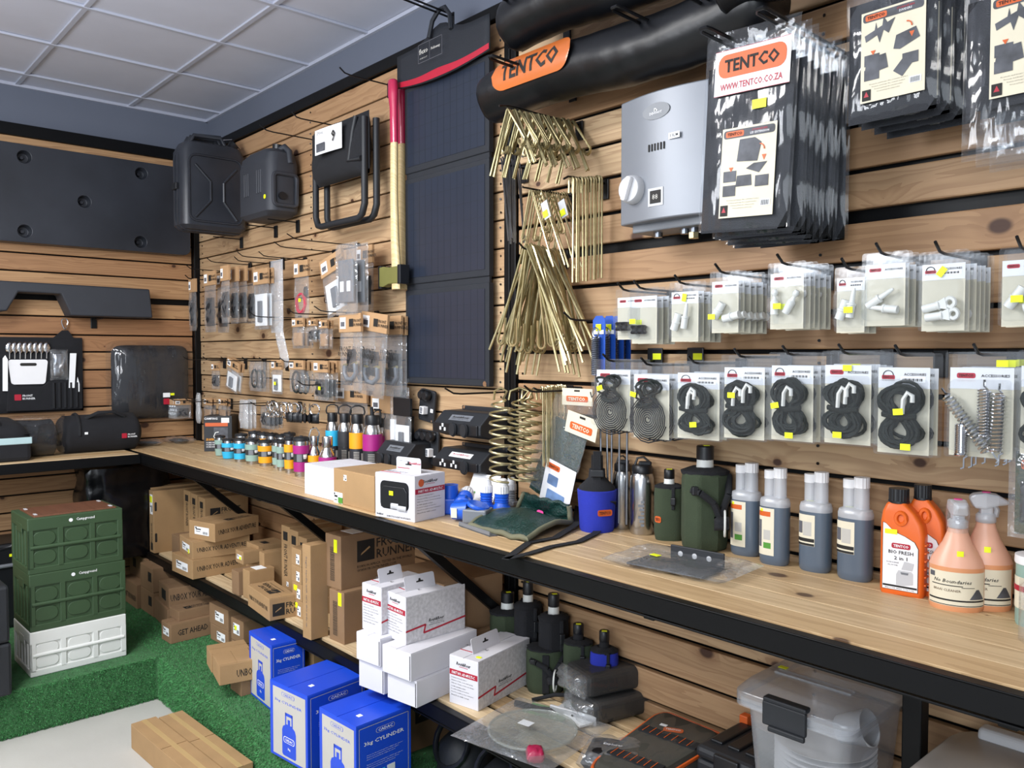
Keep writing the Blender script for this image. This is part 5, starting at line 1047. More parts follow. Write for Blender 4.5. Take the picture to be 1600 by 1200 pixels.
# ------------------------------------------------------------------ small bagged parts at the far end
def small(label, px, py, w, h, off, kind='dark', head=CARDP, tilt=0.0, n=1, pit=.022, group=None, logo=True, tag_=True, back=False, yel=False):
    P = B(px, py, off) if back else W(px, py, off)
    base = (T(P.x, P.y, P.z) @ (rot(PI/2, 'Z') if back else Matrix.Identity(4))) @ rot(tilt, 'Y')
    t = thing('bagged_part', label, 'bagged part', mt=base, group=group or 'small bagged parts'); hh = min(.075, h*.30) if head else 0
    b = Bm(); b.pillow(T(0, 0, -hh-(h-hh)/2) @ FRONT, w, h-hh+.01, .022, 9, 11, .008, int(px) % 17, .4); obj('clear_bag', b, BAG if kind != 'frost' else MILKB, t, smooth=80)
    if head:
        bb = Bm(); bb.prism([(-w/2, -hh), (w/2, -hh), (w/2, 0), (-w/2, 0)], .012, T(0, -.006, 0) @ FRONT); c = obj('header_card', bb, head, t, bev=.001); m = T(0, -.0065, -hh/2) @ FRONT
        if logo: patch('emblem', c, m @ T(w*.08, 0, 0), hh*.42, hh*.42, INK); text('FRONT', c, m @ T(w*.08+hh*.26, hh*.10, 0), hh*.17, INK, .01, align='l'); text('RUNNER', c, m @ T(w*.08+hh*.26, -hh*.12, 0), hh*.17, INK, .01, align='l')
        if tag_: patch('barcode_label', c, m @ T(-w*.30, 0, 0), w*.26, hh*.62, LABEL); patch('barcode', c, m @ T(-w*.30, -hh*.06, .001), w*.18, hh*.26, INKG)
    zc = -hh-(h-hh)*.58
    if kind == 'dark': obj('content', Bm().pillow(T(0, 0, zc) @ FRONT, w*.72, (h-hh)*.62, .020, 8, 8, .012, int(px) % 13, .4), BLKM, t, smooth=60)
    elif kind == 'red': obj('red_cord_coil', Bm().tube([(w*.30*math.cos(.5*i)*(1+.06*math.sin(i*1.3)), -.004+.004*math.sin(i*.9), zc-h*.05+w*.32*math.sin(.5*i)*(1+.07*math.cos(i*1.1))) for i in range(75)], .0042, 5), REDC, t, smooth=60); obj('strap_end', Bm().pillow(T(w*.28, 0, zc+h*.14) @ FRONT, .03, .05, .014, 5, 5), BLKM, t, smooth=60)
    elif kind == 'card': obj('insert_card', Bm().box((-w*.38, -.004, zc-(h-hh)*.34), (w*.34, .004, zc+(h-hh)*.30)), CARDP, t, bev=.001)
    elif kind == 'white': obj('insert_sheet', Bm().box((-w*.40, -.003, zc-(h-hh)*.36), (w*.40, .0, zc+(h-hh)*.36)), LABEL, t); obj('bracket', Bm().box((-w*.12, -.014, zc-(h-hh)*.28), (w*.12, -.004, zc+(h-hh)*.2)), GREYP, t, bev=.003, mt=T(0, 0, 0) @ rot(0, 'Y'))
    elif kind == 'plate': obj('cover_plate', Bm().box((-w*.34, -.006, zc-(h-hh)*.26), (w*.34, .004, zc+(h-hh)*.36)), GREYP, t, bev=.004); [obj('cut_out', Bm().box((x-w*.08, -.0075, zc-h*.10), (x+w*.08, -.006, zc+h*.05)), LABEL, t) for x in (-w*.15, w*.16)]
    elif kind == 'ring': obj('cord', Bm().tube([(w*.26*math.cos(.55*i), -.005, zc+w*.34*math.sin(.55*i)) for i in range(50)], .005, 5), ROPE, t, smooth=60); obj('shackle', Bm().tube([(w*.12+.012*math.cos(a), -.012, zc-h*.16+.012*math.sin(a)) for a in [2*PI*i/10 for i in range(10)]], .003, 5, True), CHROME, t, smooth=60)
    elif kind == 'shackle':
        obj('bow', Bm().tube([(-w*.24, -.004, zc+.0), (-w*.26, -.004, zc-.03), (-w*.12, -.006, zc-.055), (w*.12, -.006, zc-.055), (w*.26, -.004, zc-.03), (w*.22, -.004, zc+.01)], .010, 7), GREYP, t, smooth=60); obj('strap', Bm().pillow(T(w*.02, 0, zc+.02) @ FRONT, w*.4, h*.30, .02, 6, 6), BLKM, t, smooth=60); obj('pin', Bm().cyl((-w*.28, -.004, zc+.002), (w*.28, -.004, zc+.012), .006, n=8), GOLD, t)
        text('FRONT', t, T(.0, -.026, zc+h*.22) @ FRONT, .020, INK, .01); text('RUNNER', t, T(.0, -.026, zc+h*.15) @ FRONT, .020, INK, .01); text('DOMETIC', t, T(.0, -.026, zc+h*.10) @ FRONT, .010, INKG, .01)
    elif kind == 'rods':
        for x in (-.25, 0, .25): obj('rod', Bm().cyl((x*w, 0, zc-(h-hh)*.36), (x*w, 0, zc+(h-hh)*.38), w*.09, n=7), GREYP, t, smooth=60)
    if yel: patch('price_sticker', t, T(w*.1, -.018, zc) @ FRONT, .02, .015, YEL)
    for k in range(1, n):
        dup(t, mt=T(JR.uniform(-.004, .004), pit*k, JR.uniform(-.006, .002)) @ base if not back else T(-pit*k, JR.uniform(-.004, .004), 0) @ base, label=nth(k)+' bag behind the '+label.replace(', fifth', ' fifth').split(',')[0].split(' under a')[0].split(' on the back')[0]+(' on the left' if 'left of two' in label else ''))
    return t
MILKB = film('milky_bag', gloss=0.10, milk=0.30, bump=0.9, bscale=26)
def hk(px, py, L, lab, **k): q = W(px, py, 0); return hook(q.x, q.z, L, lab, r=.0026, **k)
UP = 'small bagged parts, upper rows at the far end'
small('long bag of black parts, leftmost at the wall corner', 301, 436, .10, .29, .16, group=UP, logo=False)
small('long bag of black parts just right of the corner post', 328, 424, .15, .32, .20, n=2, pit=.07, group=UP)
small('narrow long bag of black parts, second right of the corner post', 345, 428, .10, .31, .12, group=UP, logo=False)
small('flat bag of black strips, front of five hung in a row', 352, 415, .10, .28, .26, 'dark', n=5, pit=.045, group=UP, logo=False)
small('flat bag with white sheet left of the red cord', 408, 420, .16, .29, .17, 'white', n=2, group=UP)
t = small('long crumpled clear bag hanging beside the white sheet bag', 432, 408, .13, .34, .13, 'frost', head=None, group=UP)
obj('trailing_sleeve', Bm().pillow(T(.05, 0, -.41) @ FRONT @ rot(.40, 'Z'), .08, .22, .02, 6, 10, .008, 3), MILKB, t, smooth=80)
_p = W(301, 436, .16); hook(_p.x, _p.z, .20, 'beside the corner post carrying the leftmost long bag')
small('bag with a coiled red cord and barcode header', 471, 407, .135, .26, .14, 'red', group=UP, yel=True)
small('tilted bag with white sheet and a black cylinder bracket', 517, 399, .19, .25, .18, 'white', tilt=-.25, group=UP)
small('frosted bag with a grey plate and printed words', 541, 382, .17, .28, .21, 'plate', head=None, n=2, pit=.05, group=UP)
small('bag of black parts under a printed card, next to the axes', 570, 384, .13, .27, .08, 'dark', group=UP)
hk(392, 414, .24, 'over the black strip bags'); hk(443, 406, .24, 'beside the long crumpled clear bag'); hk(478, 406, .24, 'carrying the red cord bag'); hk(524, 394, .30, 'carrying the tilted bag'); hk(560, 384, .34, 'carrying the frosted bag'); hk(352, 424, .22, 'carrying the long black bag right of the corner post'); hk(425, 412, .2, 'behind the flat bag with white sheet')
MD = 'small bagged parts, middle rows'
small('small bag with brown insert card under a barcode header', 466, 497, .11, .135, .14, 'card', n=3, group=MD)
small('small bag with black clip under a barcode header', 489, 499, .07, .10, .11, 'dark', n=2, group=MD)
small('small bag with tall kraft insert under a barcode header', 506, 500, .075, .125, .09, 'card', n=2, group=MD)
small('big bow shackle bag with folded brown header, left of two', 548, 490, .17, .31, .20, 'shackle', n=2, pit=.06, group=MD, head=CARDP)
small('big bow shackle bag with tilted brown header, right of two', 587, 489, .19, .33, .16, 'shackle', tilt=.12, n=1, group=MD)
small('big clear bag with shackle hanging nearest the solar panel', 612, 494, .15, .32, .08, 'shackle', group=MD, n=2)
hk(470, 497, .26, 'carrying the small brown insert bags'); hk(545, 493, .3, 'carrying the left big shackle bag'); hk(590, 490, .3, 'carrying the right big shackle bag')
LO = 'small bagged parts, third row'
small('bag with black part and white dot at the left of the third row', 337, 567, .10, .14, .14, 'dark', group=LO)
small('bag with tilted kraft header and white card in the third row', 366, 563, .15, .16, .16, 'white', tilt=.25, n=2, group=LO)
small('bag with cord and shackle without header in the third row', 399, 566, .13, .14, .15, 'ring', head=None, n=3, group=LO)
small('bag with white rod and yellow tags in the third row', 433, 562, .11, .16, .15, 'white', group=LO, yel=True)
small('bag with a black ring, fifth in the third row', 464, 563, .14, .14, .17, 'ring', n=3, group=LO)
small('bag with printed kraft header and yellow tag in the third row', 502, 564, .13, .17, .14, 'dark', n=3, group=LO, yel=True)
for px, lab in ((352, 'first'), (385, 'second'), (415, 'third'), (450, 'fourth'), (478, 'fifth'), (512, 'sixth')): hk(px, 562+.02*(px-350), .24, lab+' from the corner in the third row of bags')
BO = 'small bagged parts, bottom row'
small('little bag of fixings with brown header on the back wall by the quilted bag', 285, 624, .10, .11, .18, 'dark', n=4, pit=.03, group=BO, back=True)
hook(-.09, B(285, 622, .0).z, .22, 'on the back wall carrying little bags of fixings', back=True)
small('narrow clear bag hanging in front of the corner post', 310, 615, .05, .17, .10, 'frost', head=None, group=BO)
small('bag with brown header above the dark boxed kettle', 325, 622, .10, .13, .14, 'card', n=2, group=BO)
small('bag with yellow print above the dark boxed kettle', 348, 622, .09, .13, .12, 'card', n=2, group=BO)
small('clear bag of blue parts left of the key rings', 381, 626, .10, .14, .14, 'frost', head=None, n=3, group=BO)
small('clear bag with blue part under the key rings', 415, 636, .10, .10, .18, 'dark', head=None, n=4, group=BO)
for px, lab in ((335, 'first'), (362, 'second'), (392, 'third'), (428, 'fourth'), (470, 'fifth')): hk(px, 624+.05*(px-330), .26, lab+' from the corner in the bottom row')
# key rings with little black pouches
for k in range(14):
    px = 418+k*4.6 if k < 8 else 452+(k-8)*8; py = 628+.06*(px-418); off = .24-.016*(k % 8)
    p = W(px, py, off); t = thing('key_ring', nth(k-6)+' steel split ring with puffy black tab from the left' if k >= 7 else nth(k+1)+' bare steel split ring with a smaller ring, from the left', 'key ring', p, JR.uniform(-.6, .6), 'key rings on the bottom row of hooks'); 
    obj('ring', Bm().tube([(.024*math.cos(a), 0, -.022+.024*math.sin(a)) for a in [2*PI*i/14 for i in range(14)]], .0032, 5, True), CHROME, t, smooth=60)
    if k >= 7: obj('tab', Bm().pillow(T(0, 0, -.062) @ FRONT, .042, .045, .022, 5, 5), BLKP, t, smooth=60)
    else: obj('small_ring', Bm().tube([(.014*math.cos(a), .006*math.cos(a), -.055+.014*math.sin(a)) for a in [2*PI*i/10 for i in range(10)]], .0025, 5, True), CHROME, t, smooth=60)
q = small('wide bag with brown printed header behind the tall flasks', 548, 602, .28, .26, .03, 'card', group=BO); small('kraft display box backing behind the magenta flask', 601, 618, .20, .32, .02, 'card', group=BO, logo=False)
hk(548, 600, .26, 'carrying the wide bag behind the flasks')
small('small white-printed pack on dark card left of the socket plates', 629, 622, .12, .24, .07, 'white', head=BLKP, group=BO, logo=False, tag_=False)
# ------------------------------------------------------------------ goods standing on the bench
ZB = 1.07
def stand(pxl, pxr, pyb, pyt, z=ZB, sq=1.0):
    m = (pxl+pxr)/2; P = Hz(m, pyb, z); r = (pxr-pxl)/2*depth(P)/F; d = (P-CAM); d.z = 0; d.normalize(); c = P+d*r*.95*sq
    lim = -.006-r*(sq*.8+.2)
    if c.y > lim: c = c+d*((lim-c.y)/d.y)          # keep clear of the wall behind
    r = (pxr-pxl)/2*depth(c)/F
    return c, r, sy_(c, Z_, pyt)
def facing(c): d = CAM-c; return math.atan2(d.x, -d.y)        # turn so that local -y looks at the aisle viewpoint
def bandwrap(b, r, z0, z1, n=18): b.lathe([(r, z0), (r, z1)], n, cap0=False, cap1=False)
def mug(label, pxl, pxr, pyb, pyt, colm, cname, handle=False, tumbler=False, tall=False):
    c, r, H = stand(pxl, pxr, pyb, pyt); t = thing('insulated_mug', label, 'mug', c, facing(c), 'insulated mugs and flasks on the bench')
    rt = r*1.0; rb = r*.86 if not tumbler else r*.72
    prof = [(rb*.96, 0), (rb, .004), (rb+(rt-rb)*.5, H*.4), (rt, H*.84), (rt*.98, H*.86)] if not tumbler else [(rb*.8, 0), (rb, .006), (rt*1.02, H*.30), (rt*1.03, H*.5), (rt*.95, H*.86)]
    obj('steel_cup', Bm().lathe(prof, 20), INOX, t, smooth=50)
    R = lambda z: (rb+(rt-rb)*min(1, z/(H*.84)) if not tumbler else rt*(.80+.22*min(1, z/(H*.3)))) + .0018
    lo = (.12, .36) if not tumbler else (.02, .36)
    obj('sleeve', Bm().lathe([(R(H*lo[0])-.002, H*lo[0]), (R(H*lo[0])+.001, H*lo[0]+.001), (R(H*lo[1])+.001, H*lo[1])], 20, cap0=False, cap1=False), colm, t, smooth=50); obj('sleeve', Bm().lathe([(R(H*.56)+.001, H*.56), (R(H*.76)+.001, H*.76), (R(H*.76)-.002, H*.762)], 20, cap0=False, cap1=False), colm, t, smooth=50)
    w = obj('wrap_label', Bm().lathe([(R(H*.36), H*.36), (R(H*.56), H*.56)], 20, cap0=False, cap1=False), WRAPL, t, smooth=50)
    b = Bm(); rr = R(H*.46)+.0008
    for a0, a1, z0, z1 in ((.25, .75, .47, .545), (.28, .68, .44, .462)): b.grid(lambda u, v: V((rr*math.sin(a0+(a1-a0)*u), -rr*math.cos(a0+(a1-a0)*u), H*(z0+(z1-z0)*v))), 4, 1)
    obj('label_print', b, LABEL, w); b = Bm(); b.grid(lambda u, v: V((rr*math.sin(-.6+.7*u), -rr*math.cos(-.6+.7*u), H*(.37+.18*v))), 4, 1); obj('label_photo', b, GREYP, w)
    l = obj('lid', Bm().lathe([(rt*.99, H*.86), (rt*1.04, H*.87), (rt*1.04, H*.94), (rt*.8, H*.965), (rt*.5, H*.96)], 20), BLKM, t, smooth=40); obj('sip_slider', Bm().box((-rt*.2, -rt*.75, H*.955), (rt*.2, -rt*.2, H*1.0)), BLKP, l, bev=.002)
    if handle: obj('carry_loop', Bm().tube([(-rt*1.03, 0, H*.84), (-rt*1.25, 0, H*.92), (-rt*.9, 0, H*1.1), (-rt*.3, 0, H*1.12)], .003, 6), NYL, t, smooth=60)
    return t
mug('sage green tumbler with a white loop handle, first mug by the dark box', 337, 352, 713, 679, SAGE, 'sage', handle=True, tumbler=True)
mug('cyan blue rounded tumbler, second mug from the dark box', 348, 367, 717.5, 684, CYAN, 'cyan', tumbler=True)
mug('cyan blue straight mug with label, third from the dark box', 366, 385, 722.5, 683, CYAN, 'cyan')
mug('sage green wide mug with dark label, beside the cyan mugs', 384, 406, 726, 684, SAGE, 'sage')
mug('amber orange short mug standing between sage mugs', 404, 427, 729, 686, AMB, 'amber')
mug('narrow sage mug half hidden behind another sage mug', 426, 441, 732, 685, SAGE, 'sage')
mug('sage green tall mug in front, left of the tall amber mug', 433, 447, 736, 686, SAGE, 'sage')
mug('tall amber orange mug left of the magenta mug', 445, 461, 740, 680, AMB, 'amber')
mug('tall magenta mug at the front of the mug row', 459, 483, 745.5, 680, MAG, 'magenta')
for k, (px, py, yt, cm) in enumerate(((377, 715, 676, SAGE), (398, 716, 672, CHAR), (412, 719, 674, AMB), (425, 721, 675, CHAR), (440, 724, 677, SAGE), (452, 727, 674, CHAR))):
    mug(('dark-lidded mug, %s in the hidden back row from the dark box' % ('first', 'second', 'third', 'fourth', 'fifth', 'sixth')[k]), px-9, px+10, py, yt, cm, '')
def flask(label, pxl, pxr, pyb, pyt, colm, big=True, handle=True, wirel=False, spout=False):
    c, r, H = stand(pxl, pxr, pyb, pyt); t = thing('steel_flask', label, 'flask', c, facing(c), 'insulated mugs and flasks on the bench')
    if big:
        obj('steel_body', Bm().lathe([(r*.96, 0), (r, .006), (r, H*.62), (r*.93, H*.68), (r*.74, H*.735), (r*.70, H*.75)], 22), INOX, t, smooth=50)
        [obj('sleeve', Bm().lathe([(r-.001, H*z0), (r+.0025, H*z0+.001), (r+.0025, H*z1), (r-.001, H*z1+.001)], 22, cap0=False, cap1=False), colm, t, smooth=50) for z0, z1 in ((.05, .19), (.40, .62))]
        w = obj('wrap_label', Bm().lathe([(r+.001, H*.19), (r+.001, H*.40)], 22, cap0=False, cap1=False), CHAR, t, smooth=50); b = Bm(); rr = r+.002
        for q in range(7): b.grid(lambda u, v: V((rr*math.sin(-.5+.7*u), -rr*math.cos(-.5+.7*u), H*(.22+.022*q+.008*v))), 4, 1)
        b.grid(lambda u, v: V((rr*math.sin(.45+.4*u), -rr*math.cos(.45+.4*u), H*(.24+.10*v))), 3, 1); obj('label_print', b, GREYC, w)
        cp = obj('screw_cap', Bm().lathe([(r*.76, H*.745), (r*.78, H*.76), (r*.78, H*.85), (r*.70, H*.875)], 20), BLKP, t, smooth=40)
        if spout:
            obj('spout', Bm().cyl((-.0, -.005, H*.86), (-.004, -.01, H*.985), r*.22, r*.18, 10), BLKM, cp, smooth=40); obj('carry_handle', Bm().tube([(r*.15, 0, H*.95), (r*.75, 0, H*.945), (r*.85, 0, H*.90), (r*.85, 0, H*.76)], r*.12, 7), BLKP, cp, smooth=60)
        else: obj('carry_handle', Bm().tube([(-r*.80, 0, H*.86), (-r*.95, 0, H*.90), (-r*.80, 0, H*.965), (-r*.3, 0, H*.99), (r*.3, 0, H*.99), (r*.80, 0, H*.965), (r*.95, 0, H*.90), (r*.80, 0, H*.86)], r*.115, 7), BLKP, cp, smooth=60)
    else:
        obj('steel_body', Bm().lathe([(r*.97, 0), (r, .005), (r, H*.52), (r*.86, H*.60), (r*.58, H*.70), (r*.52, H*.74)], 20), INOX, t, smooth=50); cp = obj('screw_cap', Bm().lathe([(r*.62, H*.75), (r*.64, H*.76), (r*.64, H*.98), (r*.6, H)], 20), INOX, t, smooth=40)
        obj('sleeve', Bm().lathe([(r-.001, H*.36), (r+.002, H*.362), (r+.002, H*.52), (r-.001, H*.525)], 20, cap0=False, cap1=False), colm, t, smooth=50); w = obj('wrap_label', Bm().lathe([(r+.001, H*.03), (r+.001, H*.36)], 20, cap0=False, cap1=False), WRAPL, t, smooth=50)
        b = Bm(); rr = r+.002; b.grid(lambda u, v: V((rr*math.sin(-.3+.5*u), -rr*math.cos(-.3+.5*u), H*(.2+.12*v))), 3, 1); b.grid(lambda u, v: V((rr*math.sin(.5+.4*u), -rr*math.cos(.5+.4*u), H*(.16+.18*v))), 3, 1); obj('label_print', b, LABEL, w)
        if wirel: obj('wire_handle', Bm().tube([(-r*.62, 0, H*.86), (-r*.85, 0, H*1.0), (-r*.5, 0, H*1.16), (r*.3, 0, H*1.2), (r*.8, 0, H*1.08), (r*.62, 0, H*.86)], .003, 6), INOX, t, smooth=60)
flask('tall steel flask with cyan sleeve and black loop cap', 510, 530, 741, 631, CYAN)
flask('tall steel flask with charcoal sleeve and black loop cap', 529, 550, 743, 632, CHAR)
flask('tall steel flask with amber sleeve and black loop cap', 547, 571, 747, 633, AMB)
flask('tall steel flask with magenta sleeve hidden behind the nearest magenta one', 583, 603, 745, 640, MAG)
flask('tall steel flask with magenta sleeve and a black straw spout', 568, 597, 752, 634, MAG, spout=True)
flask('small steel bottle with amber band and a wire loop handle', 482, 501, 745, 681, AMB, big=False, wirel=True)
flask('small steel bottle with magenta band in front of the tall flasks', 499, 525, 750, 682, MAG, big=False)
# dark boxed lantern at the corner
c = carton('black printed carton with orange flame picture standing at the bench corner', (363, 705), 319, (373, 700), 650, ZB, mat=BLKM, name='printed_box', group=None, seam=False)
patch('flame_band', c.t, fc(c, 'L', .45, .76), c.sx*.8, c.h*.10, ORANGE); patch('picture', c.t, fc(c, 'L', .6, .52), c.sx*.5, c.h*.32, GRYPH); patch('barcode_label', c.t, fc(c, 'L', .76, .88), c.sx*.28, c.h*.14, LABEL); text('CAMPING', c.t, fc(c, 'L', .25, .93), .012, WHITE, .02); text('LED LANTERN', c.t, fc(c, 'L', .22, .34), .012, AMB, .02, w=c.sx*.28)
for k in range(3): text('1000 LUMENS POWER BANK', c.t, fc(c, 'L', .28, .25-.06*k), .008, WHITE, .01, w=c.sx*.4)
for k, (x, y, a) in enumerate(((.10, -.16, .2), (.12, -.36, 1.0))):
    q = V((x, y, ZB)); t = thing('flat_bagged_strap', ('flat plastic bag with black strap lying in the bench corner', 'flat crumpled plastic bag on the shelf beside the black duffel')[k], 'bagged part', q, a); obj('clear_bag', Bm().pillow(T(0, 0, .018), .20, .11, .035, 10, 8, .012, k, .4), BAG, t, smooth=80); obj('strap', Bm().pillow(T(0, 0, .014), .15, .05, .02, 8, 6, .008, k), NAVY, t, smooth=80)
# ---- socket plates and adaptor boxes screwed to the wall
def adaptor(label, pxl, pxr, pyt, pyb, badge, npl, tilt=0):
    a, c = W(pxl, pyt, .09), W(pxr, pyb, .09); xm = W((pxl+pxr)/2+9, (pyt+pyb)/2, .06).x; w = (c.x-a.x); z1, z0 = a.z, c.z; H = z1-z0
    t = thing('adaptor_box', label, 'adaptor box', (xm, -.012, z0), 0, 'black adaptor boxes on the wall')
    pr = [(0, .0), (-.075, .0), (-.13, H*.16), (-.13, H*.46), (-.085, H*.86), (0, H*.86)]
    b = Bm(); b.loft([[V((-w/2, y, z)) for y, z in pr], [V((w/2, y, z)) for y, z in pr]]); obj('shell', b, BLKM, t, bev=.004)
    obj('mount_flange', Bm().box((-w*.46, -.006, H*.80), (w*.50, 0, H)), BLKM, t, bev=.003)
    for x in (-.40, .44): obj('screw', Bm().cyl((x*w, -.006, H*.94), (x*w, -.009, H*.94), .006, n=8), CHROME, t)
    yv = V((0, .045, H*.40)).normalized(); m = fr((-.0, -.1075, H*.66), (1,0,0), yv); p = patch('name_plate', t, m, w*.46, H*.24, badge); text('Rout&Rour', p, m @ T(0, H*.02, .001), H*.08, RED if badge is LABEL else INK, .02, w=w*.36, italic=.3); text('www.routrour.co.za', p, m @ T(0, -H*.06, .001), H*.03, INK, .0, w=w*.36)
    f = Bm(); f.box((-w*.5, -.136, H*.14), (w*.46, -.128, H*.48)); pl = obj('socket_panel', f, BLKP, t, bev=.003)
    for k in range(3):
        x = w*(-.26+.24*k)
        if k < npl:
            b = Bm(); [b.box((x+dx-.004, -.1385, H*.30+dz-.006), (x+dx+.004, -.136, H*.30+dz+.006)) for dx, dz in ((-.013, 0), (.0, .012), (.013, -.002))]; obj('socket_pins', b, LABEL, pl)
        else: obj('flap_cover', Bm().lathe([(.018, 0), (.020, .004), (.017, .012)], 12, mt=T(x, -.136, H*.30) @ rot(PI/2, 'X'), sq=(1, 1.35)), BLKM, pl, smooth=40)
adaptor('black adaptor box with dark plate, upper right of four on the wall', 695, 768, 634, 688, SILVP, 1)
adaptor('black adaptor box with white and red plate, lower right of four on the wall', 695, 768, 692, 744, LABEL, 2)
adaptor('black adaptor box half hidden behind the windowed plug box', 604, 652, 681, 735, GREYP, 0)
def socket_plate(label, pxl, pxr, pyt, pyb, ncap, nout, tilt):
    a, c = W(pxl, pyt, .02), W(pxr, pyb, .02); w, H = c.x-a.x, a.z-c.z
    t = thing('socket_plate', label, 'socket plate', mt=T((a.x+c.x)/2, -.014, (a.z+c.z)/2) @ rot(tilt, 'Y')); b = Bm(); b.prism(rrect(w, H, .012), .010, T(0, -.010, 0) @ FRONT); obj('plate', b, BLKM, t, bev=.002)
    for k in range(ncap): obj('flap_cover', Bm().lathe([(.018, 0), (.021, .006), (.021, .020), (.015, .028)], 12, mt=T((k-(ncap-1)/2)*w*.27, -.010, H*.33) @ rot(PI/2, 'X')), BLKP, t, smooth=40)
    for k in range(nout):
        x = (k-(nout-1)/2)*w*.34; u = obj('usb_outlet', Bm().box((x-w*.13, -.036, -H*.26), (x+w*.13, -.010, -H*.02)), WHITE, t, bev=.003)
        for z in (-.20, -.13, -.07): obj('outlet_slot', Bm().box((x-w*.08, -.0366, H*z-.004), (x+w*.08, -.0355, H*z+.004)), GREYP, u)
    patch('white_sticker', t, T(w*.36, -.0105, -H*.30 if nout == 2 else -H*.12) @ FRONT, w*.16, w*.14, LABEL)
    for x in (-.4, .4):
        for z in (-.44, .44): obj('screw', Bm().cyl((x*w, -.010, z*H), (x*w, -.012, z*H), .0045, n=7), CHROME, t)
socket_plate('black socket plate hung askew with two round flaps and one white outlet', 656, 680, 608, 660, 2, 1, .12)
socket_plate('black socket plate with three flaps and two white outlets', 653, 686, 670, 727, 3, 2, .03)
a = W(625, 668, .05); t = thing('bagged_socket', 'small black socket in a bag with white printed card, under the dark pack', 'bagged part', a); obj('socket', Bm().box((.0, -.02, -.05), (.075, .02, .05)), BLKP, t, bev=.004); patch('white_card', t, T(-.03, -.01, -.01) @ FRONT, .05, .085, LABEL); patch('dark_card', t, T(0, .0, .105) @ FRONT, .09, .10, BLKM); text('Rout&Rour', t, T(0, -.002, .10) @ FRONT, .014, RED, .02, w=.06); obj('clear_bag', Bm().pillow(T(0, 0, .04) @ FRONT, .13, .25, .04, 8, 8, .006, 6), BAG, t, smooth=80)
# ---- blue caravan plugs
def plug(label, mt, r, H, cap=True, dark=False):
    t = thing('caravan_plug', label, 'plug', mt=mt, group='blue caravan plugs'); c1, c2 = (BLUEP, WHITE) if not dark else (GREYP, LGREY)
    obj('body', Bm().lathe([(r*.80, 0), (r*.84, .004), (r*.84, H*.10), (r*1.02, H*.13), (r*1.05, H*.26), (r*.86, H*.32), (r*.80, H*.44), (r*.88, H*.56), (r*.90, H*.60)], 18), c1, t, smooth=40)
    for z in (.36, .42, .50): obj('grip_ring', Bm().lathe([(r*.80, H*z), (r*.92, H*z+.003), (r*.80, H*z+.006)], 18, cap0=False, cap1=False), c1, t, smooth=40)
    g = Bm(); n = 36; g.loft([[V(((r*(.90 if i % 2 else .84))*math.cos(2*PI*i/n), (r*(.90 if i % 2 else .84))*math.sin(2*PI*i/n), z)) for i in range(n)] for z in (H*.61, H*.80)]); obj('clamp_nut', g, c2, t)
    obj('cable_collar', Bm().lathe([(r*.80, H*.80), (r*.72, H*.90), (r*.66, H*.92), (r*.66, H*.97), (r*.5, H)], 16), c2, t, smooth=40)
    for s in (-1, 1): obj('latch_lug', Bm().box((s*r*.9-.006, -.012, H*.14), (s*r*.9+.006, .012, H*.26)), c1, t, bev=.002)
    return t
for k, (l, r_, yb, yt, dk, lab) in enumerate(((749, 771, 805, 747, 0, 'blue plug with white collar standing upright, left of two'), (771, 797, 808, 748, 0, 'blue plug with white collar standing upright, right of two'), (790, 808, 797, 746, 1, 'grey-collared plug standing behind the blue pair'))):
    c, r, H = stand(l, r_, yb, yt); plug(lab, T(*c), r, H, dark=bool(dk))
P = Hz(722, 812, ZB)
plug('blue plug lying on its side in front of the white card', T(P.x-.03, P.y+.02, ZB+.030) @ rot(2.3, 'Z') @ rot(PI/2-.25, 'Y'), .030, .14)
c, r, H = stand(697, 711, 803, 757); t = thing('blue_socket', 'blue upright inlet socket tucked behind the windowed plug box', 'plug', c, facing(c)); obj('housing', Bm().box((-.03, -.03, 0), (.03, .03, H*.55)), BLUEP, t, bev=.006); obj('barrel', Bm().lathe([(.026, H*.5), (.026, H), (.020, H)], 16), BLUEP, t, smooth=40)
P = Hz(733, 815, ZB); t = thing('blue_inlet', 'blue flanged inlet lying beside the fallen blue plug', 'plug', P, .5); obj('grey_box', Bm().box((-.01, -.035, 0), (.07, .035, .045)), GREYP, t, bev=.005); obj('flap_lid', Bm().lathe([(.036, 0), (.038, .006), (.034, .012)], 16, mt=T(.03, 0, .047) @ rot(.3, 'Y')), BLUEP, t, smooth=40); obj('neck', Bm().cyl((-.055, 0, .03), (.0, 0, .035), .026, .03, 14), BLUEP, t, smooth=40); patch('label', t, fr((-.04, -.0285, .03), (1, 0, 0), (0, 0, 1)), .02, .03, CREAM)
P = Hz(732, 800, ZB); t = thing('white_card', 'white instruction card leaning on the wall behind the plugs', 'card', (P.x-.02, -.17, ZB), .2); b = Bm(); b.prism([(-.06, 0), (.06, 0), (.06, .125), (-.06, .125)], .002, fr((0, 0, .002), (1, 0, 0), (0, .55, 1))); obj('card', b, WHITE, t); patch('green_dot', t, fr((-.03, .026, .052), (1, 0, 0), (0, .55, 1)), .008, .008, GRNL, r=.0039); patch('amber_dot', t, fr((.01, .026, .052), (1, 0, 0), (0, .55, 1)), .01, .01, AMB, r=.0049)
P = Hz(735, 822, ZB); t = thing('grey_tray', 'flat grey bracket lying on the bench edge under the mesh bag', 'bracket', P, -.15); obj('plate', Bm().box((-.02, -.03, 0), (.16, .05, .004)), GREYP, t); obj('lip', Bm().box((-.02, -.03, .0), (.16, -.026, .014)), GREYP, t)
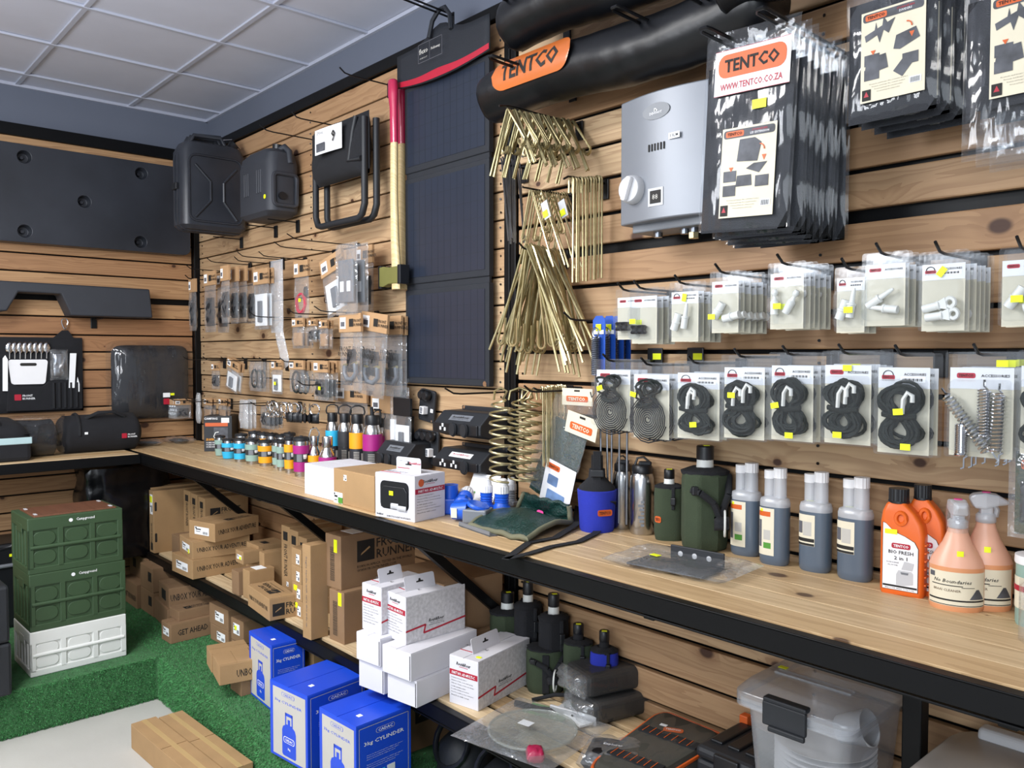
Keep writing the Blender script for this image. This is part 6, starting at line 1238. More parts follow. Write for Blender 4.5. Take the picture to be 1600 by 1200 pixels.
# ---- green mesh ground-sheet bag and its printed header bag
lowl, lowr = Hz(735, 826, ZB), Hz(893, 838, ZB)
t = thing('mesh_bag', 'folded dark green mesh bag with a pink sticker slumped on the bench', 'mesh bag', (0, 0, 0))
q00, q10, q11, q01 = Hz(735, 826, ZB), Hz(824, 848, ZB), Hz(885, 824, ZB)+V((0, .02, 0)), Hz(800, 805, ZB)+V((0, .02, 0))
up1, up0 = V((q11.x-.0, q11.y-.01, ZB+sy_(q11, Z_, 796))), V((q01.x+.05, q01.y-.01, ZB+sy_(q01, Z_, 772)))
def mb(u, v):
    n = .008*noise.noise(V((u*6, v*6, 3)))
    if v < .6:
        k = v/.6; p = q00.lerp(q10, u).lerp(q01.lerp(q11, u), k); return p+V((0, 0, .014+.040*math.sin(PI*k)*(.5+.5*math.sin(u*PI))+n))
    k = (v-.6)/.4; p = q01.lerp(q11, u).lerp(up0.lerp(up1, u), k); return p+V((0, n-.015*math.sin(PI*u)*k, .014+n))
o = obj('mesh_cloth', Bm().grid(mb, 28, 22), MESHG, t, smooth=80); md = o.modifiers.new('s', 'SOLIDIFY'); md.thickness = .010; md.offset = -1
obj('binding', Bm().tube([mb(i/20, 0)+V((0, -.003, -.004)) for i in range(21)]+[mb(1, j/14)+V((.002, 0, -.003)) for j in range(1, 15)], .0085, 7), PIPING, t, smooth=60); obj('binding', Bm().tube([mb(0, j/14)+V((-.002, 0, -.003)) for j in range(15)], .0075, 7), PIPING, t, smooth=60)
b = Bm(); b.prism(rrect(.030, .020, .008), .001, fr(mb(.5, .62)+V((0, -.012, .008)), (1, 0, -.1), (0, .3, 1))); obj('pink_sticker', b, PINK, t)
S0, S1, S2, S3 = W(823, 765, .14), W(915, 805, .10), W(935, 612, .10), W(875, 612, .06)
bl, br_, tr_, tl_ = W(826, 745, .085), W(888, 790, .085), W(934, 625, .09), W(876, 612, .085)
t = thing('bagged_net', 'bagged dark green net with two cream headers, leaning over the mesh bag', 'bagged net', (0, 0, 0))
def quad(u, v, dy=0):
    a = bl.lerp(br_, u); c = tl_.lerp(tr_, u); p = a.lerp(c, v); return p+V((0, -.012*math.sin(PI*u)*math.sin(PI*v)-dy+.006*noise.noise(V((u*7, v*9, 1))), 0))
obj('net_cloth', Bm().grid(lambda u, v: quad(.04+.9*u, -.12+.85*v, -.012), 10, 14), MESHG, t, smooth=80); obj('clear_bag', Bm().grid(lambda u, v: quad(-.05+1.1*u, -.04+1.02*v, .010), 18, 26), BAG, t, smooth=80)
for nm, (x0, y0), (x1, y1), hh, off in (('header_card', (888, 640), (936, 658), 34, .115), ('header_card', (879, 606), (926, 608), 26, .095)):
    a, c = W(x0, y0, off), W(x1, y1, off); w = (c-a).length; h = W(x0, y0, off).z-W(x0, y0+hh, off).z; m = fr((a+c)/2, c-a, V((0, -1, 0)).cross(c-a)); p = patch(nm, t, m @ T(0, -h/2, 0), w, h, CREAM); patch('orange_logo', p, m @ T(0, -h*.62, .001), w*.72, h*.34, ORANGE, r=h*.1); text('TENTCO', p, m @ T(0, -h*.62, .0022), h*.2, CREAM, .03, w=w*.56); patch('hang_slot', p, m @ T(0, -h*.14, .001), w*.18, h*.10, INK)
a, c = W(856, 719, .108), W(899, 742, .108); m = fr((a+c)/2, c-a, V((0, -1, 0)).cross(c-a)); w = (c-a).length*1.05; h = w*1.35
p = patch('printed_sheet', t, m @ T(0, -h*.45, 0), w, h, WHITE); patch('orange_logo', p, m @ T(-w*.22, -h*.06, .001), w*.40, h*.10, ORANGE, r=h*.03); text('TENTCO', p, m @ T(-w*.22, -h*.06, .0022), h*.05, INK, .02, w=w*.32)
for x, y, ww, hh in ((-.18, -.30, .34, .18), (.0, -.58, .6, .20), (.1, -.80, .5, .12)): patch('photo', p, m @ T(w*x, h*y, .001), w*ww, h*hh, BLUEPH, r=.004)
# ---- blue insulated canteen, straps, steel flasks, green canteens
c, r, H = stand(902, 963, 834, 732)
t = thing('canvas_canteen', 'royal blue canvas water canteen with black hood beside the mesh bag', 'canteen', c, facing(c))
obj('canvas_cover', Bm().lathe([(r*.84, 0), (r*.88, .006), (r*.92, H*.30), (r, H*.62), (r*1.01, H*.66), (r*.96, H*.67)], 22), CANB, t, smooth=50); obj('gathered_hood', Bm().lathe([(r*.96, H*.655), (r*.90, H*.72), (r*.62, H*.80), (r*.44, H*.86), (r*.40, H*1.0)], 18), FAB, t, smooth=50)
obj('cap', Bm().cyl((0, 0, H*.9), (0, 0, H*1.22), r*.32, r*.30, 14), BLKP, t, smooth=40); obj('neck_strap', Bm().box((-.012, -r*.5, H*.72), (.012, -r*.44, H*1.3)), NAVY, t, bev=.002); obj('buckle', Bm().box((-.02, -r*.58, H*.88), (.02, -r*.47, H*1.0)), BLKP, t, bev=.003)
m = fr((r*.40, -r*.87, H*.33), (math.cos(.42), math.sin(.42), 0), (0, -.04, 1)); p = patch('orange_logo', t, m, r*.78, H*.10, ORANGE, r=H*.03); text('TENTCO', p, m @ T(0, 0, .0012), H*.05, INK, .02, w=r*.62)
for s, pts in (('shoulder_strap', [Hz(790, 876, ZB)+V((0, 0, .003)), Hz(830, 866, ZB)+V((0, 0, .003)), Hz(862, 856, ZB)+V((0, 0, .003)), Hz(905, 848, ZB)+V((0, 0, .003)), Hz(930, 836, ZB)+V((0, 0, .004)), Hz(955, 815, ZB)+V((.012, -.02, .02)), c+V((r*1.05, -.0, H*.5))]), ('shoulder_strap', [Hz(790, 876, ZB)+V((0, 0, .003)), Hz(826, 850, ZB)+V((0, 0, .003)), Hz(868, 842, ZB)+V((0, 0, .003)), Hz(900, 826, ZB)+V((0, 0, .012)), Hz(906, 790, ZB)+V((-.0, .0, .05)), c+V((-r*1.0, -.02, H*.6))])):
    q = [t.matrix_basis.inverted() @ p if 0 else p for p in pts]
    b = Bm()
    for a, e in zip(q[:-1], q[1:]):
        d = (e-a).normalized(); sd = d.cross(Z_); sd = (sd if sd.length > .01 else X_).normalized()*.011
        b.loft([[a-sd, a+sd, a+sd+V((0, 0, .002)), a-sd+V((0, 0, .002))], [e-sd, e+sd, e+sd+V((0, 0, .002)), e-sd+V((0, 0, .002))]])
    o = obj(s, b, NAVY, t); o.matrix_basis = (Matrix.Translation(c) @ rot(facing(c), 'Z')).inverted()
for k, (l, rr, yb, yt, lab) in enumerate(((957, 986, 822, 712, 'brushed steel drinking bottle, left and behind the other steel one'), (984, 1022, 830, 714, 'brushed steel drinking bottle with engraved mark, right of two'))):
    c, r, H = stand(l, rr, yb, yt); t = thing('steel_bottle', lab, 'bottle', c, facing(c), 'brushed steel bottles')
    obj('steel_body', Bm().lathe([(r*.92, 0), (r, .006), (r, H*.66), (r*.95, H*.75), (r*.80, H*.795)], 24), INOX, t, smooth=50); cp = obj('cap', Bm().lathe([(r*.82, H*.79), (r*.84, H*.80), (r*.84, H*.88), (r*.74, H*.90)], 20), BLKP, t, smooth=40)
    obj('flip_spout', Bm().box((-r*.30, -r*.3, H*.885), (r*.75, r*.3, H*.945)), BLKM, cp, bev=.005, mt=T(0, 0, 0) @ rot(0, 'Z')); obj('carry_loop', Bm().tube([(-r*.6, 0, H*.89), (-r*.4, 0, H*.985), (r*.1, 0, H*1.0), (r*.7, 0, H*.92)], r*.10, 6), BLKP, cp, smooth=60)
    if k: 
        b = Bm(); [b.box((-r*.10-.004*(i % 3), -r-.0012, H*(.12+.05*i)), (-r*.10+.010, -r-.0002, H*(.12+.05*i)+H*.03)) for i in range(7)]; obj('engraving', b, GREYP, t)
def canteen(label, l, rr, yb, yt, z, wide, strap=1, colm=None, logo=False, dark_front=False, neck=True, ysq=.62):
    c, r, H = stand(l, rr, yb, yt, z, .85); t = thing('canvas_canteen', label, 'canteen', c, facing(c)+(.25 if wide else 0), 'canvas covered canteens')
    colm = colm or CANV; hb = .74
    pr = [(r*.90, 0), (r*.95, .008), (r, H*.12), (r*1.0, H*hb*.9), (r*.96, H*hb)]
    if wide: obj('canvas_cover', Bm().lathe(pr, 8, mt=rot(PI/8, 'Z'), sq=(1.04, .9)), colm, t, smooth=25, bev=.006)
    else: obj('canvas_cover', Bm().lathe(pr, 24, sq=(1, ysq+.2), pw=.75), colm, t, smooth=50)
    n = 24; obj('gathered_top', Bm().loft([[V((rr_*(1+.07*(1 if i % 2 else -1)*w_)*math.cos(2*PI*i/n), (ysq+.2)*rr_*(1+.07*(1 if i % 2 else -1)*w_)*math.sin(2*PI*i/n), zz_)) for i in range(n)] for rr_, zz_, w_ in ((r*.97, H*hb*.985, 0), (r*.95, H*hb*1.03, 1), (r*.55, H*hb*1.08, 1), (r*.36, H*hb*1.06, 0))]), FAB, t, smooth=50)
    if neck: obj('bottle_neck', Bm().lathe([(r*.38, H*hb), (r*.34, H*.87), (r*.30, H*.89)], 14), NYL, t, smooth=40)
    else: obj('bottle_neck', Bm().lathe([(r*.40, H*hb), (r*.36, H*.80), (r*.33, H*.875)], 14), FAB, t, smooth=40)
    obj('screw_cap', Bm().lathe([(r*.34, H*.865), (r*.36, H*.87), (r*.36, H*.99), (r*.32, H)], 16), BLKP, t, smooth=40)
    yb_ = -r*((ysq+.2) if not wide else .94)
    if strap:
        pts = [(-r*.75, yb_*.86, H*.60), (-r*.45, yb_*1.0-.008, H*.58), (r*.1, yb_-.010, H*.48), (r*.35, yb_*.98-.010, H*.34), (r*.75, yb_*.7-.012, H*.55), (r*.95, yb_*.2, H*.72)]
        b = Bm(); [b.tube([V(a), V(e)], .0095, 6) for a, e in zip(pts[:-1], pts[1:])]; obj('shoulder_strap', b, NAVY, t, smooth=60); kx = obj('strap_bundle', Bm().pillow(T(r*.38, yb_-.02, H*.30) @ FRONT, r*.62, H*.13, .035, 6, 6, .008, 2), NAVY, t, smooth=70); obj('rubber_band', Bm().tube([(r*.50+.02*math.cos(a)*.3, yb_-.02+.024*math.cos(a), H*.30+.034*math.sin(a)) for a in [2*PI*i/12 for i in range(12)]], .003, 5, True), NYL, kx, smooth=60); obj('buckle', Bm().box((-r*.78, yb_*.92-.016, H*.555), (-r*.52, yb_*.92, H*.64)), BLKP, t, bev=.003)
    else: obj('buckle', Bm().box((r*.10, yb_-.014, H*.52), (r*.44, yb_, H*.63)), BLKP, t, bev=.003); obj('strap', Bm().box((r*.16, yb_-.004, H*.45), (r*.38, yb_+.004, H*.76)), NAVY, t, bev=.002)
    if logo: m = fr((0 if logo == 1 else -r*.72, yb_-.004 if logo == 1 else yb_*.78, H*.30), (1, 0 if logo == 1 else -.75, 0), Z_); p = patch('orange_logo', t, m, r*.74 if logo == 1 else r*.5, H*.09, ORANGE, r=H*.028); text('TENTCO', p, m @ T(0, 0, .0012), H*.045, INK, .02, w=r*(.6 if logo == 1 else .4))
    if dark_front: obj('front_panel', Bm().box((-r*.16, yb_-.004, .006), (r*.2, yb_+.004, H*.7)), NAVY, t, bev=.002)
    patch('price_sticker', t, T(0, -r*.2, H+.001), .016, .012, YEL)
    return t
canteen('small green canvas canteen standing beside the large one on the bench', 1022, 1068, 846, 733, ZB, False, strap=0, logo=2)
canteen('large green canvas canteen with black strap and white neck on the bench', 1063, 1138, 851, 696, ZB, True)
t = thing('bagged_bracket', 'clear bag with a black bracket and yellow tag lying flat on the bench', 'bagged part', Hz(1030, 893, ZB), .1)
b = Bm(); b.pillow(T(.02, .07, .014), .34, .21, .03, 16, 12, .010, 5, .35); obj('clear_bag', b, BAG, t, smooth=80); obj('bracket_plate', Bm().box((-.09, -.01, .004), (.12, .10, .010)), BLKM, t, bev=.002); obj('bracket_lip', Bm().box((-.03, .10, .004), (.12, .106, .045)), BLKM, t, bev=.002); [obj('bracket_hole', Bm().cyl((x, .0995, .026), (x, .0985, .026), .007, n=10), LGREY, t) for x in (0, .04, .08)]; patch('price_sticker', t, T(-.03, .03, .030) @ rot(-.2, 'Z'), .026, .016, YEL)
# ---- chemical bottles
def dose_bottle(label, l, rr, yb, yt, tall, lab):
    c, r, H = stand(l, rr, yb, yt, ZB, .72); t = thing('dosing_bottle', label, 'bottle', c, facing(c)-.42, 'blue toilet chemical bottles'); sq = (1.0, .72); fill = H*.60 if tall else H*.62
    obj('filled_body', Bm().lathe([(r*.88, 0), (r*.98, .006), (r, .02), (r, fill)], 24, sq=sq, pw=.8), BLUELIQ, t, smooth=50)
    obj('bottle_shoulder', Bm().lathe([(r, fill), (r, H*.64), (r*.93, H*.68), (r*.55, H*.705)], 24, sq=sq, pw=.8), MILKY, t, smooth=50)
    nx = r*.34; obj('dosing_neck', Bm().lathe([(r*.44, H*.69), (r*.43, H*.72), (r*.42, H*.90)], 16, c=(nx, 0)), MILKY, t, smooth=40); g = Bm(); n = 28; g.loft([[V((nx+r*(.44 if i % 2 else .415)*math.cos(2*PI*i/n), r*(.44 if i % 2 else .415)*math.sin(2*PI*i/n), z)) for i in range(n)] for z in (H*.895, H*.995)]); obj('screw_cap', g, WHITE, t)
    obj('second_cap', Bm().lathe([(r*.36, H*.66), (r*.36, H*.88)], 16, c=(-r*.42, r*.1)), MILKY, t, smooth=40); obj('second_cap', Bm().lathe([(r*.38, H*.88), (r*.38, H*.965)], 20, c=(-r*.42, r*.1)), WHITE, t, smooth=40)
    R1 = r*1.012
    def wrap(u, v, a0, a1, z0, z1): a = a0+(a1-a0)*u; ca, sa = math.sin(a), -math.cos(a); k = .8; ca = math.copysign(abs(ca)**k, ca); sa = math.copysign(abs(sa)**k, sa); return V((R1*ca, R1*.72*sa, H*(z0+(z1-z0)*v)))
    z0, z1 = (.10, .585) if lab == 0 else (.26, .57)
    q = obj('paper_label', Bm().grid(lambda u, v: wrap(u, v, -1.15, .18, z0, z1), 10, 1), CREAM, t, smooth=60)
    R1 = r*1.022
    if lab == 0:
        obj('logo_band', Bm().grid(lambda u, v: wrap(u, v, -1.0, .0, .50, .55), 8, 1), ORANGE, q); obj('label_picture', Bm().grid(lambda u, v: wrap(u, v, -.42, .0, .26, .36), 6, 1), GREYC, q); obj('green_badge', Bm().grid(lambda u, v: wrap(u, v, -.42, .02, .17, .23), 6, 1), GRNL, q); obj('label_print', Bm().grid(lambda u, v: wrap(u, v, -1.0, -.6, .18, .46), 6, 1), INKG, q); obj('price_sticker', Bm().grid(lambda u, v: wrap(u, v, -.75, -.5, .54, .575), 2, 1), YEL, q)
    else:
        obj('label_picture', Bm().grid(lambda u, v: wrap(u, v, -.45, .02, .36, .50), 6, 1), GREYC, q); obj('label_print', Bm().grid(lambda u, v: wrap(u, v, -1.0, -.5, .38, .50), 6, 1), INKG, q); obj('label_foot', Bm().grid(lambda u, v: wrap(u, v, -1.12, .16, .30, .335), 8, 1), INK, q); obj('label_foot', Bm().grid(lambda u, v: wrap(u, v, -1.12, .16, .262, .285), 8, 1), INK, q)
        patch('price_sticker', t, T(-r*.25, -r*.2, H*.70), .016, .010, YEL)
    return t
dose_bottle('blue dosing bottle with cream label and green badge, leftmost of four', 1142, 1189, 869, 722, 1, 0)
dose_bottle('blue dosing bottle with cream label and green badge, second of four', 1187, 1233, 884, 730, 1, 0)
dose_bottle('blue dosing bottle with a short label, third of four', 1249, 1298, 895, 736, 1, 1)
dose_bottle('blue dosing bottle with a short label, rightmost beside the orange jugs', 1309, 1362, 909, 744, 1, 1)
def jug(label, l, rr, yb, yt, yaw, full):
    m_ = (l+rr)/2; c = Hz(m_, yb, ZB); dpt = depth(c); w = (rr-l)*dpt/F; H = sy_(c, Z_, yt); dv_ = (c-CAM); dv_.z = 0; dv_.normalize(); c = c+dv_*.04; c = c+dv_*min(0, (-.055-c.y)/dv_.y); w = (rr-l)*depth(c)/F; H = sy_(c, Z_, yt); t = thing('jug', label, 'jug', c, yaw, 'orange chemical jugs'); W2 = w*.66; D = w*.44
    def sec(sw, sd, z, sh=0): return [V((p[0]+sh, p[1], z)) for p in rrect(sw, sd, min(sw, sd)*.22)]
    obj('body', Bm().loft([sec(W2*1.16, D*.95, 0), sec(W2*1.22, D, .008), sec(W2*1.22, D, H*.58), sec(W2*1.16, D, H*.68, -W2*.03), sec(W2*.92, D*.92, H*.78, -W2*.11), sec(W2*.60, D*.86, H*.85, -W2*.18), sec(W2*.50, D*.72, H*.87, -W2*.18)]), ORJUG, t, smooth=40)
    g = Bm(); n = 40; g.loft([[V((-W2*.18+D*(.42 if i % 2 else .40)*math.cos(2*PI*i/n), D*(.42 if i % 2 else .40)*math.sin(2*PI*i/n), z)) for i in range(n)] for z in (H*.885, H)]); obj('screw_cap', g, BLKP, t); obj('cap_ring', Bm().lathe([(D*.44, H*.865), (D*.44, H*.885)], 20, c=(-W2*.18, 0)), BLKP, t, smooth=40)
    obj('finger_ring', Bm().tube([(-W2*.02+W2*.14*math.cos(a), -D*.48, H*.73+H*.055*math.sin(a)) for a in [2*PI*i/16 for i in range(16)]], .005, 6, True), ORJUG, t, smooth=60)
    for k in range(6): obj('side_rib', Bm().cbox((W2*.61, 0, H*(.12+.075*k)), (.008, D*.7, H*.022)), ORJUG, t, bev=.003)
    m = T(0, -D*.5-.0008, 0) @ FRONT; P_ = [(-W2*.50, H*.05), (W2*.46, H*.05), (W2*.46, H*.46), (W2*.36, H*.52), (W2*.10, H*.565), (-W2*.20, H*.60), (-W2*.42, H*.67), (-W2*.50, H*.68)]
    b = Bm(); b.prism([(x*1.03, z*1.012-.001) for x, z in P_], .0006, m @ T(0, 0, .0004)); obj('label_edge', b, INK, t); b = Bm(); b.prism(P_, .0006, m @ T(0, 0, .0010)); q = obj('paper_label', b, WHITE, t)
    m = m @ T(0, 0, .0011); patch('orange_logo', q, m @ T(0, H*.47, 0), W2*.52, H*.05, RED, r=H*.016, t=.0005); text('TENTCO', q, m @ T(0, H*.47, 0), H*.026, WHITE, .03, w=W2*.42); text('BIO FRESH', q, m @ T(0, H*.41, 0), H*.034, INK, .012, w=W2*.68); text('2 in 1', q, m @ T(0, H*.355, 0), H*.034, INK, .012, w=W2*.36); text('FLUSH & RINSE', q, m @ T(-W2*.22, H*.31, 0), H*.012, INKG, .01); text('ALL IN ONE', q, m @ T(-W2*.22, H*.285, 0), H*.012, INKG, .01)
    b = Bm(); mm = m @ T(0, 0, .0006)
    for P2 in ([(-.12, .10), (.10, .10), (.34, .12), (.34, .22), (.30, .24), (-.06, .24), (-.12, .20)], [(.02, .25), (.32, .25), (.36, .32), (.10, .33)]): b.prism([(x*W2, z*H) for x, z in P2], .0005, mm)
    q2 = obj('toilet_picture', b, LGREY, q); b = Bm(); b.prism([(x*W2, z*H) for x, z in ((.02, .205), (.2, .205), (.22, .225), (.0, .225))], .0004, mm @ T(0, 0, .0005)); obj('picture_shade', b, GREYP, q2)
    patch('black_foot', q, m @ T(-W2*.02, H*.085, 0), W2*.94, H*.018, INK, t=.0004); text('ENJOY THE GREAT OUTDOORS', q, m @ T(-W2*.02, H*.063, 0), H*.012, INK, .01, w=W2*.8); patch('price_sticker', q, m @ T(-W2*.28, H*.60, .0004), W2*.34, H*.045, YEL, t=.0006)
    return t
jug('orange plastic jug with black cap and full white label, in front', 1372, 1452, 934, 764, .12, 1)
jug('orange plastic jug half hidden behind the front one', 1414, 1482, 916, 758, .12, 1)
def sprayer(label, l, rr, yb, yt, yaw, turn):
    c, r, H = stand(l, rr, yb, yt); t = thing('spray_bottle', label, 'spray bottle', c, facing(c)+yaw, 'orange liquid spray bottles'); sq = (1, .80)
    pr = [(r*.96, 0), (r, .008), (r, H*.36), (r*1.01, H*.40), (r*.92, H*.46), (r*.55, H*.60), (r*.38, H*.70), (r*.34, H*.74)]
    obj('filled_body', Bm().lathe(pr[:4], 24, sq=sq, cap1=False), M('orange_liquid', 'd69468', .35, 0, .05, 4), t, smooth=50); obj('bottle_shoulder', Bm().lathe(pr[3:], 24, sq=sq, cap0=False), M('peach_plastic', 'dba68c', .35, 0, .06, 3), t, smooth=50)
    hd = obj('neck_collar', Bm().lathe([(r*.36, H*.74), (r*.38, H*.745), (r*.38, H*.80), (r*.30, H*.82)], 16), MILKY, t, smooth=40)
    b = Bm(); d = Matrix.Rotation(turn, 4, 'Z')
    b.loft([[d @ V((x, y, z)) for y, z in ((-w_, z0), (w_, z0), (w_, z1), (-w_, z1))] for x, w_, z0, z1 in ((-r*.62, .010, H*.935, H*.965), (-r*.45, .014, H*.86, H*.985), (-r*.05, .016, H*.86, H*1.0), (r*.40, .016, H*.89, H*.985), (r*.80, .010, H*.90, H*.935))]); b.loft([[d @ V((x, y, z)) for x, y in ((-.012, -.012), (.012, -.012), (.012, .012), (-.012, .012))] for z in (H*.80, H*.88)]); obj('trigger_head', b, MILKY, t, bev=.004)
    obj('trigger', Bm().tube([d @ V(p) for p in ((r*.30, 0, H*.89), (r*.40, 0, H*.85), (r*.34, 0, H*.79))], .006, 6), MILKY, t, smooth=60); obj('shrink_wrap', Bm().lathe([(r*.40, H*.70), (r*.44, H*.86), (r*.42, H*.95)], 14, cap0=False, cap1=False), BAG, t, smooth=60) if turn > 1 else None
    b = Bm(); b.prism(rrect(.016, .016, .007), .001, T(0, 0, H*1.003)); obj('pink_sticker', b, PINK, t)
    def wp(a0, a1, z0, z1, k=1.008): return lambda u, v: V((r*k*math.sin(a0+(a1-a0)*u), -r*.80*k*math.cos(a0+(a1-a0)*u), H*(z0+(z1-z0)*v)))
    q = obj('paper_label', Bm().grid(wp(-1.35, 1.2, .05, .36), 14, 1), CREAM, t, smooth=60)
    obj('label_stripe', Bm().grid(wp(-1.3, 1.15, .095, .11, 1.014), 14, 1), INK, q); obj('label_foot', Bm().grid(wp(-1.3, 1.15, .055, .062, 1.014), 14, 1), INK, q); obj('label_stroke', Bm().grid(wp(-1.1, .15, .232, .24, 1.014), 8, 1), INK, q); obj('label_stroke', Bm().grid(wp(.1, .6, .222, .227, 1.014), 4, 1), INK, q)
    for s, a, z, h, w in (('No Boundaries', -.25, .275, .032, 1.45), ('BRAAI CLEANER', -.45, .192, .022, 1.07)):      # lettering bent round the bottle
        o = text(s, t, Matrix.Identity(4), H*h, INK if h > .03 else M('print_brown', '6d5a44', .6), .012, italic=.25 if h > .03 else 0, w=w*r); me = o.data.copy(); mb_ = o.matrix_basis.copy(); o.matrix_basis = Matrix.Identity(4)
        for v_ in me.vertices: p = mb_ @ v_.co; an = a+p.x/r; v_.co = V((r*1.016*math.sin(an), -r*.80*1.016*math.cos(an), H*z+p.y))
        o.data = me; o.parent = q
    b = Bm(); b.grid(lambda u, v: wp(.40+.35*(v*.8), 1.1-.30*v, .12, .21, 1.016)(u, v), 6, 4); obj('tent_picture', b, GRYPH, q); obj('logo_mark', Bm().grid(wp(-1.25, -.95, .30, .345, 1.014), 3, 1), GRYPH, q); obj('price_sticker', Bm().grid(lambda u, v: V((r*.70*math.sin(-.1+.35*u)*1.0, -r*.58*math.cos(-.1+.35*u)-.004, H*(.50+.05*v))), 3, 1), YEL, t)
sprayer('orange liquid spray bottle in front with a lettered cream label', 1455, 1532, 958, 780, .1, 1.7)
sprayer('orange liquid spray bottle behind, its trigger head turned right', 1500, 1575, 944, 769, .05, .15)
c, r, H = stand(1590, 1650, 985, 868); t = thing('lidded_jar', 'grey-green jar with white lid cut by the right edge', 'jar', c, facing(c)); obj('body', Bm().lathe([(r*.96, 0), (r, .006), (r, H*.88)], 24), SAGE, t, smooth=50); obj('lid', Bm().lathe([(r*1.05, H*.88), (r*1.07, H*.90), (r*1.05, H)], 24), WHITE, t, smooth=40); obj('paper_label', Bm().lathe([(r+.001, H*.25), (r+.001, H*.7)], 24, cap0=False, cap1=False), CREAM, t, smooth=50); obj('red_band', Bm().lathe([(r+.002, H*.5), (r+.002, H*.58)], 24, cap0=False, cap1=False), RED, t, smooth=50)
P = Hz(1600, 1000, ZB); t = thing('crumpled_bag', 'crumpled clear bag lying at the right edge of the bench', 'plastic bag', (P.x+.06, P.y, ZB)); obj('film', Bm().pillow(T(0, 0, .05) @ FRONT, .14, .13, .08, 10, 10, .02, 3), BAG, t, smooth=80)
# ------------------------------------------------------------------ back wall: tanks, bags, roll
t = thing('flat_water_tank', 'large flat black water tank with five round recesses, high on the back wall', 'water tank', (0.004, -0.075, 2.19), PI/2)
LW, LH, TH = 1.30, .515, .096                     # local x runs to the corner (+y), -y faces the shop
holes = [B(px, py, .1) for px, py in ((38, 245), (221, 271), (132, 315), (39, 361), (220, 378))]
hc = [(p.y+.075, p.z-2.19) for p in holes]+[(hc_y, hz) for hc_y, hz in ((-1.18, .44), (-1.18, .08))]
bm = Bm(); vs = []; edges = []
def loop2(pts):
    v = [bm.b.verts.new((x, -TH, z)) for x, z in pts]; e = [bm.b.edges.new((v[i], v[(i+1) % len(v)])) for i in range(len(v))]; return v, e
ov, oe = loop2([(x-LW/2, z+LH/2) for x, z in rrect(LW, LH, .04, 5)]); HV = []
for x, z in hc: v, e = loop2([(x+.034*math.cos(2*PI*i/20), z+.034*math.sin(2*PI*i/20)) for i in range(20)]); oe += e; HV.append((v, x, z))
bmesh.ops.triangle_fill(bm.b, use_beauty=True, use_dissolve=False, edges=oe)
for v, x, z in HV:
    w1 = [bm.b.verts.new((x+.026*math.cos(2*PI*i/20), -TH+.05, z+.026*math.sin(2*PI*i/20))) for i in range(20)]
    for i in range(20): bm.b.faces.new((v[i], v[(i+1) % 20], w1[(i+1) % 20], w1[i]))
    bm.b.faces.new(w1)
w1 = [bm.b.verts.new((p.co.x, 0, p.co.z)) for p in ov]
for i in range(len(ov)): k = (i+1) % len(ov); bm.b.faces.new((ov[i], ov[k], w1[k], w1[i]))
bm.b.faces.new(w1); obj('tank_shell', bm, TANK, t, smooth=35, bev=.007, seg=3)
for x, z in hc[:5]: obj('recess_boss', Bm().lathe([(.012, 0), (.009, .014)], 10, mt=T(x-.006, -.047, z) @ rot(PI/2, 'X')), TANK, t, smooth=40)
t = thing('footwell_tank', 'angled grey-black footwell tank with an arched cutout on the back wall', 'water tank', (0.004, -0.32, 1.81), PI/2)
ys = [(B(px, py, .16).y+.32, B(px, py, .16).z-1.81) for px, py in ((239, 497), (112, 493), (96, 459), (29, 456), (11, 486), (-60, 486), (-60, 434), (0, 438), (234, 452))]
b = Bm(); b.prism(ys, .15, T(0, -.156, 0) @ FRONT); obj('tank_shell', b, TANK2, t, smooth=30, bev=.008, seg=3)
q = B(146, 505, 0); hook(q.y, q.z+.02, .17, 'on the back wall under the footwell tank', back=True, up=0)
# utensil roll
ul, ur = B(0, 600, .03), B(129, 600, .03); zt, zb_ = B(60, 527, .03).z, B(60, 644, .03).z; y1 = ur.y; w = .52; H = zt-zb_
t = thing('utensil_roll', 'black hanging kitchen utensil roll with white emblem print on the back wall', 'utensil roll', (0.004, y1-w/2, zb_), PI/2)
def UL(px, py, off=.05): p = B(px, py, off); return p.y-(y1-w/2), p.z-zb_
b = Bm(); b.pillow(T(0, -.016, H/2) @ FRONT, w*1.02, H, .03, 14, 14, .006, 2, .22); obj('backing_panel', b, FAB, t, smooth=70)
obj('hanging_strap', Bm().prism([(x, z) for x, z in ((UL(80, 528)[0], H*.96), (UL(130-10, 528)[0], H*.96), (UL(104, 520)[0]+.015, UL(104, 516)[1]), (UL(104, 520)[0]-.015, UL(104, 516)[1]))], .006, T(0, -.02, 0) @ FRONT), FAB, t)
cx, cz = UL(103, 506); obj('carabiner', Bm().tube([(cx+.014*math.cos(a)+.004*math.sin(2*a), -.02, cz+.03*math.sin(a)) for a in [2*PI*i/14 for i in range(14)]], .0035, 6, True), CHROME, t, smooth=60)
x0, z0 = UL(13, 598); x1, z1 = UL(76, 606); pk = [(x0-.01, H*.0+.01), (w*.49, .01), (w*.49, UL(80, 595)[1]), (x1+.05, UL(80, 595)[1]), (x1, UL(76, 596)[1]), (x1-.03, UL(66, 604)[1]), (x0+.06, UL(28, 606)[1]), (x0, UL(14, 597)[1])]
b = Bm(); b.prism(pk, .012, T(0, -.045, 0) @ FRONT); obj('front_pocket', b, FAB, t, bev=.004)
for k in range(5): x = UL(84+9*k, 610)[0]; obj('knife_slot', Bm().tube([(x, -.047, .02), (x, -.047, UL(84, 598)[1])], .008, 6), NAVY, t, smooth=60)
b = Bm(); b.box((-w*.42, -.034, UL(40, 557)[1]-.008), (w*.02, -.028, UL(40, 557)[1]+.012)); obj('cutlery_strap', b, NAVY, t)
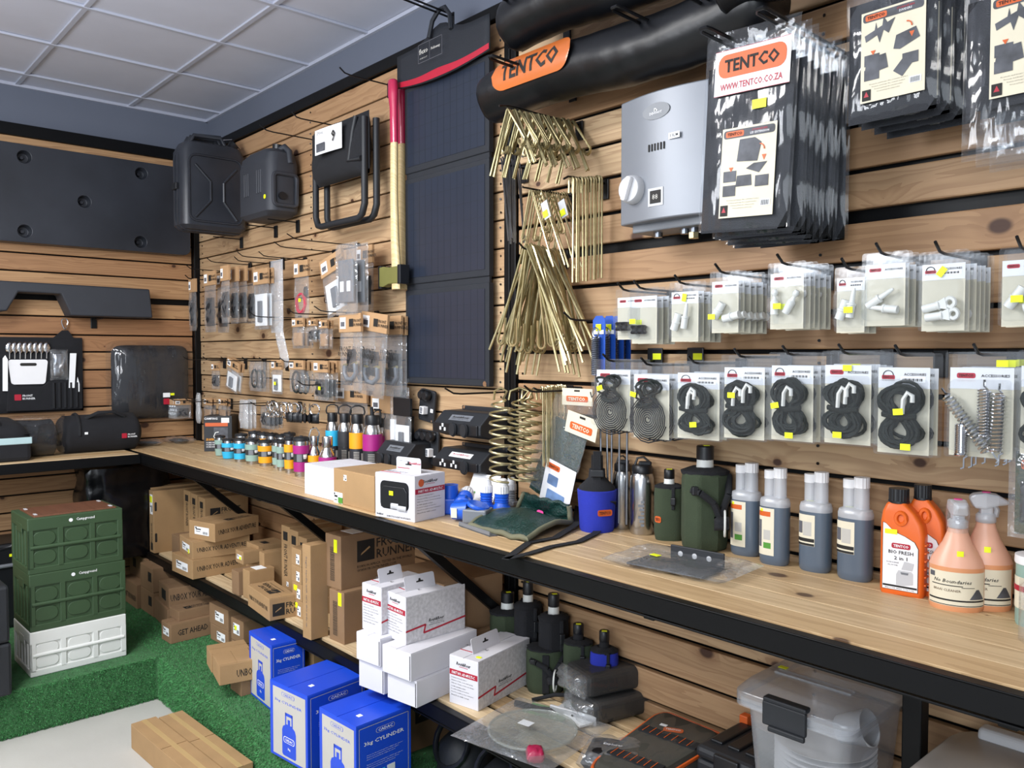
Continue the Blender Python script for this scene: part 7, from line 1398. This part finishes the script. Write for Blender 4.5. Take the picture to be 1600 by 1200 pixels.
m = T(UL(28, 621)[0], -.0462, UL(28, 621)[1]) @ FRONT; patch('red_emblem', t, m, .032, .032, RED, r=.003); text('FRONT', t, m @ T(.022, .008, 0), .011, WHITE, .015, align='l'); text('RUNNER', t, m @ T(.022, -.008, 0), .011, WHITE, .015, align='l')
roll_t = t
def inroll(name, label, cat, b, mat, group=None, **k):
    o = obj(name, b, mat, smooth=k.pop('smooth', 0), mt=roll_t.matrix_basis.copy(), **k); return tag(o, label, cat, group)
xa, za = UL(13, 562); xb, zb2 = UL(76, 600); cw, chh = xb-xa, za-zb2
poly = rrect(cw, chh, .014); b = Bm(); b.prism([((x if z > 0 else x*(1-.16*(abs(z)/(chh/2)))), z) for x, z in poly], .008, T((xa+xb)/2, -.040, (za+zb2)/2) @ FRONT)
cb = thing('cutting_board', 'white plastic cutting board with handle slot, tucked in the utensil roll', 'cutting board', mt=roll_t.matrix_basis.copy()); obj('board', b, WHITE, cb, bev=.002); patch('handle_slot', cb, T((xa+xb)/2, -.0402, za-.026) @ FRONT, cw*.42, .016, INK, r=.0078)
for k in range(8):
    x, z = UL(15+8.3*k, 543); b = Bm(); b.lathe([(.001, -.034), (.016, -.018), (.019, 0), (.013, .022), (.001, .03)], 10, sq=(1, .35), mt=T(x, -.042, z)); b.tube([(x, -.042, z-.03), (x, -.036, z-.06)], .0035, 5); inroll('spoon' if k < 4 else 'fork', 'stainless %s tucked bowl up in the utensil roll, %s from its left' % ('spoon' if k < 4 else 'fork', ('first', 'second', 'third', 'fourth', 'fifth', 'sixth', 'seventh', 'eighth')[k]), 'cutlery', b, CHROME, 'cutlery in the utensil roll', smooth=60)
def blade_(pts, lab): b = Bm(); b.prism([(UL(x, y)[0], UL(x, y)[1]) for x, y in pts], .003, T(0, -.050, 0) @ FRONT); inroll('kitchen_knife', lab, 'knife', b, LABEL, 'knives in the utensil roll')
blade_(((4, 611), (12, 611), (12, 562), (8, 555), (4, 560)), 'broad white-sleeved knife at the left edge of the utensil roll'); blade_(((118, 612), (124, 612), (124, 600), (121, 589)), 'small white pointed knife at the right of the utensil roll')
b = Bm(); b.prism([(UL(x, y)[0], UL(x, y)[1]) for x, y in ((107, 606), (116, 606), (119, 552), (109, 552))], .002, T(0, -.052, 0) @ FRONT); o = inroll('knife_sheath', 'long white paper-sleeved blade standing in the utensil roll', 'knife', b, LABEL, 'knives in the utensil roll')
x, z = UL(92, 570); tt = thing('bagged_utensils', 'crumpled clear bag of steel utensils in the utensil roll', 'utensil bag', mt=roll_t.matrix_basis.copy()); obj('clear_bag', Bm().pillow(T(x, -.05, z) @ FRONT, .09, .17, .05, 10, 12, .016, 4), BAG, tt, smooth=80); obj('steel_tongs', Bm().pillow(T(x, -.045, z) @ FRONT, .05, .12, .02, 6, 8, .01, 9), SILV, tt, smooth=60)
# quilted chair bag in plastic
a, c = B(171, 530, .05), B(302, 652, .05); w = c.y-a.y; H = a.z-c.z
t = thing('quilted_bag', 'black padded rectangular bag in clear plastic hung on the back wall', 'storage bag', (0.006, (a.y+c.y)/2, c.z), PI/2)
def padr(u, v):
    x, y = (u-.5)*2, (v-.5)*2; k = 9; r_ = (abs(x)**k+abs(y)**k)**(1/k) if (x or y) else 0; s = max(abs(x), abs(y)); f = s/r_ if r_ else 1
    X, Yv = x*f*w*.47, y*f*H*.46; return V((X, -.012-.085*max(0, 1-s**4)**.5+.008*noise.noise(V((x*2, y*2, 3))), H/2+Yv-H*.03))
b = Bm(); b.grid(padr, 16, 16); obj('padded_body', b, FAB2 if 'FAB2' in globals() else M('charcoal_fabric', '1c1d22', .8, 0, .12, 20, .4, 400), t, smooth=80)
obj('clear_bag', Bm().grid(lambda u, v: padr(u, v)*1.0+V((0, -.008+.010*noise.noise(V((u*9, v*3, 2))), 0))+V(((u-.5)*.06, 0, (v-.5)*.05)), 22, 22), WRAP2, t, smooth=80)
def QL(px, py): p = B(px, py, .095); return p.y-(a.y+c.y)/2, p.z-c.z
x, z = QL(258, 627); m = T(x, -.112, z) @ FRONT; patch('red_emblem', t, m, .034, .034, RED, r=.004); text('FRONT', t, m @ T(.024, .008, 0), .011, WHITE, .015, align='l'); text('RUNNER', t, m @ T(.024, -.008, 0), .011, WHITE, .015, align='l'); x, z = QL(258, 617); patch('barcode_label', t, T(x, -.113, z) @ FRONT, .04, .026, LABEL); patch('price_sticker', t, T(x+.034, -.113, z+.004) @ FRONT, .022, .014, YEL)
# bags on the back shelf
def duffel(label, yc, L, r, xoff, seed):
    t = thing('duffel_bag', label, 'duffel bag', (xoff, yc, ZB), PI/2); b = Bm()
    def f(u, v): an = 2*PI*v; x = (u-.5)*L; e = min(1, (min(u, 1-u)*9)**.5*.6+.45) if min(u, 1-u) < .08 else 1; rr = r*e*(1+.06*noise.noise(V((x*9+seed, math.cos(an)*2, math.sin(an)*2)))); z = rr*math.sin(an); return V((x, -rr*math.cos(an)*1.05, r*.92+max(z, -r*.90)))
    b.grid(f, 24, 22); bmesh.ops.remove_doubles(b.b, verts=b.b.verts, dist=1e-4); bmesh.ops.holes_fill(b.b, edges=b.b.edges); obj('bag_body', b, FAB, t, smooth=80); return t
yl, yr = Hz(98, 713, ZB).y, Hz(222, 701, ZB).y
t = duffel('black duffel bag with a red emblem lying on the back shelf', (yl+yr)/2, (yr-yl)*1.0, .105, Hz(160, 707, ZB).x-.10, 2)
m = T(.10, -.1165, .085) @ FRONT; patch('red_emblem', t, m, .026, .026, RED, r=.003); text('FRONT', t, m @ T(.018, .006, 0), .009, WHITE, .015, align='l'); text('RUNNER', t, m @ T(.018, -.007, 0), .009, WHITE, .015, align='l'); patch('white_tag', t, T(-.09, -.117, .11) @ FRONT, .016, .012, LABEL)
obj('end_strap', Bm().tube([(-.12+.006*math.sin(a), -.111*math.cos(a), .097+.111*math.sin(a)) for a in [PI*i/12 for i in range(13)]], .008, 6), NAVY, t, smooth=60); obj('carry_handle', Bm().tube([(-.08, -.06, .185), (-.02, -.08, .215), (.06, -.08, .215), (.12, -.06, .185)], .010, 6), NAVY, t, smooth=60)
t = duffel('black bag wrapped in crinkled clear plastic beside the duffel on the back shelf', yl-.13, .25, .098, Hz(80, 714, ZB).x-.11, 6); obj('clear_bag', Bm().pillow(T(.0, -.01, .105) @ FRONT, .34, .215, .235, 16, 14, .02, 5, .4), WRAP2, t, smooth=80)
y2 = Hz(62, 716, ZB).y
t = thing('cooler_bag', 'black soft cooler bag with a pale aqua stripe at the left of the back shelf', 'cooler bag', (Hz(30, 722, ZB).x-.17, y2-.27, ZB), PI/2); obj('bag_body', Bm().box((-.22, -.15, 0), (.22, .14, .13)), FAB, t, bev=.02); obj('aqua_stripe', Bm().box((-.222, -.153, .085), (.222, .142, .118)), M('aqua_binding', 'a9c3c6', .6), t, bev=.004); obj('soft_top', Bm().pillow(T(0, 0, .13), .44, .30, .16, 12, 10, .03, 3, .5), FAB, t, smooth=70); obj('handle', Bm().tube([(-.10, -.11, .17), (-.06, -.14, .22), (.06, -.14, .22), (.10, -.11, .17)], .010, 6), NAVY, t, smooth=60)
# shiny black sack under the bench corner
t = thing('wrapped_bundle', 'tall bundle in shiny black plastic filling the corner under the bench', 'wrapped bundle', (.17, -.50, .48)); H = .50
def bun(u, v): an = 2*PI*u; k = .17*(1+.10*noise.noise(V((math.cos(an)*2, math.sin(an)*2, v*4)))+.05*noise.noise(V((math.cos(an)*6, math.sin(an)*6, v*9)))); sq = lambda q: math.copysign(abs(q)**.5, q); return V((k*.9*sq(math.cos(an)), k*1.35*sq(math.sin(an)), H*v))
b = Bm(); b.grid(bun, 40, 24); bmesh.ops.remove_doubles(b.b, verts=b.b.verts, dist=1e-4); bmesh.ops.holes_fill(b.b, edges=b.b.edges); obj('black_plastic', b, SACK, t, smooth=80); obj('clear_wrap', Bm().pillow(fr((.07, -.30, .13), (1, .35, 0), (0, 0, 1)), .26, .26, .06, 12, 12, .03, 8, .4), BAG, t, smooth=80)
# ------------------------------------------------------------------ folding crates on the step
def crate(label, near, leftpx, rightpx, h, z, mat, lid=None, N=None, dims=None, yaw=0, logo=None):
    sx, sy = dims; t = thing('folding_crate', label, 'crate', N, yaw, 'stacked folding crates')
    wl = .012                                     # local: x 0..sx along +x, y 0..-? ; long side faces +x
    obj('shell', Bm().box((-sx+.007, .007, .01), (-.007, sy-.007, h-.005)), mat, t)
    b = Bm(); b.box((-sx, 0, 0), (0, sy, .030)); b.box((-sx, 0, h-.055), (0, sy, h)); obj('rim', b, mat, t, bev=.004)
    for y in (0, sy*.333-.012, sy*.667-.012, sy-.024): obj('upright_rib', Bm().box((-.010, y, .02), (.0, y+.024, h-.05)), mat, t, bev=.003)
    for x in (-sx, -.024): obj('corner_rib', Bm().box((x, 0, .02), (x+.024, .010, h-.05)), mat, t, bev=.003)
    for k in range(4): obj('end_rib', Bm().box((-sx*(.22+.18*k)-.006, .002, .03), (-sx*(.22+.18*k)+.006, .012, h-.06)), mat, t, bev=.003)
    obj('hinge_bar', Bm().cyl((-.004, .01, h*.47), (-.004, sy-.01, h*.47), .009, n=10), mat, t, smooth=40)
    for i in range(3):
        for j in range(2):
            cy, cz = sy*(.1667+.333*i), (.03+h*.455)/2+.0 if j == 0 else (h*.47+h-.055)/2
            b = Bm(); b.prism(rrect(sy*.24, h*.25, h*.12, 6), .006, fr((-.002, cy, cz), (0, 1, 0), (0, 0, 1))); obj('oval_panel', b, mat, t, bev=.003)
    obj('hand_grip', Bm().box((-sx*.66, -.001, h-.075), (-sx*.34, .004, h-.035)), mat, t, bev=.004)
    if logo: m = fr((.0, sy*.53, h-.026), (0, 1, 0), (0, 0, 1)); text('Campground', t, m @ T(.025, 0, 0), .016, WHITE, .015, w=.075); patch('round_mark', t, m @ T(-.035, 0, 0), .016, .016, WHITE, r=.0079)
    if lid:
        l = obj('wood_lid', Bm().box((-sx+.02, .03, h-.004), (-.02, sy-.02, h+.006)), LIDW, t, bev=.003)
        for y in (.045, sy-.035): [obj('lid_clip', Bm().box((x-.015, y-.006, h+.005), (x+.015, y+.006, h+.009)), LGREY, l, bev=.001) for x in (-sx+.06, -.06)]
    return t
# the white crate stands on the step; its long side faces the aisle to the right
Nw = Hz(48, 1060, PH); Rw = Hz(198, 1024, PH); Lw = Hz(26, 1031, PH)
dv = Rw-Nw; yaw = math.atan2(-dv.x, dv.y); sy = dv.length; sx = (Lw-Nw).length; hw = sy_(Nw, Z_, 990)
print('CRATE', Nw, sy, sx, hw, yaw)
crate('white folding crate at the bottom of the stack on the green step', None, None, None, hw, PH, CRW, N=Nw, dims=(sx, sy), yaw=yaw)
zz1 = PH+hw; h2 = sy_(V((Nw.x, Nw.y, zz1)), Z_, 900)
crate('green folding crate in the middle of the stack, on the white one', None, None, None, h2, zz1, CRG, N=V((Nw.x-.004, Nw.y+.002, zz1)), dims=(sx, sy), yaw=yaw, logo=1)
h3 = sy_(V((Nw.x, Nw.y, zz1+h2)), Z_, 812)
crate('green folding crate with a brown wood lid on top of the stack', None, None, None, h3, zz1+h2, CRG, lid=1, N=V((Nw.x-.006, Nw.y, zz1+h2)), dims=(sx, sy*.985), yaw=yaw, logo=1)
# black boxes at the left edge
t = thing('lidded_case', 'black two-tier storage trunk at the left edge beside the crates', 'trunk', Hz(20, 1086, PH)+V((0, 0, 0)), yaw); hh = sy_(Hz(20, 1086, PH), Z_, 915)
obj('lower_tier', Bm().box((-.40, -.34, 0), (0, 0, hh*.48)), BLKM, t, bev=.012); obj('upper_tier', Bm().box((-.40, -.34, hh*.485), (0, -.004, hh)), BLKM, t, bev=.012); obj('latch', Bm().box((-.002, -.10, hh*.40), (.012, -.05, hh*.52)), LGREY, t, bev=.003); obj('lid_ridge', Bm().box((-.34, -.30, hh), (-.06, -.05, hh+.012)), BLKM, t, bev=.004)
P = Hz(24, 985, PH); t = thing('moulded_tub', 'black moulded tub with a yellow tag behind the crates', 'tub', P+V((-.05, -.16, 0)), yaw); hh = sy_(P, Z_, 852)
obj('body', Bm().box((-.30, -.10, 0), (0, .24, hh)), BLKP, t, bev=.015); obj('rim_ear', Bm().tube([(-.01, .05, hh), (-.01, .10, hh-.03), (-.01, .16, hh-.02), (-.01, .20, hh+.02)], .014, 7), BLKP, t, smooth=60); patch('price_sticker', t, fr((.001, .17, hh-.06), (0, 1, 0), Z_), .04, .014, YEL); obj('latch_bar', Bm().cyl((.006, .10, hh-.11), (.006, .22, hh-.11), .010, n=8), GREYP, t, smooth=40)
# ------------------------------------------------------------------ lower shelf, right half
ZL = .5
canteen('green canvas canteen with dark front panel and banded strap, foremost on the lower shelf', 822, 882, 1086, 989, ZL, False, strap=1, dark_front=True, neck=False)
canteen('green canvas canteen with orange logo standing on the lower shelf', 880, 927, 1076, 974, ZL, False, strap=0, logo=1, neck=False)
canteen('blue canvas canteen at the back of the lower shelf', 922, 966, 1052, 985, ZL, False, strap=0, colm=CANB, neck=False)
canteen('large green canteen with white neck, behind the printed plug box on the lower shelf', 764, 822, 1018, 924, ZL, True, strap=0)
canteen('large dark canteen with white neck, farthest back on the lower shelf', 802, 848, 990, 908, ZL, True, strap=0, colm=FAB)
canteen('large dark canteen with white neck, right of the farthest one on the lower shelf', 840, 890, 1016, 927, ZL, True, strap=0, colm=FAB)
KHAKI2 = M('dark_khaki_fabric', '2b2a29', .8, 0, .1, 20, .3, 400)
def wrapped(label, P, yaw, sx, sy, sz, z, seed):
    t = thing('wrapped_case', label, 'wrapped case', (P.x, P.y, z), yaw, 'cases in clear plastic on the lower shelf'); b = Bm()
    obj('folded_case', Bm().box((-sx/2, -sy/2, 0), (sx/2, sy/2, sz)), KHAKI2, t, bev=.018, seg=3); obj('clear_bag', Bm().box((-sx/2-.02, -sy/2-.004, -.0), (sx/2+.02, sy/2+.004, sz+.003)), WRAP, t, bev=.02, seg=3); obj('crinkled_end', Bm().pillow(fr((-sx/2-.012, 0, sz*.5), (0, 1, 0), (0, 0, 1)), sy*.95, sz*.95, .05, 10, 8, .02, seed, .3), BAG, t, smooth=80); return t
P = Hz(985, 1100, ZL)+V((0, -.05, 0)); wa = wrapped('dark case in clear plastic, lower of two stacked on the shelf', P+V((0, 0, 0)), 1.35, .28, .15, .07, ZL, 3)
wb_ = wrapped('dark case in clear plastic with a yellow tag, upper of two stacked', P+V((-.02, .0, 0)), 1.3, .28, .145, .07, ZL+.074, 8); patch('price_sticker', wb_, T(-.02, .0, .0745) @ rot(-.6, 'Z'), .024, .018, YEL)
o = wa; obj('white_card', Bm().box((-.19, -.06, .006), (-.145, .03, .012)), LABEL, o)
q = Hz(888, 1112, ZL); t = thing('grey_bracket', 'pale grey folded metal bracket under the wrapped cases', 'bracket', q, .25); obj('plate', Bm().box((-.04, -.04, 0), (.12, .09, .006)), LGREY, t, bev=.002); obj('raised_edge', Bm().box((-.04, -.045, 0), (.12, -.036, .028)), LGREY, t, bev=.002); obj('rivet', Bm().cyl((.04, -.0455, .014), (.04, -.047, .014), .004, n=8), INK, t)
q = Hz(845, 1112, ZL); t = thing('green_carded_strap', 'green printed card with a black strap lying by the clear plate', 'carded strap', q, .3); obj('green_card', Bm().box((-.05, -.03, 0), (.09, .04, .003)), GRNL, t); patch('print', t, T(.03, .01, .003), .05, .03, LABEL); obj('strap', Bm().tube([(-.09, .0, .006), (.0, -.01, .010), (.08, .02, .008)], .011, 6), NAVY, t, smooth=60); obj('strap', Bm().tube([(-.06, .05, .005), (.0, .09, .02), (.08, .11, .03), (.16, .12, .02)], .007, 6), NAVY, t, smooth=60)
# round plate in plastic
q = Hz(832, 1150, ZL); t = thing('bagged_plate', 'clear glass plate in a flat plastic bag with a red tip, at the shelf edge', 'plate', q, .2); obj('glass_plate', Bm().lathe([(.02, .004), (.085, .004), (.10, .010), (.125, .018), (.128, .022), (.10, .016), (.085, .009), (.02, .009)], 40), GRYPLATE, t, smooth=60); obj('rim', Bm().tube([(.127*math.cos(a), .127*math.sin(a), .021) for a in [2*PI*i/40 for i in range(40)]], .004, 6, True), GRYPLATE, t, smooth=60)
b = Bm(); b.pillow(T(0, 0, .016), .34, .33, .032, 18, 18, .008, 6, .3); obj('clear_bag', b, BAG, t, smooth=80); patch('barcode_label', t, T(-.03, .01, .026), .04, .03, LABEL); obj('red_tip', Bm().pillow(T(.09, -.115, .02) @ rot(.7, 'Z'), .05, .06, .035, 8, 8, .01, 2), M('crimson_wrap', '9c1f45', .35), t, smooth=70)
# big flat khaki case with orange piping
q = Hz(1010, 1160, ZL)
c0, c1, c2, c3 = V((3.665, -.43, .56)), V((3.83, -.43, .56)), V((3.815, -.02, .56)), V((3.585, -.02, .56))
t = thing('flat_canvas_case', 'flat khaki canvas case with orange piping in clear plastic', 'canvas case', (0, 0, 0))
def pc(u, v, z=0): p = c0.lerp(c1, u).lerp(c3.lerp(c2, u), v); return V((p.x, p.y, .56-.055*max(abs(u-.5), abs(v-.5))**6*20+z))
rim = [V((*(pc((x/1+.5), (y/1+.5)).xy), .545)) for x, y in rrect(1, 1, .16, 5)]
obj('canvas_body', Bm().loft([[V((p.x, p.y, ZL)) for p in rim], rim, [V((*(pc(x+.5, y+.5).xy), .562)) for x, y in rrect(.9, .9, .14, 5)]]), KHAKI, t, smooth=40); obj('orange_piping', Bm().tube([p+V((0, 0, .004)) for p in rim], .005, 6, True), ORANGE, t, smooth=60)
for v in (.22, .62):
    b = Bm(); a = pc(.10, v); e = pc(.95, v+.05); d = (e-a); sd = V((-d.y, d.x, 0)).normalized()*.018; b.loft([[V((*(a+sd).xy, .563)), V((*(a-sd).xy, .563)), V((*(a-sd).xy, .567)), V((*(a+sd).xy, .567))], [V((*(e+sd).xy, .563)), V((*(e-sd).xy, .563)), V((*(e-sd).xy, .567)), V((*(e+sd).xy, .567))]]); obj('webbing', b, NAVY, t)
    b = Bm()
    for k in range(7): p = a.lerp(e, .08+.13*k); b.loft([[V((*(p+sd*s_+d.normalized()*w_).xy, .5675)) for s_, w_ in ((1, -.0008), (1, .0008), (-1, .0008), (-1, -.0008))], [V((*(p+sd*s_+d.normalized()*w_).xy, .5685)) for s_, w_ in ((1, -.0008), (1, .0008), (-1, .0008), (-1, -.0008))]])
    obj('bar_stitch', b, ORANGE, t)
m = Matrix.Translation(V((*(Hz(1052, 1141, .563).xy), .563))) @ rot(.5, 'Z'); patch('orange_logo', t, m, .055, .024, ORANGE, r=.008); text('TENTCO', t, m @ T(0, 0, .001), .010, WHITE, .03, w=.042); patch('white_tag', t, Matrix.Translation(V((*(Hz(1037, 1133, .563).xy), .563))) @ rot(.2, 'Z'), .02, .012, LABEL)
obj('clear_bag', Bm().grid(lambda u, v: pc(-.10+1.2*u, -.12+1.25*v)*1.0+V((0, 0, .018*min(1, 9*min(u, 1-u, v, 1-v))-.012+.010*noise.noise(V((u*8, v*8, 4))))), 26, 26), WRAP, t, smooth=80)
q = Hz(958, 1200, ZL); t = thing('black_bagged_pouch', 'shiny black pouch in plastic cut by the bottom edge', 'pouch', q, .5); obj('pouch', Bm().pillow(T(0, 0, .03), .15, .12, .06, 12, 10, .01, 4, .3), VINYL, t, smooth=80); text('Explorer', t, T(.0, .0, .062), .014, WHITE, .02); obj('clear_bag', Bm().pillow(T(0, 0, .032), .17, .14, .068, 12, 10, .014, 9, .3), BAG, t, smooth=80)
# black toolbox
q = Hz(1100, 1230, ZL); t = thing('black_toolbox', 'black ribbed plastic case with an orange latch under the clear tub', 'case', V((4.05, -.26, ZL)), .05)
A = V((3.848, -.20, 0))
t.location = (A.x, A.y, ZL); t.rotation_euler = (0, 0, .0)
obj('case_body', Bm().box((0, -.02, 0), (.17, .18, .075)), BLKM, t, bev=.01); obj('case_lid', Bm().box((0, -.025, .078), (.17, .182, .11)), BLKM, t, bev=.012)
for k in range(3): obj('lid_rib', Bm().box((.015+.05*k, .02, .108), (.05+.05*k, .16, .117)), BLKP, t, bev=.004)
obj('orange_latch', Bm().box((.01, .16, .10), (.035, .185, .135)), ORANGE, t, bev=.003); obj('front_latch', Bm().box((.06, -.034, .05), (.13, -.022, .11)), BLKP, t, bev=.004)
# frosted storage tub with black latch and plates inside
R0, R1, R2 = Hz(1143, 1085, .83), Hz(1333, 1150, .83), Hz(1440, 1078, .83)
yaw_ = 0.02; sx = (R1-R0).length; sy = .335; zr = .30
t = thing('storage_tub', 'frosted clear storage tub with a black latch, holding white plates under the bench', 'storage tub', (R0.x, R0.y, .53), yaw_)
def rb2(x0, y0, x1, y1, z, r=.03): return [V((p[0]+(x0+x1)/2, p[1]+(y0+y1)/2, z)) for p in rrect(x1-x0, y1-y0, r, 4)]
i_ = .02
obj('tub_body', Bm().loft([rb2(i_+.025, i_+.025, sx-i_-.025, sy-i_-.025, 0), rb2(i_+.02, i_+.02, sx-i_-.02, sy-i_-.02, .006), rb2(i_, i_, sx-i_, sy-i_, zr-.02), rb2(.006, .006, sx-.006, sy-.006, zr-.018), rb2(.006, .006, sx-.006, sy-.006, zr)], True, False), FROST, t, smooth=40)
obj('tub_lid', Bm().loft([rb2(0, 0, sx, sy, zr-.018), rb2(0, 0, sx, sy, zr+.012), rb2(.02, .02, sx-.02, sy-.02, zr+.034), rb2(.03, .03, sx-.03, sy-.03, zr+.038)], False, True), FROST, t, smooth=40, bev=.003)
for y in (.11, .22): obj('lid_channel', Bm().box((.05, y-.012, zr+.037), (sx-.05, y+.012, zr+.043)), FROST, t, bev=.002)
l = obj('black_latch', Bm().box((sx*.30, -.014, zr-.035), (sx*.66, -.002, zr+.018)), BLKM, t, bev=.004); obj('latch_hook', Bm().box((sx*.30, -.012, zr+.014), (sx*.66, .012, zr+.026)), BLKM, l, bev=.004); obj('latch_lip', Bm().box((sx*.36, -.020, zr-.044), (sx*.66, -.010, zr-.032)), BLKM, l, bev=.003)
patch('price_sticker', t, T(sx*.18, .14, zr+.039), .02, .014, YEL)
MW = t.matrix_basis.copy()
for k in range(8):
    p = MW @ V((sx*.55, sy*.42, .10+.013*k)); tag(obj('white_plate', Bm().lathe([(.02, 0), (.08, 0), (.107, .012), (.109, .014), (.08, .004), (.02, .004)], 32), WHITE, smooth=50, mt=Matrix.Translation(p)), nth(k+1)+' white plate from the bottom of the stack in the frosted tub', 'plate', 'white plates in the frosted tub')
p = MW @ V((sx*.66, sy*.45, .235)); tag(obj('white_cup', Bm().lathe([(.03, 0), (.04, .07), (.038, .07), (.028, .003)], 20, cap1=False), LGREY, smooth=50, mt=Matrix.Translation(p) @ rot(1.2, 'Y')), 'pale cup lying on the plates inside the frosted tub', 'cup')
t2 = thing('dark_case', 'dark flat case lying under the frosted tub on the lower shelf', 'case', (R0.x, R0.y, ZL)); obj('case_body', Bm().box((.01, .01, 0), (sx-.01, sy-.02, .029)), BLKM, t2, bev=.008)
# grey bin at the bottom right corner
t = thing('grey_bin', 'grey rounded plastic bin with a pale raised rim at the bottom right corner', 'bin', (4.405, -.415, ZL)); L = .42
obj('body', Bm().loft([rb2(.03, .03, L-.03, .36, 0, .06), rb2(.0, .0, L, .385, .24, .07), rb2(.0, .0, L, .385, .285, .07), rb2(.012, .012, L-.012, .373, .297, .07)]), TAUPE, t, smooth=50)
obj('back_rim', Bm().loft([[V((x, y, z)) for y, z in ((.325, .295), (.335, .318), (.370, .318), (.382, .29))] for x in (.05, L-.05)]), LGREY, t, bev=.008, seg=3)
# dark goods under the lower shelf
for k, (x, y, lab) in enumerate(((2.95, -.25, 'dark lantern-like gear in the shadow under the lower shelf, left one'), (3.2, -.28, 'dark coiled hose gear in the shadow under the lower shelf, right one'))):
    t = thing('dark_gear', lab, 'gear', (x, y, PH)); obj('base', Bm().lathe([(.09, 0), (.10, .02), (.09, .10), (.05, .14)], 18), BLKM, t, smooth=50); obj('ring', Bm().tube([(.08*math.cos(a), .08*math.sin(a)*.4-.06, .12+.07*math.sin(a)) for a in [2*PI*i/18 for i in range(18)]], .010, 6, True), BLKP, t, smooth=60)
N = V((2.72, -.34, PH)); c = carton('brown carton with a black emblem under the lower shelf behind the blue cartons', None, None, None, None, PH, sx=.3, sy=.3, h=.22, N=N, mat=CARD2); fr_logo(c.t, fc(c, 'R', .15, .6), .07, sub=False)
